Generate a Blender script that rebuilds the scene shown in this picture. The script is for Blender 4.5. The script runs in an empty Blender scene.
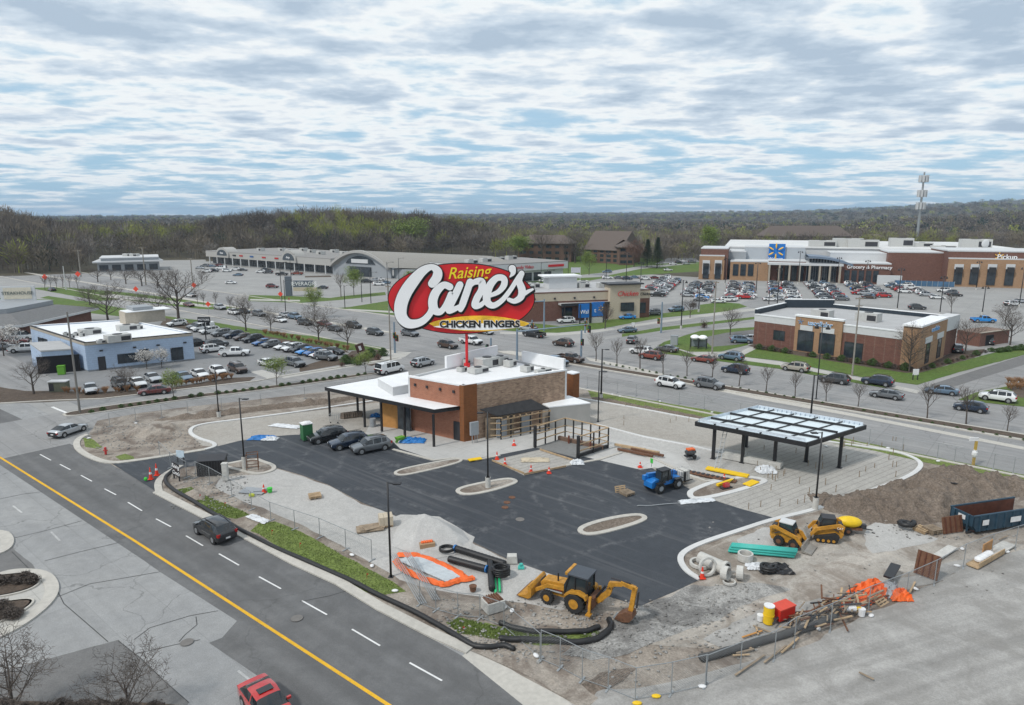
import bpy, math, random
import numpy as np
from mathutils import Vector, Matrix, noise
from mathutils.geometry import tessellate_polygon
random.seed(7)
rng=np.random.default_rng(11)
S=bpy.context.scene; COL=S.collection
R=math.radians
# ---------------------------------------------------------------- camera calibration (ground positions measured from the photograph)
F=683.;HY=216.;PITCH=math.atan((352.5-HY)/F);CH=28.
cp,sp=math.cos(PITCH),math.sin(PITCH)
def G(px,py,z=0.):
    u=(px-512)/F;v=(352.5-py)/F
    d=(u,cp+v*sp,-sp+v*cp);t=(z-CH)/d[2]
    return (d[0]*t,d[1]*t)
def HT(px,py,yt):
    x,y=G(px,py);v=(352.5-yt)/F
    return CH+(v*y*cp-y*sp)/(cp+v*sp)
UA=R(-40);EU=(math.cos(UA),math.sin(UA));EV=(-math.sin(UA),math.cos(UA))
def W(u,v): return (u*EU[0]+v*EV[0],u*EU[1]+v*EV[1])
def UVp(px,py,z=0):
    x,y=G(px,py,z);return (x*EU[0]+y*EU[1],x*EV[0]+y*EV[1])
def ang(a,b): return math.atan2(b[1]-a[1],b[0]-a[0])
# ---------------------------------------------------------------- materials
MATS={}
def nmat(name):
    m=bpy.data.materials.new(name);m.use_nodes=True
    nt=m.node_tree;b=nt.nodes['Principled BSDF'];return m,nt,b
def N(nt,t,**k):
    n=nt.nodes.new(t)
    for a,v in k.items(): setattr(n,a,v)
    return n
def mat(name,col,rough=.8,metal=0.,var=.12,scale=2.,bump=0.,bscale=None,coat=0.,spec=None,coords='Object',emit=None,alpha=None):
    if name in MATS: return MATS[name]
    m,nt,b=nmat(name);MATS[name]=m
    L=nt.links
    b.inputs['Roughness'].default_value=rough;b.inputs['Metallic'].default_value=metal
    if coat: b.inputs['Coat Weight'].default_value=coat;b.inputs['Coat Roughness'].default_value=.04
    if spec is not None: b.inputs['Specular IOR Level'].default_value=spec
    tc=N(nt,'ShaderNodeTexCoord')
    nz=N(nt,'ShaderNodeTexNoise');nz.inputs['Scale'].default_value=scale;nz.inputs['Detail'].default_value=5;nz.inputs['Roughness'].default_value=.65
    L.new(tc.outputs[coords],nz.inputs['Vector'])
    mr=N(nt,'ShaderNodeMapRange');mr.inputs[1].default_value=.3;mr.inputs[2].default_value=.7
    mr.inputs[3].default_value=1-var;mr.inputs[4].default_value=1+var
    L.new(nz.outputs[0],mr.inputs[0])
    vm=N(nt,'ShaderNodeVectorMath',operation='SCALE');vm.inputs[0].default_value=col[:3]
    L.new(mr.outputs[0],vm.inputs['Scale']);L.new(vm.outputs[0],b.inputs['Base Color'])
    if bump:
        bn=N(nt,'ShaderNodeBump');bn.inputs['Strength'].default_value=bump;bn.inputs['Distance'].default_value=.05
        n2=N(nt,'ShaderNodeTexNoise');n2.inputs['Scale'].default_value=bscale or scale*6;n2.inputs['Detail'].default_value=4
        L.new(tc.outputs[coords],n2.inputs['Vector']);L.new(n2.outputs[0],bn.inputs['Height']);L.new(bn.outputs[0],b.inputs['Normal'])
    if emit: b.inputs['Emission Color'].default_value=(*col[:3],1);b.inputs['Emission Strength'].default_value=emit
    return m
def ramp(nt,stops,interp='LINEAR'):
    r=N(nt,'ShaderNodeValToRGB');r.color_ramp.interpolation=interp
    e=r.color_ramp.elements
    while len(e)<len(stops): e.new(.5)
    for i,(p,c) in enumerate(stops): e[i].position=p;e[i].color=(*c,1) if len(c)==3 else c
    return r
def mixc(nt,fac,a,b,mode='MIX'):
    m=N(nt,'ShaderNodeMix',data_type='RGBA',blend_type=mode);L=nt.links
    for s,v in ((0,fac),(6,a),(7,b)):
        if isinstance(v,(int,float)): m.inputs[s].default_value=v
        elif isinstance(v,tuple): m.inputs[s].default_value=(*v,1)
        else: L.new(v,m.inputs[s])
    return m.outputs[2]
def ground_mat(name,base,alt,fine=.18,streak=0.,crack=0.,crackscale=.12,patch=.5,rough=.9,bump=.25,grain=14.,rot=-40,joints=None,stoney=0.,tracks=0.,dark=None):
    """paved or earth surface: broad patches between two tones, fine grain, lengthwise wear, cracks, joints"""
    m,nt,b=nmat(name);MATS[name]=m;L=nt.links
    tc=N(nt,'ShaderNodeTexCoord');o=tc.outputs['Object']
    mp=N(nt,'ShaderNodeMapping');mp.inputs['Rotation'].default_value[2]=-R(rot);L.new(o,mp.inputs[0])
    n1=N(nt,'ShaderNodeTexNoise');n1.inputs['Scale'].default_value=.09;n1.inputs['Detail'].default_value=6;n1.inputs['Roughness'].default_value=.62;L.new(o,n1.inputs['Vector'])
    r1=N(nt,'ShaderNodeMapRange');r1.inputs[1].default_value=.5-patch*.3;r1.inputs[2].default_value=.5+patch*.3;L.new(n1.outputs[0],r1.inputs[0])
    c=mixc(nt,r1.outputs[0],base,alt)
    n2=N(nt,'ShaderNodeTexNoise');n2.inputs['Scale'].default_value=grain;n2.inputs['Detail'].default_value=3;L.new(o,n2.inputs['Vector'])
    n3=N(nt,'ShaderNodeTexNoise');n3.inputs['Scale'].default_value=1.1;n3.inputs['Detail'].default_value=7;n3.inputs['Roughness'].default_value=.7;L.new(o,n3.inputs['Vector'])
    def scl(src,lo,hi,a=.3,bb=.7):
        r=N(nt,'ShaderNodeMapRange');r.inputs[1].default_value=a;r.inputs[2].default_value=bb;r.inputs[3].default_value=lo;r.inputs[4].default_value=hi;L.new(src,r.inputs[0]);return r.outputs[0]
    def mul(c,f):
        v=N(nt,'ShaderNodeVectorMath',operation='SCALE');L.new(c,v.inputs[0]);L.new(f,v.inputs['Scale']);return v.outputs[0]
    c=mul(c,scl(n2.outputs[0],1-fine,1+fine));c=mul(c,scl(n3.outputs[0],1-fine*.8,1+fine*.8))
    if streak:
        ms=N(nt,'ShaderNodeMapping');ms.inputs['Scale'].default_value=(.025,.9,1);L.new(mp.outputs[0],ms.inputs[0])
        ns=N(nt,'ShaderNodeTexNoise');ns.inputs['Scale'].default_value=1.;ns.inputs['Detail'].default_value=5;L.new(ms.outputs[0],ns.inputs['Vector'])
        c=mul(c,scl(ns.outputs[0],1-streak,1+streak))
    if tracks:
        # pale curving tyre scuffs: thin iso-lines of a stretched noise
        nw=N(nt,'ShaderNodeTexNoise');nw.inputs['Scale'].default_value=.045;nw.inputs['Detail'].default_value=1.2;L.new(o,nw.inputs['Vector'])
        ml=N(nt,'ShaderNodeMath',operation='MULTIPLY');ml.inputs[1].default_value=15.;L.new(nw.outputs[0],ml.inputs[0])
        fr=N(nt,'ShaderNodeMath',operation='PINGPONG');fr.inputs[1].default_value=.5;L.new(ml.outputs[0],fr.inputs[0])
        lt=scl(fr.outputs[0],1.,0.,0.,.16)
        br=scl(n3.outputs[0],0.,1.,.45,.62)
        mm=N(nt,'ShaderNodeMath',operation='MULTIPLY');L.new(lt,mm.inputs[0]);L.new(br,mm.inputs[1])
        m2=N(nt,'ShaderNodeMath',operation='MULTIPLY');L.new(mm.outputs[0],m2.inputs[0]);m2.inputs[1].default_value=tracks
        c=mixc(nt,m2.outputs[0],c,(.17,.17,.175))
        ms=N(nt,'ShaderNodeMapping');ms.inputs['Scale'].default_value=(.05,1.3,1);ms.inputs['Rotation'].default_value[2]=R(8);L.new(mp.outputs[0],ms.inputs[0])
        ns=N(nt,'ShaderNodeTexNoise');ns.inputs['Scale'].default_value=1.;ns.inputs['Detail'].default_value=6;ns.inputs['Distortion'].default_value=.6;L.new(ms.outputs[0],ns.inputs['Vector'])
        c=mixc(nt,scl(ns.outputs[0],0.,.38,.52,.72),c,(.15,.15,.155))
    if dark:
        nd=N(nt,'ShaderNodeTexNoise');nd.inputs['Scale'].default_value=.28;nd.inputs['Detail'].default_value=8;nd.inputs['Roughness'].default_value=.68;nd.inputs['Distortion'].default_value=.7;L.new(o,nd.inputs['Vector'])
        c=mixc(nt,scl(nd.outputs[0],0.,dark[3] if len(dark)>3 else .8,.46,.60),c,tuple(dark[:3]))
        c=mixc(nt,scl(nd.outputs[0],.5,0.,.30,.43),c,tuple(min(.6,q*1.5) for q in base))
    if stoney:
        vo=N(nt,'ShaderNodeTexVoronoi');vo.inputs['Scale'].default_value=9.;L.new(o,vo.inputs['Vector'])
        hv=N(nt,'ShaderNodeSeparateColor');L.new(vo.outputs['Color'],hv.inputs[0])
        c=mul(c,scl(hv.outputs[0],1-stoney,1+stoney,0,1))
    if crack:
        vv=N(nt,'ShaderNodeTexVoronoi',feature='DISTANCE_TO_EDGE');vv.inputs['Scale'].default_value=crackscale
        add=N(nt,'ShaderNodeVectorMath',operation='ADD');nn=N(nt,'ShaderNodeTexNoise');nn.inputs['Scale'].default_value=.35;nn.inputs['Detail'].default_value=5;L.new(o,nn.inputs['Vector'])
        sc=N(nt,'ShaderNodeVectorMath',operation='SCALE');sc.inputs['Scale'].default_value=4.;L.new(nn.outputs['Color'],sc.inputs[0])
        L.new(o,add.inputs[0]);L.new(sc.outputs[0],add.inputs[1]);L.new(add.outputs[0],vv.inputs['Vector'])
        c=mul(c,scl(vv.outputs['Distance'],1-crack,1.,.0,.005 if crackscale<.2 else .02))
    if joints:
        br=N(nt,'ShaderNodeTexBrick',offset=joints[2] if len(joints)>2 else 0.)
        br.inputs['Scale'].default_value=1.;br.inputs['Brick Width'].default_value=joints[0];br.inputs['Row Height'].default_value=joints[1]
        br.inputs['Mortar Size'].default_value=joints[3] if len(joints)>3 else .03;br.inputs['Mortar Smooth'].default_value=.3
        br.inputs['Color1'].default_value=(1,1,1,1);br.inputs['Color2'].default_value=(.93,.93,.93,1);mq=joints[4] if len(joints)>4 else .75;br.inputs['Mortar'].default_value=(mq,mq,mq,1)
        L.new(mp.outputs[0],br.inputs['Vector']);c=mixc(nt,1.,c,br.outputs['Color'],'MULTIPLY')
    L.new(c,b.inputs['Base Color']);b.inputs['Roughness'].default_value=rough;b.inputs['Specular IOR Level'].default_value=.3
    if bump:
        bn=N(nt,'ShaderNodeBump');bn.inputs['Strength'].default_value=bump;bn.inputs['Distance'].default_value=.08
        L.new(n3.outputs[0],bn.inputs['Height']);L.new(bn.outputs[0],b.inputs['Normal'])
    return m
def brick_mat(name,c1,c2,mortar,bw=.45,bh=.15,ms=.012,var=.25,axis='wall'):
    if name in MATS: return MATS[name]
    m,nt,b=nmat(name);MATS[name]=m;L=nt.links
    tc=N(nt,'ShaderNodeTexCoord')
    ge=N(nt,'ShaderNodeSeparateXYZ');L.new(tc.outputs['Object'],ge.inputs[0])
    ad=N(nt,'ShaderNodeMath',operation='ADD');L.new(ge.outputs[0],ad.inputs[0]);L.new(ge.outputs[1],ad.inputs[1])
    cx=N(nt,'ShaderNodeCombineXYZ');L.new(ad.outputs[0],cx.inputs[0]);L.new(ge.outputs[2],cx.inputs[1])
    br=N(nt,'ShaderNodeTexBrick');br.inputs['Scale'].default_value=1;br.inputs['Brick Width'].default_value=bw;br.inputs['Row Height'].default_value=bh
    br.inputs['Mortar Size'].default_value=ms;br.inputs['Color1'].default_value=(*c1,1);br.inputs['Color2'].default_value=(*c2,1);br.inputs['Mortar'].default_value=(*mortar,1)
    L.new(cx.outputs[0],br.inputs['Vector'])
    nz=N(nt,'ShaderNodeTexNoise');nz.inputs['Scale'].default_value=1.3;nz.inputs['Detail'].default_value=8;nz.inputs['Roughness'].default_value=.75;L.new(tc.outputs['Object'],nz.inputs['Vector'])
    mr=N(nt,'ShaderNodeMapRange');mr.inputs[1].default_value=.3;mr.inputs[2].default_value=.7;mr.inputs[3].default_value=1-var;mr.inputs[4].default_value=1+var;L.new(nz.outputs[0],mr.inputs[0])
    v=N(nt,'ShaderNodeVectorMath',operation='SCALE');L.new(br.outputs['Color'],v.inputs[0]);L.new(mr.outputs[0],v.inputs['Scale']);L.new(v.outputs[0],b.inputs['Base Color'])
    b.inputs['Roughness'].default_value=.9
    bn=N(nt,'ShaderNodeBump');bn.inputs['Strength'].default_value=.3;bn.inputs['Distance'].default_value=.02;L.new(br.outputs['Fac'],bn.inputs['Height']);bn.invert=True;L.new(bn.outputs[0],b.inputs['Normal'])
    return m
# ---------------------------------------------------------------- mesh builder
class MB:
    def __init__(s): s.v=[];s.f=[];s.m=[];s.mi=0
    def add(s,vs,fs,mi=None):
        o=len(s.v);s.v+=[tuple(p) for p in vs];s.f+=[tuple(i+o for i in f) for f in fs];s.m+=[s.mi if mi is None else mi]*len(fs);return s
    def box(s,c,d,rz=0.,mi=None,tp=1.,tilt=0.):
        """c centre of the base, d full size; tp tapers the top"""
        hx,hy=d[0]/2,d[1]/2;ca,sa=math.cos(rz),math.sin(rz);vs=[]
        for z,k in ((0,1.),(d[2],tp)):
            for x,y in ((-hx,-hy),(hx,-hy),(hx,hy),(-hx,hy)):
                x*=k;y*=k;vs.append((c[0]+x*ca-y*sa,c[1]+x*sa+y*ca,c[2]+z))
        return s.add(vs,[(3,2,1,0),(4,5,6,7),(0,1,5,4),(1,2,6,5),(2,3,7,6),(3,0,4,7)],mi)
    def bar(s,a,b,w,h=None,mi=None):
        """rectangular bar from a to b"""
        a=Vector(a);b=Vector(b);h=h or w;d=(b-a).normalized();up=Vector((0,0,1)) if abs(d.z)<.95 else Vector((1,0,0))
        x=d.cross(up).normalized()*w/2;y=x.cross(d).normalized()*h/2
        vs=[a-x-y,a+x-y,a+x+y,a-x+y,b-x-y,b+x-y,b+x+y,b-x+y]
        return s.add(vs,[(0,1,2,3),(7,6,5,4),(0,4,5,1),(1,5,6,2),(2,6,7,3),(3,7,4,0)],mi)
    def tube(s,pts,r,n=8,mi=None,caps=True):
        pts=[Vector(p) for p in pts];rs=r if isinstance(r,(list,tuple)) else [r]*len(pts);vs=[];fs=[]
        px=None
        for i,p in enumerate(pts):
            d=(pts[min(i+1,len(pts)-1)]-pts[max(i-1,0)]).normalized()
            up=Vector((0,0,1)) if abs(d.z)<.95 else Vector((1,0,0))
            x=d.cross(up).normalized() if px is None else (px-d*px.dot(d)).normalized()
            px=x;y=x.cross(d)
            for k in range(n):
                t=2*math.pi*k/n;vs.append(p+x*(math.cos(t)*rs[i])+y*(math.sin(t)*rs[i]))
        for i in range(len(pts)-1):
            for k in range(n): fs.append((i*n+k,i*n+(k+1)%n,(i+1)*n+(k+1)%n,(i+1)*n+k))
        if caps: fs.append(tuple(range(n-1,-1,-1)));fs.append(tuple((len(pts)-1)*n+k for k in range(n)))
        return s.add(vs,fs,mi)
    def cyl(s,c,r,h,n=16,mi=None,r2=None,axis='z'):
        e={'z':(0,0,h),'x':(h,0,0),'y':(0,h,0)}[axis]
        return s.tube([c,(c[0]+e[0],c[1]+e[1],c[2]+e[2])],[r,r if r2 is None else r2],n,mi)
    def ring(s,c,r0,r1,h,n=20,mi=None,M=None):
        vs=[];fs=[]
        for k in range(n):
            t=2*math.pi*k/n;ct,st=math.cos(t),math.sin(t)
            vs+=[Vector((r0*ct,r0*st,0)),Vector((r1*ct,r1*st,0)),Vector((r1*ct,r1*st,h)),Vector((r0*ct,r0*st,h))]
        for k in range(n):
            a=4*k;b=4*((k+1)%n)
            for j in range(4): fs.append((a+j,b+j,b+(j+1)%4,a+(j+1)%4))
        vs=[(M@p if M else p)+Vector(c) for p in vs]
        return s.add(vs,fs,mi)
    def prism(s,poly,z0,z1,mi=None,bottom=False):
        n=len(poly);vs=[(x,y,z0) for x,y in poly]+[(x,y,z1) for x,y in poly];
        tri=tessellate_polygon([[Vector((x,y,0)) for x,y in poly]])
        ar=sum(poly[i][0]*poly[(i+1)%n][1]-poly[(i+1)%n][0]*poly[i][1] for i in range(n))
        fs=[]
        for t in tri:
            a,b,c=[poly[i] for i in t];cr=(b[0]-a[0])*(c[1]-a[1])-(b[1]-a[1])*(c[0]-a[0])
            t=t if cr>0 else t[::-1];fs.append(tuple(i+n for i in t))
            if bottom: fs.append(tuple(t[::-1]))
        for i in range(n):
            j=(i+1)%n;fs.append((i,j,j+n,i+n) if ar>0 else (j,i,i+n,j+n))
        return s.add(vs,fs,mi)
    def sheet(s,poly,z,mi=None):
        tri=tessellate_polygon([[Vector((x,y,0)) for x,y in poly]]);fs=[]
        for t in tri:
            a,b,c=[poly[i] for i in t];cr=(b[0]-a[0])*(c[1]-a[1])-(b[1]-a[1])*(c[0]-a[0])
            fs.append(tuple(t if cr>0 else t[::-1]))
        return s.add([(x,y,z) for x,y in poly],fs,mi)
    def ext(s,prof,y0,y1,mi=None):
        """profile in the x-z plane extruded along y"""
        n=len(prof);vs=[(x,y0,z) for x,z in prof]+[(x,y1,z) for x,z in prof]
        tri=tessellate_polygon([[Vector((x,z,0)) for x,z in prof]])
        fs=[tuple(t) for t in tri]+[tuple(i+n for i in t[::-1]) for t in tri]+[(i,(i+1)%n,(i+1)%n+n,i+n) for i in range(n)]
        return s.add(vs,fs,mi)
    def ball(s,c,r,n=8,m=5,mi=None,jit=0.,rnd=random):
        r=(r,r,r) if isinstance(r,(int,float)) else r;vs=[(c[0],c[1],c[2]+r[2])];fs=[]
        for i in range(1,m):
            a=math.pi*i/m
            for k in range(n):
                t=2*math.pi*k/n;q=1+rnd.uniform(-jit,jit) if jit else 1
                vs.append((c[0]+r[0]*q*math.sin(a)*math.cos(t),c[1]+r[1]*q*math.sin(a)*math.sin(t),c[2]+r[2]*q*math.cos(a)))
        vs.append((c[0],c[1],c[2]-r[2]));e=len(vs)-1
        for k in range(n):
            fs.append((0,1+k,1+(k+1)%n));fs.append((e,e-n+(k+1)%n,e-n+k))
        for i in range(m-2):
            for k in range(n): fs.append((1+i*n+k,1+(i+1)*n+k,1+(i+1)*n+(k+1)%n,1+i*n+(k+1)%n))
        return s.add(vs,fs,mi)
    def mesh(s,name,mats,smooth=False):
        me=bpy.data.meshes.new(name);me.from_pydata(s.v,[],s.f)
        for m in (mats if isinstance(mats,(list,tuple)) else [mats]): me.materials.append(m)
        if any(s.m): me.polygons.foreach_set('material_index',s.m)
        if smooth: me.polygons.foreach_set('use_smooth',[True]*len(s.f))
        me.validate();me.update();return me
    def build(s,name,mats,parent=None,smooth=False,bevel=0.,loc=None,rz=0.,recalc=True):
        me=s.mesh(name,mats,smooth)
        if recalc:
            import bmesh
            b=bmesh.new();b.from_mesh(me);bmesh.ops.recalc_face_normals(b,faces=b.faces);b.to_mesh(me);b.free()
        o=bpy.data.objects.new(name,me);COL.objects.link(o)
        if parent: o.parent=parent
        if loc is not None: o.location=(loc[0],loc[1],loc[2] if len(loc)>2 else 0.)
        o.rotation_euler=(0,0,rz)
        if bevel:
            md=o.modifiers.new('bevel','BEVEL');md.width=bevel;md.segments=2;md.limit_method='ANGLE';md.angle_limit=R(40)
        return o
def tag(o,label=None,cat=None,group=None,kind=None):
    if label: o['label']=label
    if cat: o['category']=cat
    if group: o['group']=group
    if kind: o['kind']=kind
    return o
def thing(name,label,cat,loc,rz=0.,group=None,sc=1.):
    o=bpy.data.objects.new(name,None);COL.objects.link(o);o.empty_display_size=.3
    o.location=(loc[0],loc[1],loc[2] if len(loc)>2 else 0.);o.rotation_euler=(0,0,rz);o.scale=(sc,)*3 if isinstance(sc,(int,float)) else sc
    return tag(o,label,cat,group)
def copy_tree(o,parent=None):
    c=o.copy();COL.objects.link(c);c.parent=parent
    for k in list(KIDS(o)): copy_tree(k,c)
    return c
def KIDS(o): return [x for x in o.children]
# ---------------------------------------------------------------- camera, light, sky
cam=bpy.data.cameras.new('camera');co=bpy.data.objects.new('camera',cam);COL.objects.link(co)
co.location=(0,0,CH);co.rotation_euler=(math.pi/2-PITCH,0,0);cam.sensor_width=36;cam.lens=F/1024*36;cam.clip_end=30000;cam.clip_start=.5
S.camera=co
S.view_settings.view_transform='Standard';S.view_settings.look='None';S.view_settings.gamma=1;S.view_settings.exposure=.62
SUN_EL,SUN_AZ=50,-125   # azimuth of the sun from +Y, clockwise
sd=bpy.data.lights.new('sun','SUN');sd.energy=1.5;sd.angle=R(6);sd.color=(1,.96,.9)
so=bpy.data.objects.new('sun',sd);COL.objects.link(so)
az=R(SUN_AZ);dv=Vector((math.sin(az)*math.cos(R(SUN_EL)),math.cos(az)*math.cos(R(SUN_EL)),math.sin(R(SUN_EL))))
so.rotation_euler=dv.to_track_quat('Z','Y').to_euler();so.location=(0,0,100)
w=bpy.data.worlds.new('World');S.world=w;w.use_nodes=True;nt=w.node_tree;L=nt.links
bg=nt.nodes['Background'];bg.inputs['Strength'].default_value=.1
sky=N(nt,'ShaderNodeTexSky',sky_type='NISHITA');sky.sun_disc=False;sky.sun_elevation=R(SUN_EL);sky.sun_rotation=R(SUN_AZ);sky.air_density=1.;sky.dust_density=.6
tc=N(nt,'ShaderNodeTexCoord');sx=N(nt,'ShaderNodeSeparateXYZ');L.new(tc.outputs['Generated'],sx.inputs[0])
def M(op,a,b=None,c=None):
    n=N(nt,'ShaderNodeMath',operation=op)
    for i,v in enumerate((a,b,c)):
        if v is None: continue
        if isinstance(v,(int,float)): n.inputs[i].default_value=v
        else: L.new(v,n.inputs[i])
    return n.outputs[0]
zz=M('MAXIMUM',sx.outputs[2],0.);zd=M('ADD',zz,.085)
cxy=N(nt,'ShaderNodeCombineXYZ');L.new(M('DIVIDE',sx.outputs[0],zd),cxy.inputs[0]);L.new(M('DIVIDE',sx.outputs[1],zd),cxy.inputs[1])
def fbm(scale,detail,rough,off,sxy=(1,1)):
    mp=N(nt,'ShaderNodeMapping');mp.inputs['Location'].default_value=off;mp.inputs['Scale'].default_value=(sxy[0],sxy[1],1);L.new(cxy.outputs[0],mp.inputs[0])
    n=N(nt,'ShaderNodeTexNoise');n.inputs['Scale'].default_value=scale;n.inputs['Detail'].default_value=detail;n.inputs['Roughness'].default_value=rough;n.inputs['Distortion'].default_value=.05
    L.new(mp.outputs[0],n.inputs['Vector']);return n.outputs[0]
n1=fbm(2.0,9,.57,(3.1,7.7,0),(.85,1.));n3=fbm(6.5,5,.5,(1.,2.,3.),(.8,1.));n2=fbm(.9,3,.5,(9.3,1.2,4),(.6,1))
dens=M('ADD',M('MULTIPLY',n1,.78),M('MULTIPLY',n2,.30))
dens=M('ADD',dens,M('MULTIPLY',M('MINIMUM',zz,.17),1.0))
dens=M('ADD',M('SUBTRACT',dens,.143),M('MULTIPLY',n3,.11))
cr=ramp(nt,[(.42,(0,0,0)),(.48,(.5,.5,.5)),(.55,(1,1,1)),(1,(1,1,1))]);L.new(dens,cr.inputs[0])
cc=ramp(nt,[(.45,(3.7,4.7,5.5)),(.53,(6.0,6.3,6.4)),(.57,(5.9,6.15,6.3)),(.625,(4.2,4.85,5.5)),(.70,(3.0,3.7,4.5))]);L.new(dens,cc.inputs[0])
hz=ramp(nt,[(0.,(1,1,1)),(.10,(.75,.75,.75)),(.35,(0,0,0))]);L.new(zz,hz.inputs[0])
gap=ramp(nt,[(0.,(1.8,3.3,4.8)),(.09,(2.3,3.75,5.0)),(.22,(3.3,4.4,5.3))]);L.new(zz,gap.inputs[0])
blue=mixc(nt,.85,sky.outputs[0],gap.outputs[0])
base=mixc(nt,cr.outputs[0],blue,cc.outputs[0])
L.new(base,bg.inputs['Color'])
# ---------------------------------------------------------------- terrain
def prof(tab,x):
    if x<=tab[0][0]: return tab[0][1]
    for (a,b),(c,d) in zip(tab,tab[1:]):
        if x<=c: t=(x-a)/(c-a);t=t*t*(3-2*t);return b+(d-b)*t
    return tab[-1][1]
P1=[(-300,212),(0,211),(18,208),(34,212),(48,217),(80,220),(120,222),(190,224),(212,219),(238,212.5),(300,208.5),(345,207),(385,209),(420,212),(450,217),(500,225),(560,231),(640,238),(1300,238)]
P2=[(-300,219),(240,219),(500,219.5),(640,222),(800,221),(900,216),(1020,211),(1300,208)]
P3=[(-300,217.5),(300,217),(500,216),(700,214.5),(830,212),(900,209),(1000,205),(1300,204)]
P4=[(-300,216.5),(45,216.3),(240,215.8),(400,214.5),(520,213.6),(620,212.8),(700,212.3),(800,211),(880,208),(940,205.5),(1000,203),(1300,203)]
def RS(px):  # where the woods begin, metres
    y=prof([(-300,275),(0,275),(90,273),(105,259),(165,259),(205,260),(300,260),(400,258),(440,256),(470,256),(500,258),(520,257),(560,258),(570,262),(640,263),(700,262),(712,250),(1300,250)],px)
    return G(512,y)[1]
def terr(x,y):
    r=math.hypot(x,y)
    if r<340 or y<=20: return 0.
    px=512+F*x/y if y>0 else -300;px=max(-300,min(1300,px))
    k=lambda P,rr,th:max(0,CH+(HY-prof(P,px))/F*rr-th)
    a,b,c,d=k(P1,600,16),k(P2,1800,14),k(P3,3200,12),k(P4,5500,10)
    r0=max(380,RS(px)*1.01*r/max(y,1))
    pts=[(0,0),(r0,0),(max(600,r0+90),a),(950,min(a,b)*.6),(1800,b),(2300,b*.8),(3200,c),(4000,c*.85),(5500,d),(20000,d)]
    z=prof(pts,r)
    if r>900: z+=noise.noise(Vector((x,y,0))*.0022)*8*min(1,(r-900)/1500)
    return z
rad=[0,40,80,120,160,200,250,300,340]+list(np.geomspace(360,14000,70))
th=np.concatenate([np.linspace(-180,-52,12)[:-1],np.linspace(-52,52,150),np.linspace(52,180,12)[1:]])
mb=MB();nT=len(th)
for r in rad:
    for t in th:
        x,y=r*math.sin(R(t)),r*math.cos(R(t));mb.v.append((x,y,terr(x,y)))
for i in range(len(rad)-1):
    for j in range(nT-1): mb.f.append((i*nT+j,(i+1)*nT+j,(i+1)*nT+j+1,i*nT+j+1));mb.m.append(0)
mfloor=ground_mat('woodland_floor',(.075,.062,.048),(.085,.078,.048),fine=.3,grain=.8,patch=.6)
tag(mb.build('ground',mfloor,recalc=False,smooth=True),kind='structure')
# ---------------------------------------------------------------- ground materials
m_dark=ground_mat('fresh_site_asphalt',(.042,.048,.057),(.060,.066,.075),fine=.14,tracks=.5,patch=.7,bump=.15,rough=.8)
m_road=ground_mat('road_asphalt',(.125,.126,.128),(.148,.147,.146),fine=.12,streak=.16,patch=.7,bump=.12,crack=.18,crackscale=.05,dark=(.10,.10,.102,.45))
m_conc=ground_mat('weathered_lane_concrete',(.32,.32,.315),(.265,.268,.27),fine=.13,streak=.06,crack=.35,crackscale=.07,patch=.6,bump=.1,joints=(9.,3.7,0.,.04,.86))
m_art=ground_mat('arterial_concrete',(.29,.285,.28),(.25,.25,.25),fine=.08,streak=.12,crack=.35,crackscale=.06,patch=.5,joints=(6.,3.6,0.,.05))
m_lot=ground_mat('parking_lot_concrete',(.34,.335,.325),(.29,.288,.28),fine=.07,crack=.3,crackscale=.05,joints=(9.,9.,0.,.06))
m_lot2=ground_mat('parking_lot_asphalt',(.20,.205,.21),(.24,.24,.24),fine=.1,crack=.3,crackscale=.08)
m_old=ground_mat('old_patched_asphalt',(.15,.15,.15),(.175,.17,.165),fine=.16,crack=.4,crackscale=.1,patch=.8)
m_grav=ground_mat('pale_crushed_gravel',(.44,.43,.41),(.385,.375,.36),fine=.12,grain=12,stoney=.07,patch=.6)
m_stone=ground_mat('grey_crushed_stone',(.25,.245,.235),(.36,.35,.33),fine=.26,grain=9,stoney=.18,patch=.9,dark=(.12,.115,.11,.8))
m_dirt=ground_mat('bare_dirt',(.25,.21,.17),(.35,.32,.285),fine=.2,grain=7.,patch=.9,stoney=.09,dark=(.13,.10,.08))
m_dirt2=ground_mat('tracked_pale_dirt',(.30,.265,.225),(.42,.395,.36),fine=.15,grain=8.,patch=1.,streak=.26,rot=30,stoney=.05,dark=(.19,.155,.125,.75))
m_mound=ground_mat('brown_soil',(.125,.098,.078),(.19,.155,.125),fine=.3,grain=6,patch=.9,stoney=.16,bump=.6)
m_yard=ground_mat('compacted_gravel_yard',(.29,.282,.268),(.36,.348,.33),fine=.11,grain=12,patch=1.,streak=.22,rot=20,stoney=.06,dark=(.22,.21,.195,.6))
m_sub=ground_mat('paver_base',(.33,.305,.27),(.37,.35,.32),fine=.14,grain=5.,patch=.6)
m_gpile=ground_mat('clean_gravel_pile',(.46,.455,.44),(.42,.41,.395),fine=.12,grain=14,stoney=.05)
m_pav=ground_mat('formed_slab_base',(.36,.345,.32),(.40,.385,.355),fine=.14,grain=6,rot=35,joints=(30.,.75,0.,.07))
m_kerb=ground_mat('kerb_concrete',(.50,.475,.43),(.44,.42,.38),fine=.08,patch=.5,grain=3.)
m_newk=ground_mat('new_white_kerb_concrete',(.62,.62,.61),(.55,.55,.54),fine=.07)
m_walk=ground_mat('sidewalk_concrete',(.47,.455,.425),(.42,.41,.38),fine=.07,joints=(1.6,1.6,0.,.03))
m_slab=ground_mat('new_building_slab',(.50,.49,.47),(.44,.435,.42),fine=.08,joints=(4,3,0,.03))
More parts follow.
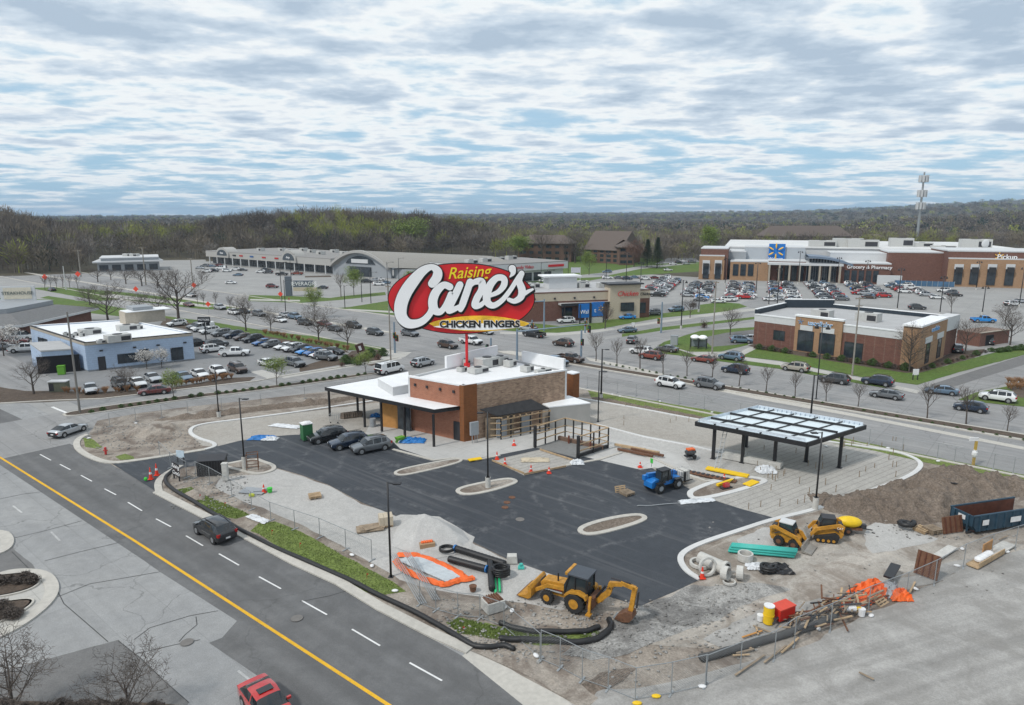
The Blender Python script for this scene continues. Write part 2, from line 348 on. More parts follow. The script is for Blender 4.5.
m_grass=ground_mat('lawn_grass',(.070,.135,.022),(.11,.145,.035),fine=.35,grain=9,patch=.9,bump=.5)
m_sgrass=ground_mat('site_verge_grass',(.12,.165,.038),(.15,.18,.055),fine=.4,grain=6,patch=.9,bump=.6)
m_mulch=ground_mat('bark_mulch',(.075,.055,.042),(.11,.085,.065),fine=.35,grain=8,patch=.8)
m_white=ground_mat('white_line_paint',(.74,.74,.73),(.62,.62,.61),fine=.1)
m_fade=ground_mat('faded_line_paint',(.50,.50,.49),(.36,.36,.36),fine=.2)
m_yel=ground_mat('yellow_line_paint',(.74,.42,.03),(.64,.36,.03),fine=.12)
m_black=ground_mat('dark_crack_sealant',(.06,.06,.06),(.09,.09,.09))
LV={}
def dens(poly,step,jit,seed=0):
    out=[];rn=random.Random(seed);n=len(poly)
    for i in range(n):
        a,b=poly[i],poly[(i+1)%n];d=math.dist(a,b);k=max(1,int(d/step))
        for j in range(k):
            t=j/k;x=a[0]+(b[0]-a[0])*t;y=a[1]+(b[1]-a[1])*t
            q=noise.noise(Vector((x*.35,y*.35,seed)))*jit+rn.uniform(-jit,jit)*.35
            q2=noise.noise(Vector((x*.35+50,y*.35,seed)))*jit
            out.append((x+q,y+q2))
    return out
def patch(name,px,m,lv,jit=0.,world=False,kind='structure'):
    poly=px if world else [G(*p) for p in px]
    if jit: poly=dens(poly,.8,jit,lv)
    LV['n']=LV.get('n',0)+1
    return tag(MB().sheet(poly,.005*lv+.00004*LV['n']).build(name,m,recalc=False),kind=kind)
def uvp(name,pts,m,lv,jit=0.): return patch(name,[W(*p) for p in pts],m,lv,jit,True)
def offs(line,d,closed=False):
    out=[];n=len(line)
    for i,p in enumerate(line):
        a=line[(i-1)%n] if closed or i>0 else p;b=line[(i+1)%n] if closed or i<n-1 else p
        t=Vector((b[0]-a[0],b[1]-a[1])).normalized();out.append((p[0]-t.y*d,p[1]+t.x*d))
    return out
def chaikin(p,k=2,closed=False):
    for _ in range(k):
        q=[];n=len(p)
        if not closed:q.append(p[0])
        for i in range(n if closed else n-1):
            a,b=p[i],p[(i+1)%n];q+=[(a[0]*.75+b[0]*.25,a[1]*.75+b[1]*.25),(a[0]*.25+b[0]*.75,a[1]*.25+b[1]*.75)]
        if not closed:q.append(p[-1])
        p=q
    return p
def strip(mb,line,w,z0,z1,closed=False):
    """solid band of width w centred on the line, from z0 to z1"""
    l=offs(line,w/2,closed);r=offs(line,-w/2,closed);n=len(line);o=len(mb.v)
    for a,b in zip(l,r): mb.v+=[(a[0],a[1],z0),(a[0],a[1],z1),(b[0],b[1],z1),(b[0],b[1],z0)]
    for i in range(n if closed else n-1):
        a=o+4*i;b=o+4*((i+1)%n)
        for j in range(3): mb.f.append((a+j,b+j,b+j+1,a+j+1));mb.m.append(mb.mi)
    if not closed:
        mb.f+=[(o,o+1,o+2,o+3),tuple(o+4*(n-1)+j for j in (3,2,1,0))];mb.m+=[mb.mi]*2
    return mb
def kerb(name,px,m,w=.45,h=.14,closed=False,smooth=0,world=False,z0=0.):
    line=px if world else [G(*p) for p in px]
    if smooth: line=chaikin(line,smooth,closed)
    mb=strip(MB(),line,w,z0,h,closed)
    return tag(mb.build(name,m),kind='structure')
def line_mark(name,segs,m,w,lv,world=False):
    mb=MB()
    for s in segs:
        l=s if world else [G(*p) for p in s]
        a=offs(l,w/2);b=offs(l,-w/2)
        for i in range(len(l)-1): mb.add([(*b[i],.005*lv+.0045),(*b[i+1],.005*lv+.0045),(*a[i+1],.005*lv+.0045),(*a[i],.005*lv+.0045)],[(0,1,2,3)])
    return tag(mb.build(name,m,recalc=False),kind='structure')
# ---- big pavements (uv = metres along / across the two main roads)
uvp('parking_lot_paving',[(-700,20),(160,20),(160,126),(40,420),(-140,300),(-210,300),(-500,240),(-700,220)],m_lot,1)
patch('left_paving_extension',[(-160,310),(-160,276),(60,273),(112,266),(112,300),(60,300)],m_lot,1)
patch('lawn_behind_shops',[(455,277),(520,283),(560,286),(610,277),(720,270),(720,262),(600,256),(500,256),(455,262)],m_grass,2)
patch('woodland_road',[(560,279),(600,277),(640,269),(700,263),(640,266),(600,273),(560,277)],m_lot,3)
patch('small_far_parking',[(655,264),(700,262),(695,258),(668,258)],m_lot2,3)
uvp('arterial_road',[(-600,93),(-600,125),(160,125),(160,90.5),(-92,91.5)],m_art,2)
uvp('near_road',[(-320,4),(-320,28),(60,31),(60,4)],m_conc,2)
# dark resurfaced half of the near road
patch('resurfaced_lanes',[(-260,330),(-60,395),(0,409),(30,423),(55,436),(76,447),(91,458),(112,464),(157,491),(206,518),(252,541),(298,565),(342,587),(382,611),(462,656),(580,712),(640,760),(330,760),(292,705),(259,677),(209,643),(222,638),(237,621),(160,572),(143,560),(0,465),(-200,370)],m_road,3)
patch('concrete_apron',[(470,651),(500,663),(581,705),(620,740),(560,735),(462,656)],m_kerb,4)
patch('left_drive_apron',[(-60,520),(0,535),(46,578),(56,590),(0,640),(-80,700),(-200,640)],m_old,3,.3)
patch('old_asphalt_patch',[(-60,690),(30,664),(118,640),(150,668),(189,703),(180,760),(-100,760)],m_old,4,.15)
patch('bare_ground_below',[(-100,706),(100,700),(180,706),(190,780),(-100,780)],m_mulch,5,.2)
line_mark('yellow_centre_line',[[(-120,402),(0,457.5),(133,540),(388,705),(420,726)]],m_yel,.24,5)
line_mark('lane_dashes',[[(40,454.5),(51,460.5)],[(60,464.5),(70.5,470)],[(81,475.5),(92,481.5)],[(104.5,489),(116,495)],[(128,502.5),(142,511)],[(156,519),(171,527)],[(186,536),(203,546)],[(219,554),(239,565.5)],[(259,577),(281,589)],[(302,601),(327,615)],[(352,629.5),(380,646)],[(409.5,663),(442,681)]],m_white,.13,5)
line_mark('faded_lane_dashes',[[(238,671),(252,682)],[(13,506),(22,513)],[(51,532),(60,541)]],m_fade,.16,5)
line_mark('sealed_cracks',[[(0,499),(25,494),(42,492)],[(15,538),(45,531),(82,521)],[(58,597),(90,584),(120,579),(160,572)],[(136,654),(175,645),(200,640)],[(12,552),(28,568),(34,573)],[(58,592),(64,604),(85,622),(108,642)],[(118,641),(140,658),(165,682),(189,703)],[(134,640),(150,628),(190,616),(218,611)],[(196,617),(197,625),(185,635),(179,642)],[(300,602),(330,596),(350,590)],[(45,561),(80,552),(118,543)]],m_black,.055,5)
# left kerb islands
def island(name,px,fill,km=m_kerb,w=.5,h=.14,lv=4,fh=.09,sm=2,world=False):
    line=px if world else [G(*p) for p in px]
    line=chaikin(line,sm,True)
    t=MB();strip(t,line,w,0,h,True);tag(t.build(name+'_kerb',km),kind='structure')
    tag(MB().prism(line,0,fh).build(name+'_fill',fill,recalc=False),kind='structure')
island('corner_island',[(-60,600),(0,575),(22,572),(45,575),(54,588),(48,603),(25,622),(0,636),(-60,660)],m_walk,w=.9)
island('planting_bed',[(-60,582),(0,577),(28,574),(40,577),(38,588),(10,597),(-60,606)],m_mulch,w=.3,fh=.2,h=.2)
island('lower_planting_bed',[(-60,615),(0,604),(34,600),(30,608),(5,622),(-60,645)],m_mulch,w=.3,fh=.2,h=.2)
island('drive_island',[(-80,532),(0,532),(9,540),(6,550),(-10,556),(-80,560)],m_walk,w=.9)
# ---- cross street with its hedged median
uvp('side_street',[(-112,20),(-95,20),(-95,60),(-92,93),(-108,93),(-111,60)],m_art,3)
island('side_street_median',[(62,414),(95,408),(187,396),(256,388.5),(375,372.5),(378,374.5),(256,391.5),(187,399.5),(98,413),(68,417)],m_mulch,sm=1,w=.25)
line_mark('stop_line',[[(52,407),(69,414)]],m_white,.4,5)
line_mark('lane_edge_marks',[[(85,413),(96,411)]],m_white,.25,5)
# left parking lot, its verge
uvp('left_lot_paving',[(-190,34),(-112,34),(-111,84),(-190,84)],m_lot2,3)
patch('left_drive_lane',[(0,352),(30,365),(60,384),(50,395),(0,398),(-120,392),(-120,340)],m_art,4)
patch('roadside_mulch_bed',[(-60,398),(0,387),(25,391),(62,391),(100,392),(170,388),(206,382),(228,378),(256,377),(250,381),(180,389),(100,399),(50,402),(-60,406)],m_mulch,5,.2)
kerb('left_lot_kerb',[(-60,407),(50,401),(103,399),(185,389.5),(256,381.5),(285,376),(330,369),(372,363),(398,358)],m_kerb,.35)
patch('lot_entrance_walk',[(250,372),(262,370),(285,376.5),(270,379.5)],m_walk,6)
patch('verge_sidewalk',[(278,376),(340,366),(400,357),(402,359),(340,369),(284,378.5)],m_walk,7)
patch('bush_bed',[(340,360),(372,366),(390,359),(386,352),(372,349),(352,351)],m_mulch,6,.15)
patch('lot_edge_bed',[(300,372),(345,364),(372,362),(330,358),(300,367)],m_mulch,5,.15)
patch('lot_verge_grass',[(-80,296),(0,298),(85,301),(110,306),(165,316),(212,322),(267,331),(320,337),(385,348),(386,351),(340,350),(300,343),(262,336),(205,328),(170,322),(135,318),(60,310),(0,306),(-80,304)],m_grass,5,.2)
patch('brown_ornamental_verge',[(262,335.5),(300,342),(345,350),(350,353),(330,351),(290,344),(258,338)],m_mulch,6,.1)
patch('corner_sidewalk',[(386,351),(412,352),(405,357),(385,362),(380,359)],m_walk,6)
patch('tree_bed',[(165,318),(200,325),(196,331),(160,325)],m_mulch,7,.1)
# arterial median and marks
mp_=[W(-500,106),W(-130,106.2),W(-128,107),W(-130,107.8),W(-500,108)]
tag(MB().prism(mp_,0,.13).build('arterial_median_left',m_kerb,recalc=False),kind='structure')
mpx=[W(-93,106.2),W(-91,105.4),W(160,104.6),W(160,108.6),W(-91,108.2)]
tag(MB().prism(mpx,0,.14).build('arterial_median_right',m_kerb,recalc=False),kind='structure')
uvp('median_planting',[(-84,106.6),(-82,105.9),(160,105.4),(160,107.8),(-82,107.6)],m_mulch,38)
patch('median_side_pavers',[(585,357),(640,368),(700,383),(760,396),(850,413),(1024,447),(1024,450),(850,416),(755,399),(690,385),(640,371.5),(590,361)],m_kerb,5)
for i,vv in enumerate((97.5,101.,113.5,119.)):
    segs=[]
    for k in range(-420,160,12):
        if -112<k<-78: continue
        if vv in(101.,119.) : segs.append([W(k,vv),W(k+12,vv)]) if k>-70 and vv==119. else None
        else: segs.append([W(k,vv),W(k+3,vv)])
    if segs: line_mark('arterial_lane_marks',segs,m_fade,.14,5,True)
kerb('arterial_near_kerb',[W(-600,92.3),W(-109,92.3)],m_kerb,.5,world=True)
kerb('arterial_site_kerb',[W(-88,91.8),W(-80,91.3),W(-40,90.9),W(0,89.8),W(60,89.4)],m_kerb,.5,world=True)
kerb('arterial_far_kerb',[W(-600,125.5),W(-120,125.5)],m_kerb,.5,world=True)
# strip mall frontage strips
patch('mall_verge_grass',[(100,301),(120,299),(165,305),(200,309),(262,311),(205,303),(165,297),(120,292),(60,287),(30,288)],m_grass,5,.2)
patch('mall_verge_walk',[(100,297),(165,303),(208,307.5),(214,306),(165,300),(110,294)],m_walk,6)
patch('mall_lawn',[(248,301),(249,295),(290,296),(330,298),(345,296),(385,292),(386,295),(340,300),(300,303)],m_grass,5,.1)
patch('mall_lawn_walk',[(250,299),(300,300),(300,301.5),(250,300.5)],m_walk,6)
patch('far_corner_lawn',[(338,308),(350,307),(400,299),(470,303),(470,312),(400,316)],m_grass,5,.1)
patch('far_corner_lawn_walk',[(350,309),(400,311.5),(470,318),(470,320),(400,313.5),(340,309.5)],m_walk,6)
patch('far_left_lawn',[(48,296),(75,300),(74,302.5),(40,298)],m_grass,5)
patch('mall_kerb_island',[(305,276),(330,275.5),(332,277),(305,277.5)],m_mulch,5)
# fried chicken restaurant lot
patch('chicken_lawn',[(500,330),(545,334),(600,329),(660,318),(723,312),(755,305),(722,302),(690,306),(650,312),(600,321),(560,326),(520,322)],m_grass,5,.1)
patch('chicken_drive_lane',[(500,322),(560,325),(640,316),(700,309),(700,300),(650,306),(600,316),(540,322)],m_lot2,6)
patch('chicken_sidewalk',[(500,332),(560,333),(590,331),(660,321),(735,310),(755,308.5),(755,310.5),(660,323),(590,333.5),(555,336),(500,334)],m_walk,7)
patch('crossing_road',[(590,339),(660,327),(760,312),(790,308),(800,296),(756,297),(740,304),(756,310),(660,323.5),(590,333)],m_art,6)
patch('crossing_median_grass',[(622,337),(660,331),(760,318.5),(758,316.5),(660,327.5),(622,334)],m_grass,7)
patch('crossing_road_far_lane',[(600,356),(625,348),(690,334),(760,320),(760,318.5),(660,331),(622,337),(600,340)],m_art,6)
patch('shelter_lawn',[(650,352),(664,342),(700,331),(757,327),(757,333),(748,345),(720,352),(700,356),(690,357)],m_grass,8,.1)
patch('bus_bay_asphalt',[(702,338),(726,333),(760,329),(757,342),(735,345),(712,347)],m_old,9)
patch('shelter_walk',[(664,345),(690,352),(740,352),(750,347),(758,348),(740,357),(700,357)],m_walk,9)
patch('bank_lawn',[(735,356),(757,346),(800,352),(860,362),(920,373),(985,355),(1040,342),(1040,352),(1024,355),(960,372),(917,385),(860,377),(780,361)],m_grass,8,.15)
patch('bank_mulch_bed',[(748,346),(757,343),(800,350),(860,360),(915,368),(955,352),(985,349),(980,356),(920,373),(905,373),(860,366),(800,356)],m_mulch,9,.15)
patch('bank_sidewalk',[(735,356),(780,362),(860,378),(920,391),(917,394),(860,381),(780,365.5),(700,355)],m_walk,10)
patch('far_kerb_grass',[(700,359),(780,369),(860,384),(905,391),(890,389),(860,380.5),(780,365),(735,358)],m_grass,9)
patch('bank_drive',[(925,393),(985,375),(1060,350),(1060,372),(1000,385),(955,397)],m_art,9)
patch('bank_drive_asphalt',[(930,385),(990,366),(1060,344),(1060,354),(985,377),(932,394)],m_old,10)
patch('far_right_lawn',[(958,400),(975,393),(1040,380),(1060,384),(1060,406),(1024,407),(985,403)],m_grass,11,.1)
patch('far_right_bed',[(1008,388),(1030,378),(1050,378),(1050,398),(1020,398)],m_mulch,12,.1)
patch('bank_parking_edge',[(960,330),(1024,325),(1050,335),(1000,345),(968,350)],m_lot,9)
# ---- the building site
patch('site_dirt',[(88,437),(97,421),(140,413),(188,407),(262,399),(330,391),(384,384),(470,375),(590,391),(680,407),(770,424),(870,446),(940,461),(1040,480),(1040,560),(960,600),(860,640),(740,700),(580,708),(500,664),(470,650),(381,608),(296,563),(205,516),(160,490),(110,464),(84,455),(76,443)],m_dirt,4,.15)
patch('arterial_verge_grass',[(588,390),(650,400.5),(716,411.5),(780,424.5),(825,434.5),(870,444),(925,455.5),(1040,478),(1040,486),(925,462.5),(868,450),(820,440.5),(770,430),(700,417),(650,408),(590,397)],m_sgrass,9,.35)
patch('loop_paver_base',[(203,446),(193,438),(190,432),(198,425),(215,422),(250,419),(330,409),(385,402),(410,399),(560,398),(588,400),(640,409),(694,419.5),(757,430),(820,441),(870,448),(900,453),(922,465),(914,474),(880,490),(813,513),(773,521),(640,480),(560,450),(430,440),(300,440),(216,447)],m_sub,6)
patch('formed_slab_area',[(700,495),(735,483),(700,470),(720,455),(765,445),(757,430),(820,441),(870,448),(900,453),(919,463),(912,473),(876,489),(813,511),(773,520),(740,509)],m_pav,7)
patch('canopy_bay_slab',[(560,397),(588,400),(640,409),(694,419.5),(757,430),(765,445),(700,462),(640,446),(600,436)],m_sub,8)
patch('back_drive_slab',[(590,425),(640,435),(700,446),(770,455),(735,483),(700,476),(640,455),(610,452),(590,440)],m_grav,9,.2)
patch('near_gravel_strip',[(214,487),(222,477),(262,474),(276,469),(300,476),(328,486),(362,504),(406,521),(470,541),(506,560),(559,577),(600,600),(560,610),(500,600),(440,592),(400,580),(340,545),(290,520),(240,500)],m_grav,6,.25)
patch('site_asphalt',[(112,464),(136,461),(160,456),(205,450),(216,447),(240,441),(267,437),(296,435),(330,436),(380,437),(420,440),(560,450),(640,462),(700,495),(712,500),(740,509),(773,518),(737,531),(703,541),(680,553),(679,562),(684,572),(700,580),(675,592),(651,602),(640,607),(600,594),(559,577),(506,559),(470,541),(406,520),(362,503),(328,485),(300,475),(276,468),(262,461),(242,461),(205,465),(183,468),(170,474),(158,484),(155,491)],m_dark,10)
patch('building_sidewalk',[(392,441),(400,449),(434,460),(476,459),(500,455),(540,447),(640,470),(655,468),(700,478),(680,455),(600,436),(590,425),(560,420),(470,430),(440,440),(400,434)],m_slab,11)
patch('bay_forms',[(492,461),(540,450),(580,464),(566,467),(524,476)],m_pav,12)
patch('site_drive_stub',[(300,436),(392,441),(398,432),(410,425),(330,412),(316,420),(320,433)],m_sub,12,.1)
patch('front_paved_walk',[(365,435),(400,443),(440,447),(470,443),(440,430),(400,422),(370,424)],m_slab,13)
patch('parking_stall_asphalt',[(300,434),(365,434),(400,449),(392,455),(330,446),(298,440)],m_dark,14)
patch('site_verge_left_grass',[(177,490),(190,487),(210,498),(245,512),(249,515),(236,519),(215,514),(190,502)],m_sgrass,6,.25)
patch('site_verge_grass',[(258,524),(275,522),(300,532),(345,556),(392,582),(405,592),(380,597),(350,588),(300,560),(270,541),(252,531)],m_sgrass,6,.25)
patch('site_verge_end_grass',[(446,623),(460,618),(500,628),(560,636),(600,632),(598,638),(540,645),(495,640),(460,634)],m_sgrass,6,.3)
patch('corner_grass_left',[(83,438),(92,439),(103,447),(98,449),(86,447)],m_sgrass,7,.15)
patch('corner_grass_right',[(115,457),(125,454),(135,457),(134,460),(120,460)],m_sgrass,7,.15)
patch('dusty_swath',[(700,640),(760,612),(860,590),(960,560),(1040,552),(1040,560),(960,575),(880,600),(800,628),(730,655)],m_yard,9,.5)
patch('tracked_dirt',[(700,581),(720,568),(700,553),(740,536),(800,520),(820,515),(865,524),(890,530),(970,530),(1040,545),(1000,560),(900,580),(800,610),(740,636),(700,650),(620,640),(600,625),(640,607)],m_dirt2,7,.6)
patch('crushed_stone_track',[(640,608),(690,586),(760,583),(790,590),(740,607),(700,627),(650,645),(590,662),(560,655),(600,632)],m_stone,8,.7)
patch('white_lime_patch',[(864,527),(880,520),(905,526),(935,538),(925,545),(900,548),(880,556),(866,545)],m_grav,9,.6)
patch('pale_spill',[(735,540),(765,528),(790,531),(770,545),(745,552)],m_grav,9,.4)
patch('gravel_yard',[(560,712),(600,690),(660,685),(720,670),(800,650),(840,628),(905,600),(935,585),(970,565),(1040,545),(1300,620),(1100,780),(620,780)],m_yard,10,.35)
patch('dark_spoil',[(570,690),(600,672),(640,668),(625,682),(600,695),(590,706)],m_mound,11,.5)
patch('muddy_strip',[(470,651),(500,645),(560,672),(600,700),(585,712),(520,672)],m_dirt,11,.3)
patch('pile_gravel_apron',[(388,520),(400,515),(440,517),(475,538),(470,553),(430,560),(395,548)],m_grav,11,.2)
# site kerbs
kerb('near_road_kerb',[(157,492),(200,514),(251,539),(296,563),(340,583),(381,608),(432,634),(470,651)],m_kerb,.85,.13)
kerb('entrance_kerb',[(181,466),(172,471),(162,477),(157.5,484),(159,492)],m_kerb,.7,.132,smooth=2)
kerb('entrance_kerb_left',[(88,435),(80,438),(76,443),(78,450),(91,458),(110,464),(136,461),(165,456.5),(205,450)],m_kerb,.7,.134,smooth=2)
kerb('loop_kerb',[(205,450),(216,447),(213,443),(201,440),(191,435),(190,430),(196,426),(212,423),(239,420),(300,412),(360,403),(400,398),(470,390),(560,391)],m_newk,.5,.15,smooth=2)
kerb('arterial_side_loop_kerb',[(575,398),(588,400),(640,409),(694,419.5),(757,430),(820,441),(870,448),(900,453),(918,460),(922,467),(910,477),(870,492),(845,499),(813,511),(773,520),(737,532),(703,543),(684,552),(679,560),(686,572),(700,580)],m_newk,.5,.15,smooth=2)
kerb('inner_drive_kerb',[(597,425),(646,438),(694,447),(715,452),(765,459)],m_newk,.4,.15)
kerb('sidewalk_kerb',[(566,466),(600,460),(622,453),(642,455),(660,462),(690,476),(706,482),(735,478)],m_kerb,.4,.15)
kerb('building_front_kerb',[(393,450),(434,461),(453,459),(476,461),(500,456)],m_kerb,.35,.15)
island('pole_island_left',[(262,462),(255,459),(240,462),(220,466),(245,472),(258,475),(274,471),(274,466)],m_dirt,fh=.1)
island('walk_island',[(394,473),(405,469),(440,462),(460,459),(462,462),(445,467),(410,475),(398,476)],m_dirt,w=.35)
island('pole_island',[(456,492),(462,488),(485,483),(508,479),(516,481),(515,484),(490,492),(465,496)],m_dirt,w=.45)
island('lower_island',[(578,532),(585,526),(610,519),(636,515),(645,517),(644,521),(620,529),(590,536)],m_mound,w=.5)
island('drive_lane_island',[(689,494),(694,490),(715,482),(745,477),(765,480),(764,483),(735,492),(705,499),(692,499)],m_dirt,km=m_newk,w=.6)
# ---------------------------------------------------------------- common object materials
def paint(name,c,rough=.32,metal=0.): return mat('paint_'+name,c,rough*.8,metal,var=.05,scale=1.2,coat=1.)
PNT={'white':paint('white',(.74,.75,.75)),'silver':paint('silver',(.46,.48,.50),.35,.35),'gray':paint('gray',(.16,.17,.18),.35,.3),'dark gray':paint('dark_gray',(.06,.065,.07),.3,.2),
'black':paint('black',(.014,.015,.017)),'navy':paint('navy',(.018,.032,.06),.3,.2),'blue':paint('blue',(.03,.12,.33)),'bright blue':paint('bright_blue',(.02,.25,.65)),'slate blue':paint('slate_blue',(.13,.20,.28),.35,.3),
'red':paint('red',(.46,.02,.018)),'maroon':paint('maroon',(.13,.02,.018)),'brown':paint('brown',(.085,.05,.035),.35,.3),'rust red':paint('rust_red',(.22,.045,.025)),'beige':paint('beige',(.40,.37,.31),.35,.2)}
m_glass=mat('dark_glass',(.018,.022,.026),.06,var=.2,spec=.7)
m_bglass=mat('window_glass',(.03,.04,.05),.08,var=.5,scale=.7,spec=.7)
m_tyre=mat('tyre_rubber',(.022,.022,.022),.85)
m_rim=mat('alloy_rim',(.42,.43,.44),.35,.7)
m_trim=mat('black_trim',(.02,.02,.022),.6)
m_head=mat('headlight_lens',(.72,.74,.76),.12,var=.1)
m_tail=mat('taillight_lens',(.35,.012,.01),.2)
m_plate=mat('number_plate',(.7,.7,.68),.5)
m_steel=mat('galvanised_steel',(.36,.38,.39),.5,.5)
m_dsteel=mat('dark_steel',(.045,.045,.05),.5,.3)
m_bsteel=mat('black_painted_steel',(.018,.018,.02),.45)
m_cbase=mat('cast_concrete',(.50,.49,.46),.9,var=.15,scale=3,bump=.2)
m_wood=mat('raw_lumber',(.42,.30,.18),.85,var=.3,scale=2)
m_wood2=mat('weathered_lumber',(.27,.21,.15),.9,var=.35,scale=2)
m_whiter=mat('white_roof_membrane',(.78,.79,.80),.65,var=.06,scale=.5)
m_bark=mat('tree_bark',(.085,.07,.06),.95,var=.3,scale=5)
m_twig=mat('bare_twigs',(.10,.082,.07),.95,var=.25,scale=1)
m_twig2=mat('reddish_twigs',(.15,.085,.065),.95,var=.25,scale=1)
m_leaf=mat('spring_leaves',(.17,.23,.045),.7,var=.35,scale=2)
m_leafd=mat('shrub_leaves',(.06,.11,.025),.7,var=.4,scale=3)
m_blos=mat('white_blossom',(.55,.53,.50),.8,var=.15,scale=2)
m_never=mat('conifer_needles',(.018,.035,.016),.85,var=.4,scale=1.5)
m_orange=mat('orange_plastic',(.75,.13,.02),.6,var=.15,scale=1.5)
m_redc=mat('cone_red_orange',(.72,.05,.02),.5)
m_wplast=mat('white_plastic',(.72,.72,.72),.5)
m_blackp=mat('black_corrugated_plastic',(.014,.014,.015),.5)
m_yellow=mat('machine_yellow',(.46,.22,.025),.5,var=.32,scale=3.2)
m_wood3=mat('orange_plywood',(.48,.235,.07),.8,var=.15,scale=1.5)
# ---------------------------------------------------------------- cars
CARS={}
def car_shape(kind):
    # stations: x, bottom, belt, top, half width, top half width, flag
    if kind=='sedan':
        L,wd=4.8,.91;st=[(2.4,.38,.56,None,.62),(2.33,.27,.66,None,.78),(2.0,.2,.74,None,.88),(1.05,.2,.90,None,.91),(.30,.2,.93,1.36,.91,.66,'w'),(-.28,.2,.94,1.45,.91,.68,'s'),(-.38,.2,.94,1.45,.91,.68,'p'),(-1.05,.2,.96,1.39,.91,.66,'s'),(-1.85,.2,.99,None,.90,0,'r'),(-2.25,.24,.97,None,.86),(-2.38,.36,.84,None,.76)];ax=(1.45,-1.42);wr=.33
    elif kind=='hatch':
        L,wd=4.3,.89;st=[(2.15,.38,.6,None,.62),(2.08,.27,.72,None,.78),(1.75,.2,.84,None,.87),(1.1,.2,.97,None,.89),(.45,.2,1.0,1.46,.89,.66,'w'),(-.15,.2,1.0,1.56,.89,.68,'s'),(-.25,.2,1.0,1.56,.89,.68,'p'),(-1.2,.2,1.03,1.53,.89,.66,'s'),(-1.4,.2,1.04,1.50,.89,.65,'p'),(-1.95,.22,1.05,None,.86,0,'r'),(-2.13,.34,.88,None,.78)];ax=(1.32,-1.3);wr=.33
    elif kind=='suv':
        L,wd=4.85,.96;st=[(2.43,.45,.72,None,.66),(2.36,.32,.86,None,.84),(2.0,.26,.98,None,.93),(1.25,.26,1.08,None,.96),(.62,.26,1.1,1.62,.96,.73,'w'),(.02,.26,1.1,1.74,.96,.75,'s'),(-.08,.26,1.1,1.74,.96,.75,'p'),(-1.05,.26,1.12,1.74,.96,.75,'s'),(-1.15,.26,1.13,1.73,.96,.74,'p'),(-1.72,.26,1.16,1.67,.95,.70,'s'),(-1.86,.26,1.17,1.63,.94,.68,'p'),(-2.3,.28,1.14,None,.90,0,'r'),(-2.42,.42,.95,None,.84)];ax=(1.48,-1.45);wr=.38
    elif kind=='pickup':
        L,wd=5.8,1.0;st=[(2.9,.5,.85,None,.74),(2.84,.4,1.0,None,.92),(2.5,.34,1.12,None,.98),(1.55,.34,1.18,None,1.0),(1.0,.34,1.2,1.76,1.0,.75,'w'),(.4,.34,1.2,1.88,1.0,.78,'s'),(.3,.34,1.2,1.88,1.0,.78,'p'),(-.5,.34,1.2,1.86,1.0,.77,'s'),(-.6,.34,1.2,1.84,1.0,.77,'p'),(-.82,.34,1.2,None,1.0,0,'r'),(-.86,.34,.82,None,1.0),(-2.8,.36,.82,None,.99),(-2.88,.42,.8,None,.97)];ax=(1.85,-1.75);wr=.42
    elif kind=='van':
        L,wd=5.6,1.0;st=[(2.8,.45,.8,None,.72),(2.7,.35,1.0,None,.9),(2.3,.3,1.15,None,.97),(1.95,.3,1.22,None,1.0),(1.25,.3,1.25,2.0,1.0,.82,'w'),(.6,.3,1.25,2.12,1.0,.86,'s'),(.5,.3,1.25,2.12,1.0,.86,'p'),(-.3,.3,1.25,2.12,1.0,.86,'s'),(-.45,.3,1.25,2.12,1.0,.86,'p'),(-1.4,.3,1.25,2.12,1.0,.86,'s'),(-1.6,.3,1.25,2.1,1.0,.86,'p'),(-2.6,.3,1.25,2.1,.99,.85,'p'),(-2.72,.3,1.24,None,.98,0,'r'),(-2.78,.4,1.1,None,.95)];ax=(1.75,-1.7);wr=.36
    rings=[]
    for s in st:
        x,zb,be,tp,w_=s[:5]
        if tp is None: half=[(.9*w_,zb),(w_,zb+.13),(w_,be-.13),(.96*w_,be-.02),(.86*w_,be+.015),(.55*w_,be+.035),(0,be+.045)]
        else:
            wt=s[5];half=[(.9*w_,zb),(w_,zb+.13),(w_,be-.13),(.955*w_,be),(wt+.03,tp-.06),(wt*.82,tp),(0,tp+.025)]
        rings.append([(x,-y,z) for y,z in half]+[(x,y,z) for y,z in half[-2::-1]])
    groups={k:[] for k in ('body','trim','windshield','rear_window','sw0','sw1')}
    nr=13
    for i in range(len(st)-1):
        flag=st[i+1][6] if len(st[i+1])>6 else ''
        for j in range(nr-1):
            f=(i*nr+j,i*nr+j+1,(i+1)*nr+j+1,(i+1)*nr+j);g='body'
            jj=min(j,nr-2-j)
            if jj==0: g='trim'
            if flag=='w':
                if jj>=4: g='windshield'
                if jj==3: g='sw%d'%(j>5)
            elif flag=='s' and jj==3: g='sw%d'%(j>5)
            elif flag=='r' and jj>=4: g='rear_window'
            elif flag=='r' and jj==3 and kind=='sedan': g='sw%d'%(j>5)
            groups[g].append(f)
    V=[p for r in rings for p in r];e=len(V)
    groups['trim'].append(tuple(range(nr)));groups['trim'].append(tuple(range(e-1,e-nr-1,-1)))
    for i in range(len(st)-1): groups['trim'].append((i*nr,(i+1)*nr,(i+1)*nr+nr-1,i*nr+nr-1))
    return L,wd,st,V,groups,ax,wr
def sub(V,faces):
    used={};vs=[];fs=[]
    for f in faces:
        g=[]
        for i in f:
            if i not in used: used[i]=len(vs);vs.append(V[i])
            g.append(used[i])
        fs.append(tuple(g))
    return vs,fs
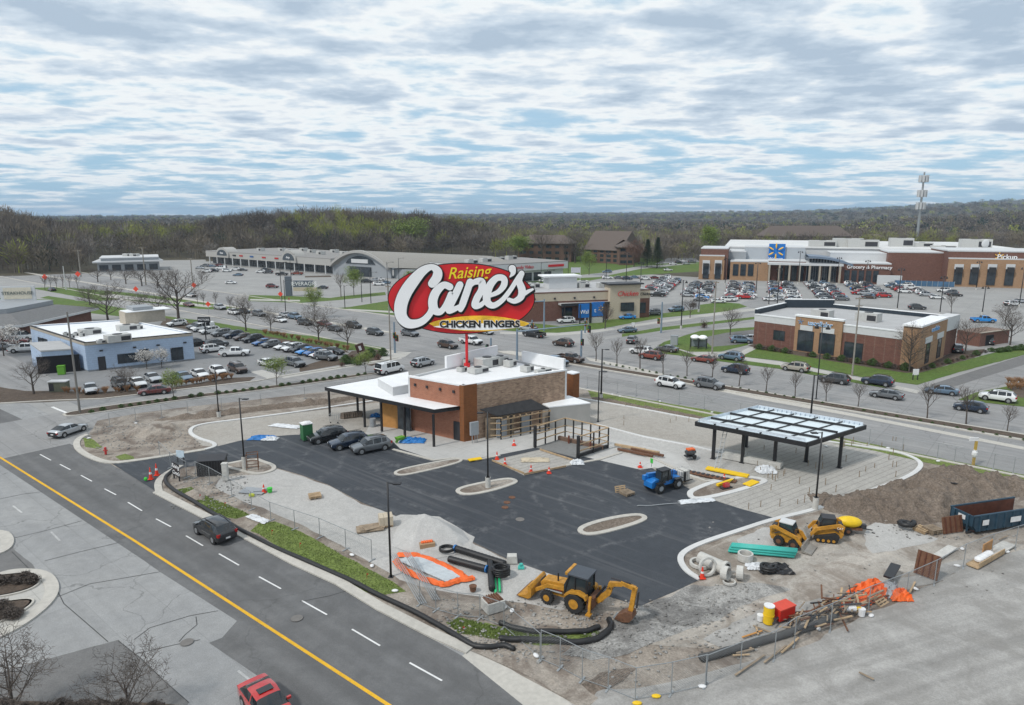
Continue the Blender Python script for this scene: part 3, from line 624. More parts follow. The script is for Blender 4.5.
def car_parts(kind):
    """list of (name, mesh, location, parent index or None)"""
    L,wd,st,V,g,ax,wr=car_shape(kind);P=[]
    b=MB();vs,fs=sub(V,g['body']);b.add(vs,fs,0);nb=len(fs);vs,fs=sub(V,g['trim']);b.add(vs,fs,1)
    for x in ax:
        for s in (-1,1):
            b.tube([(x,s*(wd-.06),wr+.02),(x,s*(wd+.004),wr+.02)],wr+.075,14,mi=1)
    if kind=='pickup':
        for s in (-1,1): b.box((-1.83,s*.95,.8),(1.98,.09,.42),mi=0)
        b.box((-2.83,0,.8),(.1,1.9,.42),mi=0);b.box((-1.83,0,.85),(1.9,1.8,.03),mi=1);b.box((-.88,0,.84),(.06,1.9,.36),mi=0)
    if kind in('suv','van'):
        for s in (-1,1): b.bar((-1.8,s*.66,st[6][3]+.05),(.3,s*.66,st[6][3]+.05),.05,.05,mi=1)
    P.append(('body',b,[None,m_trim],None,(0,0,0)))
    for k,n in (('windshield','windshield'),('rear_window','rear_window'),('sw0','side_window'),('sw1','side_window')):
        if not g[k]: continue
        q=MB();vs,fs=sub(V,g[k]);q.add(vs,fs,0);P.append((n,q,[m_glass],None,(0,0,0)))
    for x in ax:
        for s in (-1,1):
            t=MB();t.tube([(0,-s*.2,0),(0,s*.005,0),(0,s*.025,0)],[wr,wr,wr*.9],16,mi=0)
            P.append(('wheel',t,[m_tyre],None,(x,s*wd,wr)))
            r=MB();r.tube([(0,s*.015,0),(0,s*.032,0)],[wr*.66,wr*.60],12);P.append(('rim',r,[m_rim],len(P)-1,(0,0,0)))
    x0=st[1][0];zb=st[1][2]
    for s in (-1,1):
        P.append(('headlight',MB().box((0,0,0),(.22,.34,.15),rz=-s*.35),[m_head],None,(x0-.10,s*st[1][4]*.80,zb-.21)))
    x1=st[-1][0];zt=st[-2][2]
    for s in (-1,1):
        P.append(('taillight',MB().box((0,0,0),(.22,.26,.2 if kind!='suv' else .26),rz=s*.25),[m_tail],None,(x1+.09,s*st[-1][4]*.93,zt-.32)))
    P.append(('grille',MB().box((0,0,0),(.08,st[1][4]*1.0,.2)),[m_trim],None,(st[0][0]-.03,0,st[0][2]-.2)))
    P.append(('number_plate',MB().box((0,0,0),(.03,.4,.14)),[m_plate],None,(x1-.02,0,.52 if kind!='pickup' else .5)))
    wsx=[s for s in st if len(s)>6][0][0]+.45;bz=st[3][2]
    for s in (-1,1): P.append(('side_mirror',MB().box((0,0,0),(.14,.24,.15)),[None],None,(wsx,s*(wd+.07),bz+.0)))
    return P
def car_proto(kind):
    if kind in CARS: return CARS[kind]
    P=car_parts(kind);out=[]
    for n,mb,ms,par,loc in P:
        import bmesh
        me=mb.mesh(n,[x or PNT['gray'] for x in ms],smooth=n in('body',))
        b=bmesh.new();b.from_mesh(me);bmesh.ops.remove_doubles(b,verts=b.verts,dist=1e-5);bmesh.ops.recalc_face_normals(b,faces=b.faces);b.to_mesh(me);b.free()
        if n=='body': 
            me.polygons.foreach_set('use_smooth',[True]*len(me.polygons))
            try: me.set_sharp_from_angle(angle=R(38))
            except Exception: pass
        out.append((n,me,ms[0] is None,par,loc))
    # far version: one mesh
    m=MB()
    for n,mb,ms,par,loc in P:
        if n in('number_plate','side_mirror','grille'): continue
        ox=loc if par is None else tuple(a+b for a,b in zip(loc,P[par][4]))
        idx={None:0}
        mi=[{'body':None,'windshield':2,'rear_window':2,'side_window':2,'wheel':3,'rim':4,'headlight':5,'taillight':6}[n]]*len(mb.f)
        if n=='body': mi=[x for x in mb.m]
        o=len(m.v);m.v+=[(p[0]+ox[0],p[1]+ox[1],p[2]+ox[2]) for p in mb.v];m.f+=[tuple(i+o for i in f) for f in mb.f];m.m+=mi
    far=m.mesh('far_'+kind,[PNT['gray'],m_trim,m_glass,m_tyre,m_rim,m_head,m_tail])
    import bmesh
    b=bmesh.new();b.from_mesh(far);bmesh.ops.recalc_face_normals(b,faces=b.faces);b.to_mesh(far);b.free()
    CARS[kind]=(out,far);return CARS[kind]
NAMEK={'sedan':'sedan_car','suv':'suv_car','hatch':'hatchback_car','pickup':'pickup_truck','van':'van'}
USED=set()
def car(px,py,kind,colour,head,label,group=None,world=None,far=False,sc=1.):
    x,y=world or G(px,py);out,fm=car_proto(kind)
    if label in USED: print('DUPLABEL',label)
    USED.add(label);cat='truck' if kind=='pickup' else 'van' if kind=='van' else 'car'
    z=.055
    if far:
        o=bpy.data.objects.new(NAMEK[kind],fm);COL.objects.link(o);o.location=(x,y,z);o.rotation_euler=(0,0,R(head));o.scale=(sc,)*3
        o.material_slots[0].link='OBJECT';o.material_slots[0].material=PNT[colour];return tag(o,label,cat,group)
    t=thing(NAMEK[kind],label,cat,(x,y,z),R(head),group,sc);obs=[]
    for n,me,pn,par,loc in out:
        o=bpy.data.objects.new(n,me);COL.objects.link(o);o.parent=t if par is None else obs[par];o.location=loc
        if pn: o.material_slots[0].link='OBJECT';o.material_slots[0].material=PNT[colour]
        obs.append(o)
    return t
# ---------------------------------------------------------------- trees
def grow(seed,h,th,r0,spread=.6,levels=4,kids=(7,4,4,3),up=.35,clear=.3,wob=.12,l1=.62):
    """returns trunk builder, crown builder, twig end points"""
    rn=random.Random(seed);T=MB();C=MB();ends=[]
    def branch(p,d,L,r,lv):
        n=4 if lv==0 else 3 if lv<levels else 2
        pts=[p];q=p;dd=d
        for i in range(n):
            dd=(dd+Vector((rn.uniform(-1,1),rn.uniform(-1,1),rn.uniform(-.6,1)))*wob*(1 if lv else .4)+Vector((0,0,up*.18*(lv>0)))).normalized();q=q+dd*(L/n);pts.append(q)
        rs=[r*(1-.75*i/n) for i in range(n+1)] if lv else [r*(1-.6*i/n) for i in range(n+1)]
        (T if lv<2 else C).tube(pts,rs,6 if lv==0 else 4 if lv==1 else 3,caps=False)
        if lv>=levels: ends.append(q);ends.append(pts[1]);return
        k=kids[min(lv,len(kids)-1)]
        for i in range(k):
            t=(clear+(1-clear)*(i+.5)/k if lv==0 else .3+.7*(i+.6)/k)*n;j=min(int(t),n-1);b=pts[j].lerp(pts[j+1],t-j)
            a=2.4*i+rn.uniform(-.5,.5)+lv;e=Vector((math.cos(a),math.sin(a),0))
            ax=(pts[j+1]-pts[j]).normalized();s=spread*(rn.uniform(.75,1.2));side=(e-ax*e.dot(ax)).normalized()
            nd=(ax*math.cos(s)+side*math.sin(s)).normalized()
            branch(b,nd,L*(l1 if lv==0 else .58)*rn.uniform(.75,1.1)*(1-.35*i/k if lv==0 else 1),max(r*.45,.015),lv+1)
        if lv>0: branch(pts[-1],dd,L*.5,rs[-1]*.9,lv+1)
    branch(Vector((0,0,0)),Vector((0,0,1)),h,r0,0);return T,C,ends
def leaves(C,ends,n,size,rn,spread=.5,flat=.5,mi=0):
    for k in range(n):
        e=rn.choice(ends);p=e+Vector((rn.gauss(0,spread),rn.gauss(0,spread),rn.gauss(0,spread*.7)))
        a=Vector((rn.uniform(-1,1),rn.uniform(-1,1),rn.uniform(-flat,flat))).normalized();b=a.cross(Vector((rn.uniform(-1,1),rn.uniform(-1,1),rn.uniform(-1,1)))).normalized();s=size*rn.uniform(.6,1.4)
        o=len(C.v);C.v+=[tuple(p-a*s),tuple(p+b*s*.6),tuple(p+a*s),tuple(p-b*s*.6)];C.f.append((o,o+1,o+2,o+3));C.m.append(mi)
TP={}
def tree_proto(kind):
    if kind in TP: return TP[kind]
    rn=random.Random(hash(kind)%1000 if 0 else sum(map(ord,kind)))
    if kind.startswith('street'):   # young upright bare street tree, 5 m
        T,C,E=grow(rn.randint(0,99),3.6,0,.09,.62,3,(9,5,4),up=.9,clear=.42,l1=.55);ms=[m_twig];mt=m_bark
    elif kind.startswith('bare'):   # round bare crown, 8 m
        T,C,E=grow(rn.randint(0,99),4.6,0,.19,.85,4,(9,5,4,3),up=.6,clear=.32,l1=.78);ms=[m_twig];mt=m_bark
    elif kind.startswith('wide'):
        T,C,E=grow(rn.randint(0,99),2.6,0,.13,1.05,4,(9,5,4,4),up=.45,clear=.25,l1=1.2);ms=[m_twig];mt=m_bark
    elif kind.startswith('cone'):
        T,C,E=grow(rn.randint(0,99),6.,0,.14,.95,3,(26,5,4),up=.5,clear=.1,l1=.5);ms=[m_twig];mt=m_bark
    elif kind.startswith('green'):
        T,C,E=grow(rn.randint(0,99),3.4,0,.08,.8,3,(9,5,4),up=.5,clear=.35,l1=.62);ms=[m_leaf,m_twig];leaves(C,E,2600,.085,rn,.28);mt=m_bark
        C.m=[1]*(len(C.m)-2600)+[0]*2600
    elif kind.startswith('budding'):
        T,C,E=grow(rn.randint(0,99),6.5,0,.16,.8,4,(9,5,3,3),up=.6,clear=.25,l1=.6);ms=[m_leaf,m_twig];nn=len(C.m);leaves(C,E,4200,.15,rn,.5);mt=m_bark;C.m=[1]*nn+[0]*4200
    elif kind.startswith('blossom'):
        T,C,E=grow(rn.randint(0,99),2.6,0,.08,.9,3,(9,5,4),up=.45,clear=.3,l1=.8);ms=[m_blos,m_twig];nn=len(C.m);leaves(C,E,1700,.09,rn,.25);mt=m_bark;C.m=[1]*nn+[0]*1700
    elif kind.startswith('rusty'):
        T,C,E=grow(rn.randint(0,99),7,0,.2,.85,4,(9,5,4,3),up=.5,clear=.2,l1=.6);ms=[m_twig2];leaves(C,E,2500,.14,rn,.45);mt=m_bark
    elif kind.startswith('spruce'):
        T=MB();T.tube([(0,0,0),(0,0,14)],[.25,.03],6);C=MB();ms=[m_never];mt=m_bark
        for k in range(5200):
            z=1.2+12.8*rn.random()**.8;rr=3.4*(1-(z-.8)/13.6)*(rn.random()**.45);a=rn.uniform(0,6.283);p=Vector((rr*math.cos(a),rr*math.sin(a),z-rr*.18))
            d=Vector((math.cos(a),math.sin(a),-.35)).normalized();s=d.cross(Vector((0,0,1))).normalized();q=rn.uniform(.2,.45);o=len(C.v)
            C.v+=[tuple(p),tuple(p+d*q+s*q*.35),tuple(p+d*q*1.6),tuple(p+d*q-s*q*.35)];C.f.append((o,o+1,o+2,o+3));C.m.append(0)
    TP[kind]=(T.mesh('trunk',[mt],True),C.mesh('crown',ms));
    me=TP[kind][1];zs=[v.co.z for v in me.vertices];TP[kind]+=(max(zs),)
    return TP[kind]
def tree(px,py,ytop,kind,label,name='bare_tree',group=None,wk=1.,world=None,h=None,rz=None):
    x,y=world or G(px,py);tm,cm,hh=tree_proto(kind);h=h or HT(px,py,ytop);s=h/hh
    if label in USED and group is None: print('DUPLABEL',label)
    USED.add(label)
    t=thing(name,label,'tree',(x,y,0.),rz if rz is not None else (px*1.7)%6.28,group,(s*wk,s*wk,s))
    for n,me in (('trunk',tm),('crown',cm)):
        o=bpy.data.objects.new(n,me);COL.objects.link(o);o.parent=t
    return t
def shrub_mesh(seed,r,h,n,size,ms,twig=40,mi=0):
    rn=random.Random(seed);C=MB()
    for k in range(twig):
        a=rn.uniform(0,6.283);q=rn.uniform(.3,1);C.tube([(0,0,0),(r*q*.5*math.cos(a),r*q*.5*math.sin(a),h*.6),(r*q*math.cos(a),r*q*math.sin(a),h*rn.uniform(.6,1))],[.02,.012,.005],3,caps=False,mi=len(ms)-1)
    for k in range(n):
        a=rn.uniform(0,6.283);ph=rn.random();q=math.sqrt(rn.random());z=h*ph;rr=r*q*math.sin(math.pi*min(1,.25+ph*.7))
        leaves(C,[Vector((rr*math.cos(a),rr*math.sin(a),z))],1,size,rn,.02)
    return C.mesh('shrub',ms)
SHR={}
def shrub(px,py,kind,label,group,sc=1.,cat='shrub',name='shrub',world=None,z=.1):
    if kind not in SHR:
        if kind=='hedge': SHR[kind]=shrub_mesh(1,.55,.55,520,.06,[m_leafd,m_twig],20)
        if kind=='brown': SHR[kind]=shrub_mesh(2,.6,.8,450,.06,[m_twig2,m_twig],60)
        if kind=='grass': SHR[kind]=shrub_mesh(3,.55,.9,0,.05,[mat('dry_grass',(.33,.19,.10),.9,var=.3,scale=2)],110)
        if kind=='bush': SHR[kind]=shrub_mesh(4,1.,1.3,1100,.09,[m_leafd,m_twig],60)
        if kind=='dark': SHR[kind]=shrub_mesh(5,.8,.8,500,.07,[m_twig,m_twig],80)
    x,y=world or G(px,py);o=bpy.data.objects.new(name,SHR[kind]);COL.objects.link(o);o.location=(x,y,z);o.scale=(sc,sc,sc);o.rotation_euler=(0,0,random.uniform(0,6.28))
    return tag(o,label,cat,group)
# ---------------------------------------------------------------- woodland: thousands of bare trees nobody could count
def twig_tree(seed,h,r,n,tw):
    rn=random.Random(seed);v=[];f=[]
    def tri(a,b,c): o=len(v);v.extend([a,b,c]);f.append((o,o+1,o+2))
    for k in range(3):
        a=k*2.09;b=a+2.09;R_=.22
        tri((R_*math.cos(a),R_*math.sin(a),0),(R_*math.cos(b),R_*math.sin(b),0),(0,0,h*.75))
    for k in range(n):
        a=rn.uniform(0,6.283);u=rn.random();ph=math.acos(1-1.85*rn.random());q=rn.uniform(.25,.85)
        c=Vector((0,0,h*.52));d=Vector((math.sin(ph)*math.cos(a),math.sin(ph)*math.sin(a),math.cos(ph)))
        p0=c+Vector((d.x*r*q,d.y*r*q,d.z*h*.46*q));dd=(Vector((d.x,d.y,abs(d.z)+.6))+Vector((rn.uniform(-.4,.4),rn.uniform(-.4,.4),rn.uniform(-.2,.4)))).normalized()
        l=rn.uniform(.22,.42)*h*.45;s=dd.cross(Vector((rn.uniform(-1,1),rn.uniform(-1,1),rn.uniform(-1,1)))).normalized()*tw*rn.uniform(.5,1.3)
        tri(tuple(p0-s),tuple(p0+s),tuple(p0+dd*l))
    return np.array(v,np.float32),np.array(f,np.int32)
def scatter(name,label,cat,variants,pos,scl,mats,mi):
    vs=[];fs=[];ms=[];off=0
    for i,(p,s) in enumerate(zip(pos,scl)):
        V,Fa=variants[i%len(variants)];a=(i*2.399)%6.283;ca,sa=math.cos(a),math.sin(a)
        q=np.empty_like(V);q[:,0]=(V[:,0]*ca-V[:,1]*sa)*s[0]+p[0];q[:,1]=(V[:,0]*sa+V[:,1]*ca)*s[0]+p[1];q[:,2]=V[:,2]*s[1]+p[2]
        vs.append(q);fs.append(Fa+off);off+=len(V);ms.append(np.full(len(Fa),mi[i],np.int32))
    V=np.concatenate(vs);Fa=np.concatenate(fs);ms=np.concatenate(ms)
    me=bpy.data.meshes.new(name);me.vertices.add(len(V));me.vertices.foreach_set('co',V.ravel());n=len(Fa)
    me.loops.add(n*3);me.loops.foreach_set('vertex_index',Fa.ravel());me.polygons.add(n)
    me.polygons.foreach_set('loop_start',np.arange(0,n*3,3,dtype=np.int32))
    for m in mats: me.materials.append(m)
    me.polygons.foreach_set('material_index',ms);me.update()
    o=bpy.data.objects.new(name,me);COL.objects.link(o);return tag(o,label,cat,None,'stuff')
FM=[mat('woods_grey_brown',(.135,.115,.098),.95,var=.2,scale=.02),mat('woods_dark',(.08,.068,.06),.95,var=.2,scale=.02),mat('woods_tan',(.18,.15,.11),.95,var=.2,scale=.02),mat('woods_budding_green',(.25,.27,.06),.9,var=.2,scale=.05),mat('woods_evergreen',(.03,.05,.035),.9,var=.2,scale=.05),mat('woods_pale_grey',(.22,.20,.18),.95,var=.2,scale=.02)]
def woods():
    rn=np.random.default_rng(5);near=[twig_tree(k,17,4.6,250,.12) for k in range(6)];pos=[];sc=[];mi=[]
    r=345.
    while r<900:
        step=6.6+(r-345)*.011;k=int(1.5*r/step)
        for j in range(k):
            t=-.75+1.5*(j+rn.random())/k;rr=r+rn.uniform(-.5,.5)*step;x,y=rr*math.sin(t),rr*math.cos(t);px=512+F*x/y
            if y<RS(px)*1.0+rn.uniform(0,6) or px<-60 or px>1090: continue
            if 700<px and y<500+rn.uniform(0,10): continue
            if 505<px<640 and y<430: continue
            q=rn.uniform(.75,1.15);pos.append((x,y,terr(x,y)-.4));sc.append((q*rn.uniform(1.0,1.5),q*(1. if px<500 else .85)));
            c=noise.noise(Vector((x*.012,y*.012,0)));u=rn.random()
            mi.append(3 if (c>.28 and u<.5) or u<(.035 if px<480 else .12) else 4 if u>.985 else 5 if u>.93 else 2 if (c<-.12 and u<.6) or (px>560 and u<.35) else 1 if u<.42 else 0)
        r+=step
    print('near trees',len(pos));scatter('woodland','bare grey brown woodland of crowded trees behind the shops','woodland',near,pos,sc,FM,mi)
    mid=[twig_tree(20+k,13,6.,64,.75) for k in range(5)];pos=[];sc=[];mi=[];r=900.
    while r<7000:
        step=12.5+(r-900)*.012;k=int(1.5*r/step)
        for j in range(k):
            t=-.72+1.44*(j+rn.random())/k;rr=r+rn.uniform(-.5,.5)*step;x,y=rr*math.sin(t),rr*math.cos(t)
            q=rn.uniform(.7,1.5)*(1+(r-900)/6000*1.3);pos.append((x,y,terr(x,y)-3));sc.append((q*1.15,q*rn.uniform(.6,1.15)/(1+(r-900)/7000)))
            u=rn.random();c=noise.noise(Vector((x*.004,y*.004,3)))
            mi.append(3 if u<.08+.3*max(0,c) else 4 if u>.93-.12*max(0,-c) else 5 if u>.85 else 2 if u<.33+.2*c else 1 if u<.55 else 0)
        r+=step
    print('far trees',len(pos));scatter('distant_woodland','distant wooded ridges fading to blue at the horizon','woodland',mid,pos,sc,FM,mi)
woods()
# ---------------------------------------------------------------- text
def text(s,size,m,parent,loc,rot,ext=.02,name='lettering',shear=0.,sx=1.,align='CENTER',off=0.):
    cu=bpy.data.curves.new(name,'FONT');cu.body=s;cu.size=size;cu.extrude=ext;cu.align_x=align;cu.align_y='CENTER';cu.shear=shear;cu.offset=off
    o=bpy.data.objects.new(name,cu);COL.objects.link(o);bpy.context.view_layer.update()
    me=bpy.data.meshes.new_from_object(o.evaluated_get(bpy.context.evaluated_depsgraph_get()));bpy.data.objects.remove(o)
    me.materials.clear();me.materials.append(m);q=bpy.data.objects.new(name,me);COL.objects.link(q);q.parent=parent;q.location=loc;q.rotation_euler=rot;q.scale=(sx,1,1);return q
# ---------------------------------------------------------------- poles, signals, fences
def lamp_pole(px,py,yt,label,name='parking_lot_light',group='parking lot light poles',heads=1,base=.9,m=None,r=.09,style='box',rz=0.,basew=.28,world=None,h=None):
    m=m or m_bsteel;x,y=world or G(px,py);h=h or HT(px,py,yt);t=thing(name,label,'light pole',(x,y,0),rz,group)
    USED.add(label)
    if base: MB().tube([(0,0,0),(0,0,base)],basew,14).build('concrete_base',m_cbase,t)
    MB().box((0,0,base),(.4,.4,.05)).build('base_plate',m,t)
    MB().tube([(0,0,base+.05),(0,0,h)],[r,r*.8],10).build('pole',m,t,smooth=True)
    for k in range(heads):
        s=1 if k==0 else -1
        if style=='box':
            MB().bar((0,0,h-.08),(s*.45,0,h-.08),.06).build('arm',m,t)
            MB().box((s*.75,0,h-.14),(.62,.42,.11)).build('lamp_head',m,t,bevel=.02)
        elif style=='bell':
            MB().tube([(0,0,h-.4),(s*.35,0,h),(s*.8,0,h-.15)],.035,6).build('arm',m,t)
            MB().tube([(s*.8,0,h-.15),(s*.8,0,h-.4),(s*.8,0,h-.75)],[.08,.18,.38],12).build('lamp_head',m,t,smooth=True)
        elif style=='cobra':
            MB().tube([(0,0,h-.6),(s*.8,0,h-.1),(s*1.8,0,h)],.05,6).build('arm',m,t);MB().ball((s*2.1,0,h-.03),(.4,.16,.1)).build('lamp_head',m,t)
    return t
def util_pole(px,py,yt,label,arms=((.6,2.2),),r=.16,m=None,lamps=False,rz=0.,group=None,name='utility_pole'):
    x,y=G(px,py);h=HT(px,py,yt);t=thing(name,label,'pole',(x,y,0),rz,group);m=m or mat('pole_wood',(.26,.24,.21),.9,var=.2)
    MB().tube([(0,0,0),(0,0,h)],[r,r*.65],10).build('pole',m,t)
    for d,wd in arms:
        MB().bar((-wd/2,0,h-d),(wd/2,0,h-d),.12,.14).build('crossarm',m_wood2,t)
        for k in (-.45,-.2,.2,.45): MB().cyl((wd*k,0,h-d+.07),.05,.2,6).build('insulator',m_steel,t)
    if lamps: MB().tube([(0,0,h*.75),(.9,0,h*.8)],.05,6).build('arm',m_steel,t)
    return t
def fence(label,posts,h=1.9,group=None,name='chain_link_fence',feet=True,world=False,mesh=True,lean=0.,stop=None,lower=False):
    P=[p if world else G(*p) for p in posts];o=thing(name,label,'fence',(P[0][0],P[0][1],.03),0,group);ox,oy=P[0];P=[(x-ox,y-oy) for x,y in P]
    for x,y in P:
        q=MB();q.tube([(0,0,0),(lean,lean,h)],.032,6);p_=q.build('post',m_steel,o,loc=(x,y,0))
        if feet: MB().box((0,0,0),(.75,.12,.06),rz=1.).build('foot',m_steel,p_)
    t=MB()
    for a,b in zip(P,P[1:]):
        t.bar((*a,h-.03),(*b,h-.03),.035);
        if lower: t.bar((*a,.12),(*b,.12),.03)
    t.build('top_rail',m_steel,o)
    if mesh:
        w=MB()
        for a,b in zip(P,P[1:]):
            L_=math.dist(a,b);d=((b[0]-a[0])/L_,(b[1]-a[1])/L_);hh=h-.1;sp=.17;k=-hh
            while k<L_:
                for sg in (1,-1):
                    s0,s1=(k,k+hh) if sg>0 else (k+hh,k);z0,z1=.06,hh+.03
                    # clip to [0,L]
                    def cl(s0,z0,s1,z1):
                        for lim,fn in ((0,lambda s:s<0),(L_,lambda s:s>L_)):
                            if fn(s0) and fn(s1): return None
                            if fn(s0): q=(lim-s0)/(s1-s0);s0,z0=lim,z0+(z1-z0)*q
                            if fn(s1): q=(lim-s0)/(s1-s0);s1,z1=lim,z0+(z1-z0)*q
                        return s0,z0,s1,z1
                    r_=cl(s0,z0,s1,z1)
                    if not r_: continue
                    s0,z0,s1,z1=r_;g=.0055
                    o_=len(w.v);w.v+=[(a[0]+d[0]*s0,a[1]+d[1]*s0,z0-g),(a[0]+d[0]*s1,a[1]+d[1]*s1,z1-g),(a[0]+d[0]*s1,a[1]+d[1]*s1,z1+g),(a[0]+d[0]*s0,a[1]+d[1]*s0,z0+g)];w.f.append((o_,o_+1,o_+2,o_+3));w.m.append(0)
                k+=sp
        w.build('chain_link_mesh',m_steel,o,recalc=False)
    return o
# ---------------------------------------------------------------- building helpers (thing at A, local axes = world axes)
def lc(o,p): return (p[0]-o.location.x,p[1]-o.location.y)
def lerp(a,b,t): return (a[0]+(b[0]-a[0])*t,a[1]+(b[1]-a[1])*t)
def wallbox(t,name,A,B,z0,z1,m,th=.25,s0=0.,s1=1.,out=0.,parent=None,bevel=0):
    """upright slab along A-B between fractions s0..s1; out>0 moves it to the right-hand (street) side"""
    a=Vector(lerp(A,B,s0));b=Vector(lerp(A,B,s1));d=(b-a).normalized();n=Vector((d.y,-d.x))
    c=(a+b)/2+n*(out-th/2);c=lc(t,c)
    o=MB().box((0,0,0),((b-a).length,th,z1-z0)).build(name,m,parent or t,loc=(c[0],c[1],z0),rz=math.atan2(d.y,d.x),bevel=bevel);
    if parent: o.location=(c[0]-parent.location.x,c[1]-parent.location.y,z0-parent.location.z)
    return o
def opening(t,name,A,B,s,w,z0,z1,m=None,frame=None,bars=1,out=.04,fm=None):
    """glazed opening centred at fraction s: frame with pane(s) as sub-part"""
    A=Vector(A);B=Vector(B);d=(B-A).normalized();n=Vector((d.y,-d.x));c=A.lerp(B,s)+n*out;c=lc(t,c);h=z1-z0;rz=math.atan2(d.y,d.x)
    f=MB();e=.07
    for x in (-w/2+e/2,w/2-e/2): f.box((x,0,0),(e,.12,h))
    for z in (0,h-e): f.box((0,0,z),(w-2*e,.12,e))
    for k in range(1,bars): f.box((-w/2+w*k/bars,0,e),(.05,.1,h-2*e))
    fo=f.build(name,fm or m_dsteel,t,loc=(c[0],c[1],z0),rz=rz)
    MB().box((0,.0,0),(w-.08,.04,h-.08)).build('pane',m or m_bglass,fo,loc=(0,-.0,.04));return fo
def roofpoly(t,name,pts,z,m,th=.15,over=0.):
    q=[lc(t,p) for p in pts];return MB().prism(q,z-th,z,bottom=True).build(name,m,t)
def hvac(t,px=None,w=(2.2,1.6,1.1),z=5.,rz=0.,world=None,m=None,name='rooftop_unit'):
    p=world or G(px[0],px[1],z);c=lc(t,p);m=m or mat('hvac_metal',(.50,.50,.48),.5,.2,var=.1)
    o=MB().box((0,0,0),w).build(name,m,t,loc=(c[0],c[1],z),rz=rz,bevel=.03)
    MB().cyl((0,0,w[2]),min(w[:2])*.33,.08,14).build('fan_grille',m_dsteel,o)
    MB().box((w[0]*.25,-w[1]/2-.02,w[2]*.15),(w[0]*.4,.04,w[2]*.6)).build('louvre',m_dsteel,o);return o
b_red=brick_mat('orange_red_brick',(.36,.145,.085),(.31,.12,.07),(.33,.21,.15),var=.15)
b_pil=brick_mat('brown_orange_brick',(.24,.085,.025),(.20,.07,.02),(.17,.09,.05),var=.15)
b_tan=brick_mat('tan_mixed_brick',(.42,.29,.20),(.25,.16,.11),(.32,.26,.2),var=.3)
b_dk=brick_mat('dark_red_brick',(.17,.075,.055),(.14,.06,.045),(.2,.14,.11),var=.2)
b_ora=brick_mat('light_orange_brick',(.36,.215,.12),(.31,.18,.10),(.34,.25,.17),var=.15)
m_blue=brick_mat('pale_blue_painted_block',(.40,.50,.64),(.38,.475,.61),(.30,.38,.50),bw=.8,bh=.4,ms=.02,var=.08)
m_cream=mat('cream_stucco',(.50,.43,.33),.9,var=.08)
m_lgray=mat('light_grey_stucco',(.56,.57,.575),.85,var=.06)
m_mgray=mat('grey_metal_panel',(.31,.33,.35),.6,.1,var=.06)
m_dblue=mat('dark_blue_parapet',(.020,.032,.045),.6,var=.15)
m_memb=mat('dark_roof_felt',(.030,.030,.032),.85,var=.3,scale=1.5)
m_grayroof=mat('grey_membrane_roof',(.40,.40,.40),.85,var=.1,scale=.5)
m_copper=mat('tan_coping',(.42,.37,.30),.6)
# ---------------------------------------------------------------- the restaurant under construction
RH=7.3;R0=G(464,442);R1=G(567,370,RH);R3=G(408,376.5,RH);R2=W(-66.6,75.9);Rp=lerp(R0,R1,.10)
t=thing('restaurant_building','half finished brick restaurant with white roof and flat metal canopy on the building site','building',R0)
c3=[lc(t,p) for p in (R0,R1,R2,R3)]
wallbox(t,'brick_wall',R3,R0,0,RH-.1,b_red,.3)
wallbox(t,'stone_wall',Rp,R1,0,RH-.1,b_tan,.3)
wallbox(t,'rear_wall',R1,R2,0,RH,m_lgray,.3);wallbox(t,'side_wall',R2,R3,0,RH,m_lgray,.3)
q=MB();pa=lerp(R0,R3,.02);
d0=Vector((R0[0]-R3[0],R0[1]-R3[1])).normalized();d1=Vector((R1[0]-R0[0],R1[1]-R0[1])).normalized()
C0=Vector(R0);pl=[C0-d0*.5-d1*.1+Vector((d1.y,-d1.x))*.12,C0+Vector((d1.y,-d1.x))*.16-d1*.14,C0+d1*1.9+Vector((d1.y,-d1.x))*.16,C0+d1*1.9-Vector((d1.y,-d1.x))*.3,C0-d0*.5+d1*.3]
pl=[C0+Vector((d1.y,-d1.x))*.10-Vector((-d0.y,d0.x))*.10-d0*.6,C0+d0*.12-Vector((-d0.y,d0.x))*.10,C0+d1*1.9+Vector((d1.y,-d1.x))*.12,C0+d1*1.9-Vector((d1.y,-d1.x))*.35,C0+d1*.3-d0*.6]
q.prism([lc(t,p) for p in pl],0,RH+.05,bottom=True);q.build('corner_pier',b_pil,t)
roofpoly(t,'roof',[lerp(R0,R2,.02),lerp(R1,R3,.03),lerp(R2,R0,.02),lerp(R3,R1,.03)],RH-.25,m_whiter)
for A,B in ((R3,R0),(R0,R1)): wallbox(t,'parapet_coping',A,B,RH-.1,RH+.10,m_whiter,.5,out=.04 if A is R3 else .02)
wallbox(t,'raised_parapet',R2,R3,RH,RH+1.7,m_whiter,.4,s0=.02,s1=.62);wallbox(t,'raised_parapet',R1,R2,RH,RH+1.55,m_whiter,.4,s0=.02,s1=.60)
E1=W(-53.2,75.3);
ep=HT(572,398,373);MB().box((0,0,0),(1.5,1.6,ep)).build('end_pier',b_pil,t,loc=(*lc(t,G(572,398)),0),rz=R(45));MB().box((0,0,ep),(1.6,1.7,.15)).build('end_pier_cap',m_whiter,t,loc=(*lc(t,G(572,398)),0),rz=R(45))
for s in (.14,.36,.60,.84): 
    c=lc(t,lerp(R3,R0,s));MB().box((0,0,0),(.3,.12,.35)).build('scupper',m_dsteel,t,loc=(c[0]-.07,c[1]-.10,RH-1.1),rz=ang(R3,R0))
opening(t,'service_door',R3,R0,.89,1.15,.05,2.5,m_dsteel)
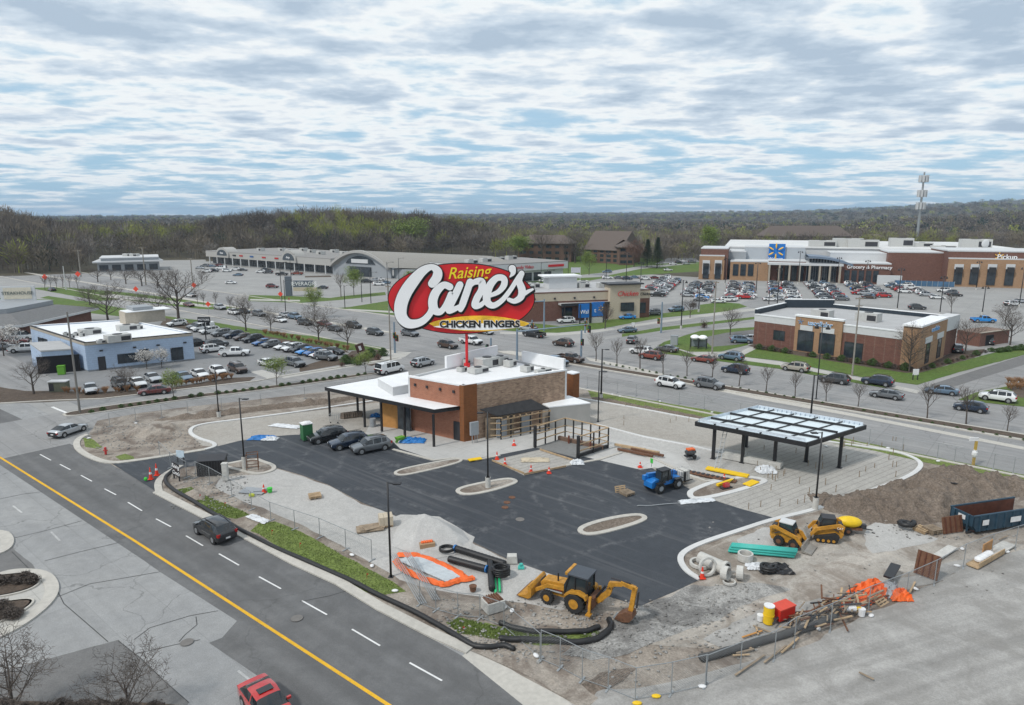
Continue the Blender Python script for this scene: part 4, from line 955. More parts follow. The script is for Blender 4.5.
# flat canopy wrapping the left side
hc=4.55;K=[G(325,388,hc),G(434,410,hc),W(-58.3,58.8),W(-67,58.2),W(-67.3,61.5),W(-76.5,63.5)]
K=[G(325,387.5,hc),G(434,410,hc),G(463,406,hc),lerp(R3,R0,.97),R3,lerp(R3,R2,.35),G(384,377,hc)]
MB().prism([lc(t,p) for p in K],hc-.05,hc+.02,bottom=True).build('canopy_roof',m_whiter,t)
for a,b in ((K[0],K[1]),(K[1],K[2]),(K[6],K[0])): wallbox(t,'canopy_fascia',a,b,hc-.42,hc+.05,m_bsteel,.12,out=.06)
MB().prism([lc(t,p) for p in [lerp(p,(sum(x[0] for x in K)/7,sum(x[1] for x in K)/7),.03) for p in K]],hc-.35,hc-.10,bottom=True).build('canopy_soffit',m_dsteel,t)
for a in ((330,416.5),(358,413.5),(365,427.5),(382,432),(405,438),(434,447)):
    c=lc(t,G(*a));MB().box((0,0,0),(.24,.24,hc-.36)).build('canopy_post',m_bsteel,t,loc=(*c,0),rz=UA)
wallbox(t,'plywood_panel',G(382,427),G(398,429),0,3.5,m_wood3,.1,s0=0,s1=1)
wallbox(t,'glazed_entry',G(398,429),G(410,432),0,3.4,m_bglass,.12);
ev=lerp(R3,R0,.0)
P0=[G(378,386.5,hc),G(393,396,hc),G(409,393,hc),G(408,380,hc),G(392,377.5,hc)]
MB().prism([lc(t,p) for p in P0[:4]],hc+.03,hc+1.15,bottom=True).build('roof_box',m_lgray,t)
MB().prism([lc(t,lerp(P0[0],p,1.02)) for p in P0[:4]],hc+1.16,hc+1.25,bottom=True).build('roof_box_cap',m_whiter,t)
for p,wd,rr in (((487,366),(3.4,2.0,1.3),45),((500,364),(2.0,1.6,1.2),45),((478,372),(2.6,1.6,.7),45),((510,366),(1.6,1.2,.9),50),((462,371),(1.2,1.,.6),50),((527,371),(1.6,1.2,.8),50),((543,372),(2.4,.9,.45),35),((466,366),(1.,.8,1.),50)):
    hvac(t,p,wd,RH-.2,R(rr))
# electrical cabinet and meters on the corner
c=lc(t,G(474,443));MB().box((0,0,1.1),(1.15,.35,1.7)).build('electrical_cabinet',m_mgray,t,loc=(c[0]+.05,c[1]-.1,0),rz=ang(R0,R1),bevel=.03)
for k in (-.3,.1,.4): MB().cyl((k,0,0),.06,1.1,8).build('conduit',m_steel,t,loc=(c[0]+.05,c[1]-.1,0),rz=ang(R0,R1))
# timber lean-to with black roofing felt
LA,LB,LC,LD=G(501,440),G(549,430),G(531,399,4.3),G(480,409,4.1)
za=3.0
mb=MB();tops=[(*lc(t,G(497,415.5,3.2)),3.2),(*lc(t,G(549,408,3.05)),3.05),(*lc(t,G(531,399,4.3)),4.3),(*lc(t,G(480,409,4.1)),4.1)]
mb.add(tops+[(x,y,z-.12) for x,y,z in tops],[(0,1,2,3),(7,6,5,4),(0,4,5,1),(1,5,6,2),(2,6,7,3),(3,7,4,0)]);mb.build('felt_roof',m_memb,t)
for i in range(6):
    s=(i+.0)/5;a=lc(t,lerp(LA,LB,s));MB().box((0,0,0),(.14,.14,3.1-.3*s)).build('stud',m_bsteel,t,loc=(*a,0),rz=ang(LA,LB))
for z in (.35,1.1,1.85,2.6): wallbox(t,'wall_batten',LA,LB,z,z+.12,m_wood,.06,out=.12)
for z in (.6,1.4,2.2,2.9): wallbox(t,'wall_batten',LD,LA,z,z+.12,m_wood,.06,s0=.5,s1=1,out=.12)
for i in range(9):
    a=lerp(LA,LB,i/8);b=lerp(LD,LC,i/8);c0=lc(t,a);MB().box((0,0,0),(.16,.16,.18)).build('rafter_end',m_wood,t,loc=(c0[0]+.1,c0[1]-.12,2.86-.25*i/8),rz=ang(LA,LB))
for s,wd in ((.12,1.2),(.62,1.6)): wallbox(t,'utility_door',lerp(LD,LA,.5),lerp(LC,LB,.5),.1,2.5,m_mgray,.12,s0=s,s1=s+.2)
wallbox(t,'inner_partition',lerp(LD,LA,.15),lerp(LC,LB,.15),.05,2.8,m_wood2,.1,s0=.05,s1=.6)
# insulated cold store block
Bk=[G(549,429),G(590,424.5),G(569,396.5,3.1),G(530,399,3.1)]
MB().prism([lc(t,p) for p in Bk],.0,2.95,bottom=True).build('cold_store_block',mat('galvanised_panel',(.40,.39,.37),.45,.35,var=.08,scale=.6),t)
mb=MB();g=[lc(t,lerp(p,Bk[2],-.01)) for p in Bk];hz=(3.1,3.1,3.25,3.25)
mb.add([(*g[i],hz[i]) for i in range(4)]+[(*g[i],2.96) for i in range(4)],[(0,1,2,3),(0,4,5,1),(1,5,6,2),(2,6,7,3),(3,7,4,0)]);mb.build('cold_store_roof',m_whiter,t)
# ---------------------------------------------------------------- red and white overlay logo, built as a pole sign on the roof
sx_,sy_=G(467,368,RH-.25);sc_=(sy_*cp-(RH-.25+8-CH)*sp)/F
ts=thing('pole_sign','large oval red logo graphic with white script, built as a pole sign above the restaurant','sign',(sx_,sy_,RH-.25))
m_sred=mat('sign_red',(.62,.016,.022),.45,var=.02);m_sblk=mat('sign_black',(.008,.008,.008),.5);m_swh=mat('sign_white',(.86,.86,.86),.5,var=.01);m_syel=mat('sign_yellow',(.85,.68,.02),.5,var=.02);m_sgold=mat('sign_gold',(.80,.48,.03),.5,var=.35,scale=.8)
MB().tube([(0,0,.2),(0,0,8.3)],.20,12).build('pole',m_sred,ts);MB().tube([(0,0,.02),(0,0,.7)],.44,8).build('pole_base',m_sred,ts)
def vz(py):   # height above the pole foot of a picture row at the sign's distance
    v=(352.5-py)/F;return CH+(v*sy_*cp-sy_*sp)/(cp+v*sp)-(RH-.25)
def SP(px,py):
    z=vz(py);d=sy_*cp-(z+RH-.25-CH)*sp;return ((px-512)/F*d-sx_,z)
def oval(cx,cz,a,b,n=64): return [SP(cx+a*math.cos(2*math.pi*k/n),cz+b*math.sin(2*math.pi*k/n)) for k in range(n)]
def plate(pts,y0,y1,name,m):
    mb=MB();mb.ext(pts,y0,y1);return mb.build(name,m,ts)
plate(oval(461.5,298.3,73.6,35.6),-.24,.24,'sign_border',m_sblk);plate(oval(461.5,298.3,72.6,34.7),-.28,.28,'sign_panel',m_sred)
lens=[(430+99*k/24,323-7.6*math.sin(math.pi*k/24)**.75-.3) for k in range(25)]+[(430+99*k/24,323.4+6.8*math.sin(math.pi*k/24)**.75) for k in range(23,0,-1)]
plate([SP(*p) for p in lens],-.90,-.50,'banner',m_sgold)
plate([SP(434+89*k/24,325.6+(-3.2 if s>0 else 3.4)*math.sin(math.pi*k/24)**.8) for s,rg in ((1,range(25)),(-1,range(23,0,-1))) for k in rg],-.93,-.905,'banner_highlight',m_swh)
def cat_(p,k=7):
    out=[];n=len(p)
    for i in range(n-1):
        p0,p1,p2,p3=p[max(0,i-1)],p[i],p[i+1],p[min(n-1,i+2)]
        for j in range(k):
            t_=j/k;out.append(tuple(.5*((2*b)+(-a+c)*t_+(2*a-5*b+4*c-d)*t_*t_+(-a+3*b-3*c+d)*t_**3) for a,b,c,d in zip(p0,p1,p2,p3)))
    out.append(p[-1]);return out
def ribbon(pts,yf,grow_,dx,dy,name,m):
    P=cat_(pts);n=len(P);Lf=[];Rt=[]
    for i,(x,y,w_) in enumerate(P):
        a=P[max(0,i-1)];b=P[min(n-1,i+1)];t_=Vector((b[0]-a[0],b[1]-a[1])).normalized();h_=w_/2+grow_
        Lf.append((x+dx-t_.y*h_,y+dy+t_.x*h_));Rt.append((x+dx+t_.y*h_,y+dy-t_.x*h_))
    def cap(i,sg):
        x,y,w_=P[i];a=P[1] if i==0 else P[-2];t_=Vector((x-a[0],y-a[1])).normalized();h_=w_/2+grow_;out=[]
        for k in range(1,6):
            q=math.pi*k/6;out.append((x+dx+t_.x*math.sin(q)*h_-sg*t_.y*math.cos(q)*h_,y+dy+t_.y*math.sin(q)*h_+sg*t_.x*math.cos(q)*h_))
        return out
    mb=MB()
    def tri(F_,bk):
        o=len(mb.v)
        for p in F_: q=SP(*p);mb.v.append((q[0],yf-.00004*o,q[1]))
        for p in F_: q=SP(*p);mb.v.append((q[0],-.283,q[1]))
        k=len(F_)
        mb.f.append(tuple(range(o,o+k)));mb.m.append(0)
        for i in bk: mb.f.append((o+i,o+(i+1)%k,o+k+(i+1)%k,o+k+i));mb.m.append(0)
    for i in range(n-1): tri([Lf[i],Lf[i+1],Rt[i+1],Rt[i]],(0,2))
    c0=cap(0,-1);tri([Lf[0]]+[p for p in c0][::1]+[Rt[0]],range(6));c1=cap(n-1,1);tri([Lf[-1]]+c1+[Rt[-1]],range(6))
    return mb
A1=lambda l:[(384+x/8.81,256+y/8.81,w_/8.81) for x,y,w_ in l]
A2=lambda l:[(460+x/8.81,256+y/8.81,w_/8.81) for x,y,w_ in l]
strokes=[('letter_c',A1([(430,238,74),(470,185,84),(474,130,76),(425,94,52),(345,130,80),(262,220,104),(192,325,112),(155,430,112),(160,525,100),(215,585,84),(290,588,70),(355,560,62),(410,500,56),(430,440,50)])),
('letter_a',A1([(585,268,60),(530,252,60),(465,310,76),(435,390,80),(448,465,76),(500,485,56),(545,430,46),(590,330,46)])),('letter_a',A1([(672,250,62),(635,330,66),(590,420,66),(575,475,56),(640,455,44),(690,425,34)])),
('letter_n',A2([(92,225,62),(60,320,62),(25,420,60),(8,465,46)])),('letter_n',A2([(70,290,36),(120,230,46),(190,222,66),(192,290,60),(150,370,62),(135,430,60),(185,425,44),(235,380,34)])),
('letter_e',A2([(262,345,34),(340,310,44),(388,250,56),(385,195,56),(325,190,56),(268,250,66),(240,330,70),(243,400,64),(295,430,52),(370,385,44),(440,300,40),(500,205,40),(540,150,44)])),
('letter_s',A2([(542,150,50),(520,215,56),(545,290,66),(535,355,60),(480,392,44),(430,378,34)])),('letter_s',A2([(530,350,40),(590,312,34),(640,288,18)])),('apostrophe',A2([(460,108,66),(466,145,44),(440,180,10)]))]
for i,(n_,st_) in enumerate(strokes):
    ribbon(st_,-.40-.012*i,.75,.9,1.9,n_,0).build(n_+'_shadow',m_sblk,ts,recalc=True)
for i,(n_,st_) in enumerate(strokes):
    ribbon(st_,-.56-.012*i,.75,0.,0.,n_,0).build(n_+'_outline',m_sblk,ts,recalc=True)
    ribbon(st_,-.72-.014*i,0.,0.,0.,n_,0).build(n_,m_swh,ts,recalc=True)
q=SP(468.5,272.5);text('Raising',2.2,m_syel,ts,(q[0],-.34,q[1]),(math.pi/2,R(-4),0),.03,'lettering',.35,.95,off=.012)
q=SP(480,323.3);text('CHICKEN FINGERS',1.28,m_swh,ts,(q[0],-.95,q[1]),(math.pi/2,R(-.3),0),.015,'lettering_outline',0,1.02,off=.1);text('CHICKEN FINGERS',1.28,m_sblk,ts,(q[0],-.99,q[1]),(math.pi/2,R(-.3),0),.015,'lettering',0,1.02,off=.05)
# ---------------------------------------------------------------- drive-through canopy
hk=4.55;Q=[G(695.6,420.6,hk),G(807,441.5,hk),G(866,424,hk),G(757.5,406,hk)]
t=thing('drive_through_canopy','black steel canopy with pale deck panels standing on six posts over the slab','canopy',Q[0])
lq=[lc(t,p) for p in Q];ctr=(sum(p[0] for p in lq)/4,sum(p[1] for p in lq)/4)
MB().prism([lerp(p,ctr,.015) for p in lq],hk-.20,hk-.13,bottom=True).build('deck_panels',mat('pale_blue_deck',(.66,.74,.78),.5,var=.08),t)
for i in range(4): wallbox(t,'perimeter_beam',Q[i],Q[(i+1)%4],hk-.62,hk-.12,m_bsteel,.2,out=.1)
m_flash=mat('pale_flashing',(.60,.66,.72),.5)
for i in (0,2,3): wallbox(t,'edge_flashing',lerp(Q[i],Q[(i+1)%4],0),Q[(i+1)%4],hk-.11,hk+.22,m_flash,.05,out=-.25,s0=.02,s1=.98)
for s in (.2,.5,.8):
    a=lerp(Q[0],Q[3],s);b=lerp(Q[1],Q[2],s);MB().bar((*lc(t,a),hk+.02),(*lc(t,b),hk+.02),.15,.22).build('roof_beam',m_bsteel,t)
for s in (.18,.39,.6,.82):
    a=lerp(Q[0],Q[1],s);b=lerp(Q[3],Q[2],s);MB().bar((*lc(t,a),hk-.05),(*lc(t,b),hk-.05),.10,.12).build('cross_beam',m_bsteel,t)
for i in range(22):
    a=lerp(Q[3],Q[2],(i+.5)/22);MB().box((0,0,0),(.08,.5,.3)).build('bracket',m_flash,t,loc=(*lc(t,lerp(a,lerp(Q[0],Q[1],.5),.04)),hk-.15),rz=ang(Q[3],Q[2]))
for a in ((713,459),(742,463),(774,467),(746,447),(806,462),(839,468)):
    c=lc(t,G(*a));o=MB().box((0,0,0),(.32,.32,hk-.6)).build('post',m_bsteel,t,loc=(*c,0),rz=UA);MB().box((0,0,0),(.6,.6,.06)).build('post_foot',m_dsteel,o)
# refuse enclosure frame
Cc=[G(535,448),G(565,438.5),G(608,449),G(578,459)];t=thing('refuse_enclosure','open black steel and lumber enclosure frame on a dark slab by the restaurant','enclosure',Cc[0])
MB().prism([lc(t,p) for p in Cc],.06,.14,bottom=True).build('slab',mat('wet_slab',(.19,.19,.185),.8),t)
for A,B,n_ in ((Cc[0],Cc[1],4),(Cc[1],Cc[2],6),(Cc[2],Cc[3],3)):
    for i in range(n_):
        s=i/(n_-1) if n_>1 else 0
        if i==0 and A is not Cc[0]: continue
        MB().box((0,0,.14),(.14,.14,2.55)).build('stud',m_bsteel,t,loc=(*lc(t,lerp(A,B,s)),0),rz=ang(A,B))
    for z in ((2.69,) if A is Cc[1] else (.9,1.7,2.69)): wallbox(t,'rail',A,B,z,z+.1,m_wood,.16,out=.08)
for z in (.9,1.7): wallbox(t,'rail',Cc[1],Cc[2],z,z+.08,m_wood,.06,out=-.1)
for a in (Cc[0],Cc[3]): MB().box((0,0,.14),(.3,.3,2.7)).build('gate_post',m_bsteel,t,loc=(*lc(t,a),0),rz=UA)
wallbox(t,'kerb_wall',Cc[2],Cc[3],.0,.5,m_memb,.25,out=.3);wallbox(t,'inner_footing',lerp(Cc[0],Cc[1],.75),lerp(Cc[3],Cc[2],.8),.14,.6,mat('brown_board',(.16,.10,.07),.8),.4)
for s in (.3,.55,.8): MB().cyl((0,0,.14),.12,1.0,8).build('bollard_stub',mat('rusty_steel',(.16,.05,.03),.8),t,loc=(*lc(t,lerp(lerp(Cc[0],Cc[1],.7),lerp(Cc[3],Cc[2],.7),s)),0))
# ---------------------------------------------------------------- pale blue service building
Bh=5.4;B0=G(88,372);B1=G(195,360);B3=G(30,326,Bh);B2=(B1[0]+B3[0]-B0[0],B1[1]+B3[1]-B0[1]);B2=lerp(B2,B0,.06)
t=thing('service_building','single storey pale blue block building with white flat roof beside the car park','building',B0)
MB().prism([lc(t,p) for p in (B0,B1,B2,B3)],.3,Bh-.5,bottom=True).build('walls',m_blue,t)
MB().prism([lc(t,lerp(p,B2,.006)) for p in (B0,B1,B2,B3)],0,.3,bottom=True).build('plinth',m_mgray,t)
for a,b in ((B0,B1),(B1,B2),(B2,B3),(B3,B0)): wallbox(t,'parapet',a,b,Bh-.5,Bh,m_blue if a is B1 or a is B2 else m_copper,.3,out=.06);wallbox(t,'coping',a,b,Bh,Bh+.12,m_memb if a in (B0,B3) else m_whiter,.4,out=.1)
roofpoly(t,'roof',[lerp(B0,B2,.01),lerp(B1,B3,.012),lerp(B2,B0,.01),lerp(B3,B1,.012)],Bh-.15,m_whiter)
opening(t,'door',B0,B1,.13,1.2,0.05,2.6,m_dsteel);opening(t,'window',B0,B1,.37,3.6,.9,2.7,bars=3);opening(t,'window',B0,B1,.52,1.6,.9,3.2);opening(t,'window',B0,B1,.83,2.2,.4,2.9,bars=2)
for s in (.12,.42,.64,.9): wallbox(t,'wall_lamp',B0,B1,3.6,3.85,m_dsteel,.3,s0=s,s1=s+.03,out=.3)
for s,z in ((.55,3.6),(.8,3.7),(.66,2.6)): 
    opening(t,'window',B3,B0,s*.35,3.,z-1.4,z,bars=2)
for p,wd in (((118,341),(4,2.5,1.3)),((90,334),(3.5,2.6,1.1)),((127,330),(3.4,2.2,1.1)),((139,329),(1.2,1.2,.8)),((66,336),(.8,.8,.7)),((72,338),(.8,.8,.7)),((76,336),(.8,.8,.7)),((82,336.5),(.9,.8,.8)),((101,343),(1.3,1.,.6))): hvac(t,p,wd,Bh-.15,R(48))
MB().box((0,0,0),(8,4.2,2.6)).build('roof_plant_room',m_copper,t,loc=(*lc(t,G(143,321,Bh)),Bh-.15),rz=R(45));MB().box((0,0,2.6),(4,4.6,.9)).build('roof_tank',m_mgray,t,loc=(*lc(t,G(141,321,Bh)),Bh-.15),rz=R(45));MB().box((0,0,2.61),(9,4.6,.15)).build('plant_room_cap',m_whiter,t,loc=(*lc(t,G(147,321,Bh)),Bh-.15),rz=R(45))
An=[G(44,374),G(76,371.5),lerp(B0,B3,.42),W(-156,40.6)];An[3]=(An[0][0]+An[2][0]-An[1][0],An[0][1]+An[2][1]-An[1][1])
MB().prism([lc(t,p) for p in An],.02,4.1,bottom=True).build('garage_annex',m_blue,t);MB().prism([lc(t,lerp(p,An[2],-.02)) for p in An],4.1,4.35,bottom=True).build('annex_roof',m_grayroof,t)
opening(t,'garage_opening',An[0],An[1],.5,6.6,.05,3.2,mat('painted_interior_shade',(.008,.008,.01),.9),bars=1,out=.05)  # near-black panel paints the shade inside the garage
# green bin seen inside the garage door
tag(MB().box((0,0,0),(1.1,.8,1.5),tp=1.06).box((0,0,1.52),(1.2,.95,.1)).build('wheeled_bin',mat('bright_green_bin',(.12,.33,.03),.6),loc=(*lerp(G(62,374),G(62,376),.3),.06),rz=.3),'bright green bin standing in the dark garage opening','bin')
# ---------------------------------------------------------------- building at the left edge with a mansard canopy
L0=G(-60,352);L1=G(20,341);L2=G(100,324)
t=thing('steakhouse_building','low brown brick building with a wide grey hipped roof at the left edge','building',L1)
Wl=[(-230,330)];
La,Lb,Lc,Ld=G(-120,350),G(22,340),G(92,322),G(-60,318)
MB().prism([lc(t,p) for p in (La,Lb,Lc,Ld)],0,3.6,bottom=True).build('brick_walls',b_dk,t)
rp=[lerp(p,((La[0]+Lc[0])/2,(La[1]+Lc[1])/2),-.10) for p in (La,Lb,Lc,Ld)];rt=[lerp(p,((La[0]+Lc[0])/2,(La[1]+Lc[1])/2),.35) for p in (La,Lb,Lc,Ld)]
mb=MB();mb.add([(*lc(t,p),3.6) for p in rp]+[(*lc(t,p),5.6) for p in rt]+[(*lc(t,p),3.3) for p in rp],[(0,1,5,4),(1,2,6,5),(2,3,7,6),(3,0,4,7),(4,5,6,7),(0,8,9,1),(1,9,10,2),(2,10,11,3),(3,11,8,0),(11,10,9,8)]);mb.build('hipped_roof',mat('grey_shingle',(.17,.17,.17),.9,var=.15),t)
for a,b in ((rp[0],rp[1]),(rp[1],rp[2])): wallbox(t,'fascia',a,b,3.1,3.65,m_lgray,.15,out=.1)
rr=lc(t,rt[1]);MB().prism([lc(t,lerp(p,rt[3],.05)) for p in rt],5.62,6.7,bottom=True).build('roof_curb',m_mgray,t)
sA,sB=G(1,301,6.7),G(36,300,6.7)
o=wallbox(t,'roof_sign_board',sA,sB,6.6,10.4,m_lgray,.5);o2=wallbox(t,'sign_face',sA,sB,7.1,10.,mat('cream_sign_face',(.60,.55,.44),.7),.1,s0=.1,s1=.9,out=.08)
cm_=lerp(sA,sB,.5);cc_=lc(t,cm_);dd_=Vector((sB[0]-sA[0],sB[1]-sA[1])).normalized()
text('STEAKHOUSE',1.15,mat('sign_grey_letters',(.12,.14,.13),.7),t,(cc_[0]+dd_.y*.13,cc_[1]-dd_.x*.13,8.6),(math.pi/2,0,ang(sA,sB)),.04)
opening(t,'door',Lb,Lc,.25,1.6,.1,2.7,m_wood3)
MB().box((0,0,0),(13,1.8,.8)).build('entrance_awning',m_lgray,t,loc=(*lc(t,G(64,327)),2.9),rz=ang(Lb,Lc))
# second low shed behind it with flat roof
Sa,Sb,Sc,Sd=G(-100,360),G(18,357),G(22,352),G(-100,352)
# ---------------------------------------------------------------- chicken restaurant
Ca,Cb=G(520,322.5),G(649,317);cdv=Vector((Cb[0]-Ca[0],Cb[1]-Ca[1])).normalized();cn=Vector((-cdv.y,cdv.x));Cd=(Ca[0]+cn.x*24,Ca[1]+cn.y*24);Cc2=(Cb[0]+cn.x*24,Cb[1]+cn.y*24)
t=thing('chicken_restaurant','tan and red brick fast food restaurant with a small red script sign across the junction','building',Ca)
MB().prism([lc(t,p) for p in (Ca,Cb,Cc2,Cd)],0,5.4,bottom=True).build('brick_walls',b_dk,t);ins=[lerp(p,((Ca[0]+Cc2[0])/2,(Ca[1]+Cc2[1])/2),-.004) for p in (Ca,Cb,Cc2,Cd)]
MB().prism([lc(t,p) for p in ins],5.4,7.6,bottom=True).build('stucco_band',m_cream,t);MB().prism([lc(t,lerp(p,((Ca[0]+Cc2[0])/2,(Ca[1]+Cc2[1])/2),-.005)) for p in ins],7.6,7.85,bottom=True).build('cornice',mat('brown_cornice',(.15,.06,.045),.8),t)
roofpoly(t,'roof',[lerp(p,((Ca[0]+Cc2[0])/2,(Ca[1]+Cc2[1])/2),.02) for p in ins],7.95,m_grayroof,.1)
MB().box((0,0,0),(9,4,9.5)).build('entrance_tower',m_cream,t,loc=(*lc(t,lerp(lerp(Ca,Cb,.80),Cd,.02)),0),rz=ang(Ca,Cb));MB().box((0,0,9.5),(10.4,5.4,.4)).build('tower_cap',m_dsteel,t,loc=(*lc(t,lerp(lerp(Ca,Cb,.80),Cd,.02)),0),rz=ang(Ca,Cb))
opening(t,'window',Ca,Cb,.80,4.,2.2,4.6,bars=2,out=1.8);opening(t,'window',Ca,Cb,.93,3.,1.2,4.2,bars=2);opening(t,'window',Ca,Cb,.35,3.,1.2,3.6,bars=2)
a=Vector(lerp(Ca,Cb,.80))-cn*1.75;text('Chicken',1.9,mat('sign_red_letters',(.55,.02,.03),.5),t,(*lc(t,a),7.0),(math.pi/2,0,ang(Ca,Cb)),.05,shear=.3)
a=Vector(lerp(Ca,Cb,.965))-cn*.2;text('Chicken',1.1,m_dsteel,t,(*lc(t,a),6.6),(math.pi/2,0,ang(Ca,Cb)),.05,shear=.3)
for s in (.1,.25,.4,.55,.68): wallbox(t,'wall_lamp',Ca,Cb,5.9,6.4,m_dsteel,.3,s0=s,s1=s+.012,out=.35)
wallbox(t,'penthouse',lerp(Ca,Cd,.4),lerp(Cb,Cc2,.4),7.9,11.2,m_lgray,5,s0=.28,s1=.50,out=2.)
wallbox(t,'penthouse_cap',lerp(Ca,Cd,.4),lerp(Cb,Cc2,.4),11.2,11.6,m_whiter,6,s0=.24,s1=.53,out=2.5)
for s,r_ in ((.12,.3),(.2,.5),(.56,.35),(.62,.6),(.7,.3)): hvac(t,None,(3,2.2,1.4),7.95,ang(Ca,Cb),lerp(lerp(Ca,Cb,s),lerp(Cd,Cc2,s),r_))
# order canopy in front of it
Oa,Ob=G(561,322),G(617,319)
t=thing('order_canopy','flat dark steel order canopy on posts in front of the tan fast food restaurant','canopy',Oa);on=Vector((-(Ob[1]-Oa[1]),Ob[0]-Oa[0])).normalized()
Oc=(Ob[0]+on.x*6,Ob[1]+on.y*6);Od=(Oa[0]+on.x*6,Oa[1]+on.y*6)
MB().prism([lc(t,p) for p in (Oa,Ob,Oc,Od)],4.4,4.9,bottom=True).build('roof',m_grayroof,t);wallbox(t,'fascia',Oa,Ob,4.2,4.95,m_dsteel,.2,out=.15)
for s in (.06,.35,.65,.94):
    for p in (lerp(Oa,Ob,s),lerp(Od,Oc,s)): MB().box((0,0,0),(.35,.35,4.3)).build('post',m_bsteel,t,loc=(*lc(t,p),0),rz=UA)
# blue junction sign
m_wblue=mat('bright_sign_blue',(.010,.16,.52),.5,var=.04);m_wyel=mat('sign_spark_yellow',(.85,.48,.02),.5,var=.03)
Ja,Jb=G(579,324),G(604,322.5)
t=thing('blue_shop_sign','pair of bright blue shop sign panels with white lettering below the order canopy','sign',Ja);
wallbox(t,'sign_panel',Ja,Jb,1.6,5.3,m_wblue,.3,s0=0,s1=.40);wallbox(t,'sign_panel',Ja,Jb,1.8,5.6,m_wblue,.3,s0=.5,s1=1);wallbox(t,'sign_plinth',Ja,Jb,0,1.5,m_cbase,.8,s0=.4,s1=1)
for s in (.03,.42,.47,.97): wallbox(t,'sign_post',Ja,Jb,0,5.2,m_dsteel,.2,s0=s-.02,s1=s+.02,out=.1)
jd=ang(Ja,Jb);jn=Vector((math.sin(jd),-math.cos(jd)));a=Vector(lerp(Ja,Jb,.2))+jn*.05;text('Wal',1.5,m_swh,t,(*lc(t,a),3.1),(math.pi/2,0,jd),.04)
a=Vector(lerp(Ja,Jb,.63))+jn*.05;text('t',1.7,m_swh,t,(*lc(t,a),3.4),(math.pi/2,0,jd),.04)
def spark(t,c,z,rr,jd,m,n=6,ir=.35):
    for k in range(n):
        q=math.pi/2+2*math.pi*k/n;mb=MB();mb.tube([(ir*rr*math.cos(q),0,ir*rr*math.sin(q)),(.65*rr*math.cos(q),0,.65*rr*math.sin(q)),(rr*math.cos(q),0,rr*math.sin(q))],[rr*.05,rr*.11,rr*.08],6)
        mb.build('spark_ray',m,t,loc=(c[0],c[1],z),rz=jd)
a=Vector(lerp(Ja,Jb,.86))+jn*.05;spark(t,lc(t,a),3.8,.8,jd,m_wyel)
# ---------------------------------------------------------------- phone shop
F0=G(753,344);F1=G(915,369);F2=G(941,357);F3=G(954,352);F4=W(-45,172);F5=W(-54,165);bh=6.6
t=thing('phone_shop_building','single storey red and orange brick phone shop with dark parapet beside the main road','building',F1)
MB().prism([lc(t,p) for p in (F0,F1,F2,F3,F4,F5)],0,5.2,bottom=True).build('brick_walls',b_dk,t)
fc=((F0[0]+F3[0])/2,(F0[1]+F3[1])/2);fo=[lerp(p,fc,-.004) for p in (F0,F1,F2,F3,F4,F5)]
MB().prism([lc(t,p) for p in fo],5.2,bh,bottom=True).build('grey_band',m_lgray,t)
roofpoly(t,'roof',[lerp(p,fc,.03) for p in fo],bh+.1,m_grayroof,.2)
for a,b,z in ((F3,F4,.9),(F4,F5,2.0),(F5,F0,1.2)): wallbox(t,'dark_parapet',a,b,bh,bh+z,m_dblue,.5,out=.1);wallbox(t,'parapet_cap',a,b,bh+z,bh+z+.15,m_whiter,.6,out=.15)
wallbox(t,'parapet_cap',F0,F1,bh,bh+.25,m_whiter,.5,out=.15)
wallbox(t,'entrance_bay',F0,F1,0,7.4,b_ora,1.,s0=.29,s1=.585,out=.5);wallbox(t,'bay_cap',F0,F1,7.4,7.75,m_whiter,1.3,s0=.285,s1=.59,out=.65)
wallbox(t,'corner_tower',F1,F2,0,7.9,b_ora,3.,s0=-.02,s1=1,out=.4);wallbox(t,'tower_cap',F1,F2,7.9,8.25,m_whiter,3.3,s0=-.04,s1=1.02,out=.55);wallbox(t,'tower_side',F2,F3,5.2,8.,m_lgray,2.5,s0=.05,s1=1,out=.3)
for s,wd,z0,z1,o_ in ((.18,2.6,1.7,3.8,.05),(.365,3.4,.3,4.6,.56),(.50,3.2,.3,4.6,.56),(.655,3.6,.2,3.4,.05)): opening(t,'window',F0,F1,s,wd,z0,z1,bars=2,out=o_)
for s in (.365,.5): wallbox(t,'window_header',F0,F1,4.65,5.7,m_lgray,.2,s0=s-.04,s1=s+.04,out=.58)
for s in (.3,.75): opening(t,'window',F1,F2,s,2.2,.5,4.4,bars=1,out=.46);wallbox(t,'window_header',F1,F2,4.45,5.6,m_lgray,.2,s0=s-.13,s1=s+.13,out=.48)
m_sblu=mat('sign_pale_blue_letters',(.12,.33,.62),.5,var=.03);fd=ang(F0,F1);fn=Vector((math.sin(fd),-math.cos(fd)))
a=Vector(lerp(F0,F1,.45))+fn*.62;text('uscellular',1.35,m_swh,t,(*lc(t,a),6.3),(math.pi/2,0,fd),.04,'lettering_outline',off=.05);text('uscellular',1.35,m_sblu,t,(*lc(t,Vector(a)+fn*.05),6.3),(math.pi/2,0,fd),.04)
a=Vector(lerp(F0,F1,.325))+fn*.6;spark(t,lc(t,a),6.4,.6,fd,m_sblu,5,.05)
fd2=ang(F1,F2);fn2=Vector((math.sin(fd2),-math.cos(fd2)));a=Vector(lerp(F1,F2,.5))+fn2*.52;text('uscellular',1.3,m_swh,t,(*lc(t,a),6.8),(math.pi/2,0,fd2),.04,'lettering_outline',off=.05);text('uscellular',1.3,m_sblu,t,(*lc(t,Vector(a)+fn2*.05),6.8),(math.pi/2,0,fd2),.04)
hvac(t,(822,317),(4,2.4,1.6),bh+.1,fd);hvac(t,(868,321),(4.4,2.6,1.8),bh+.1,fd)
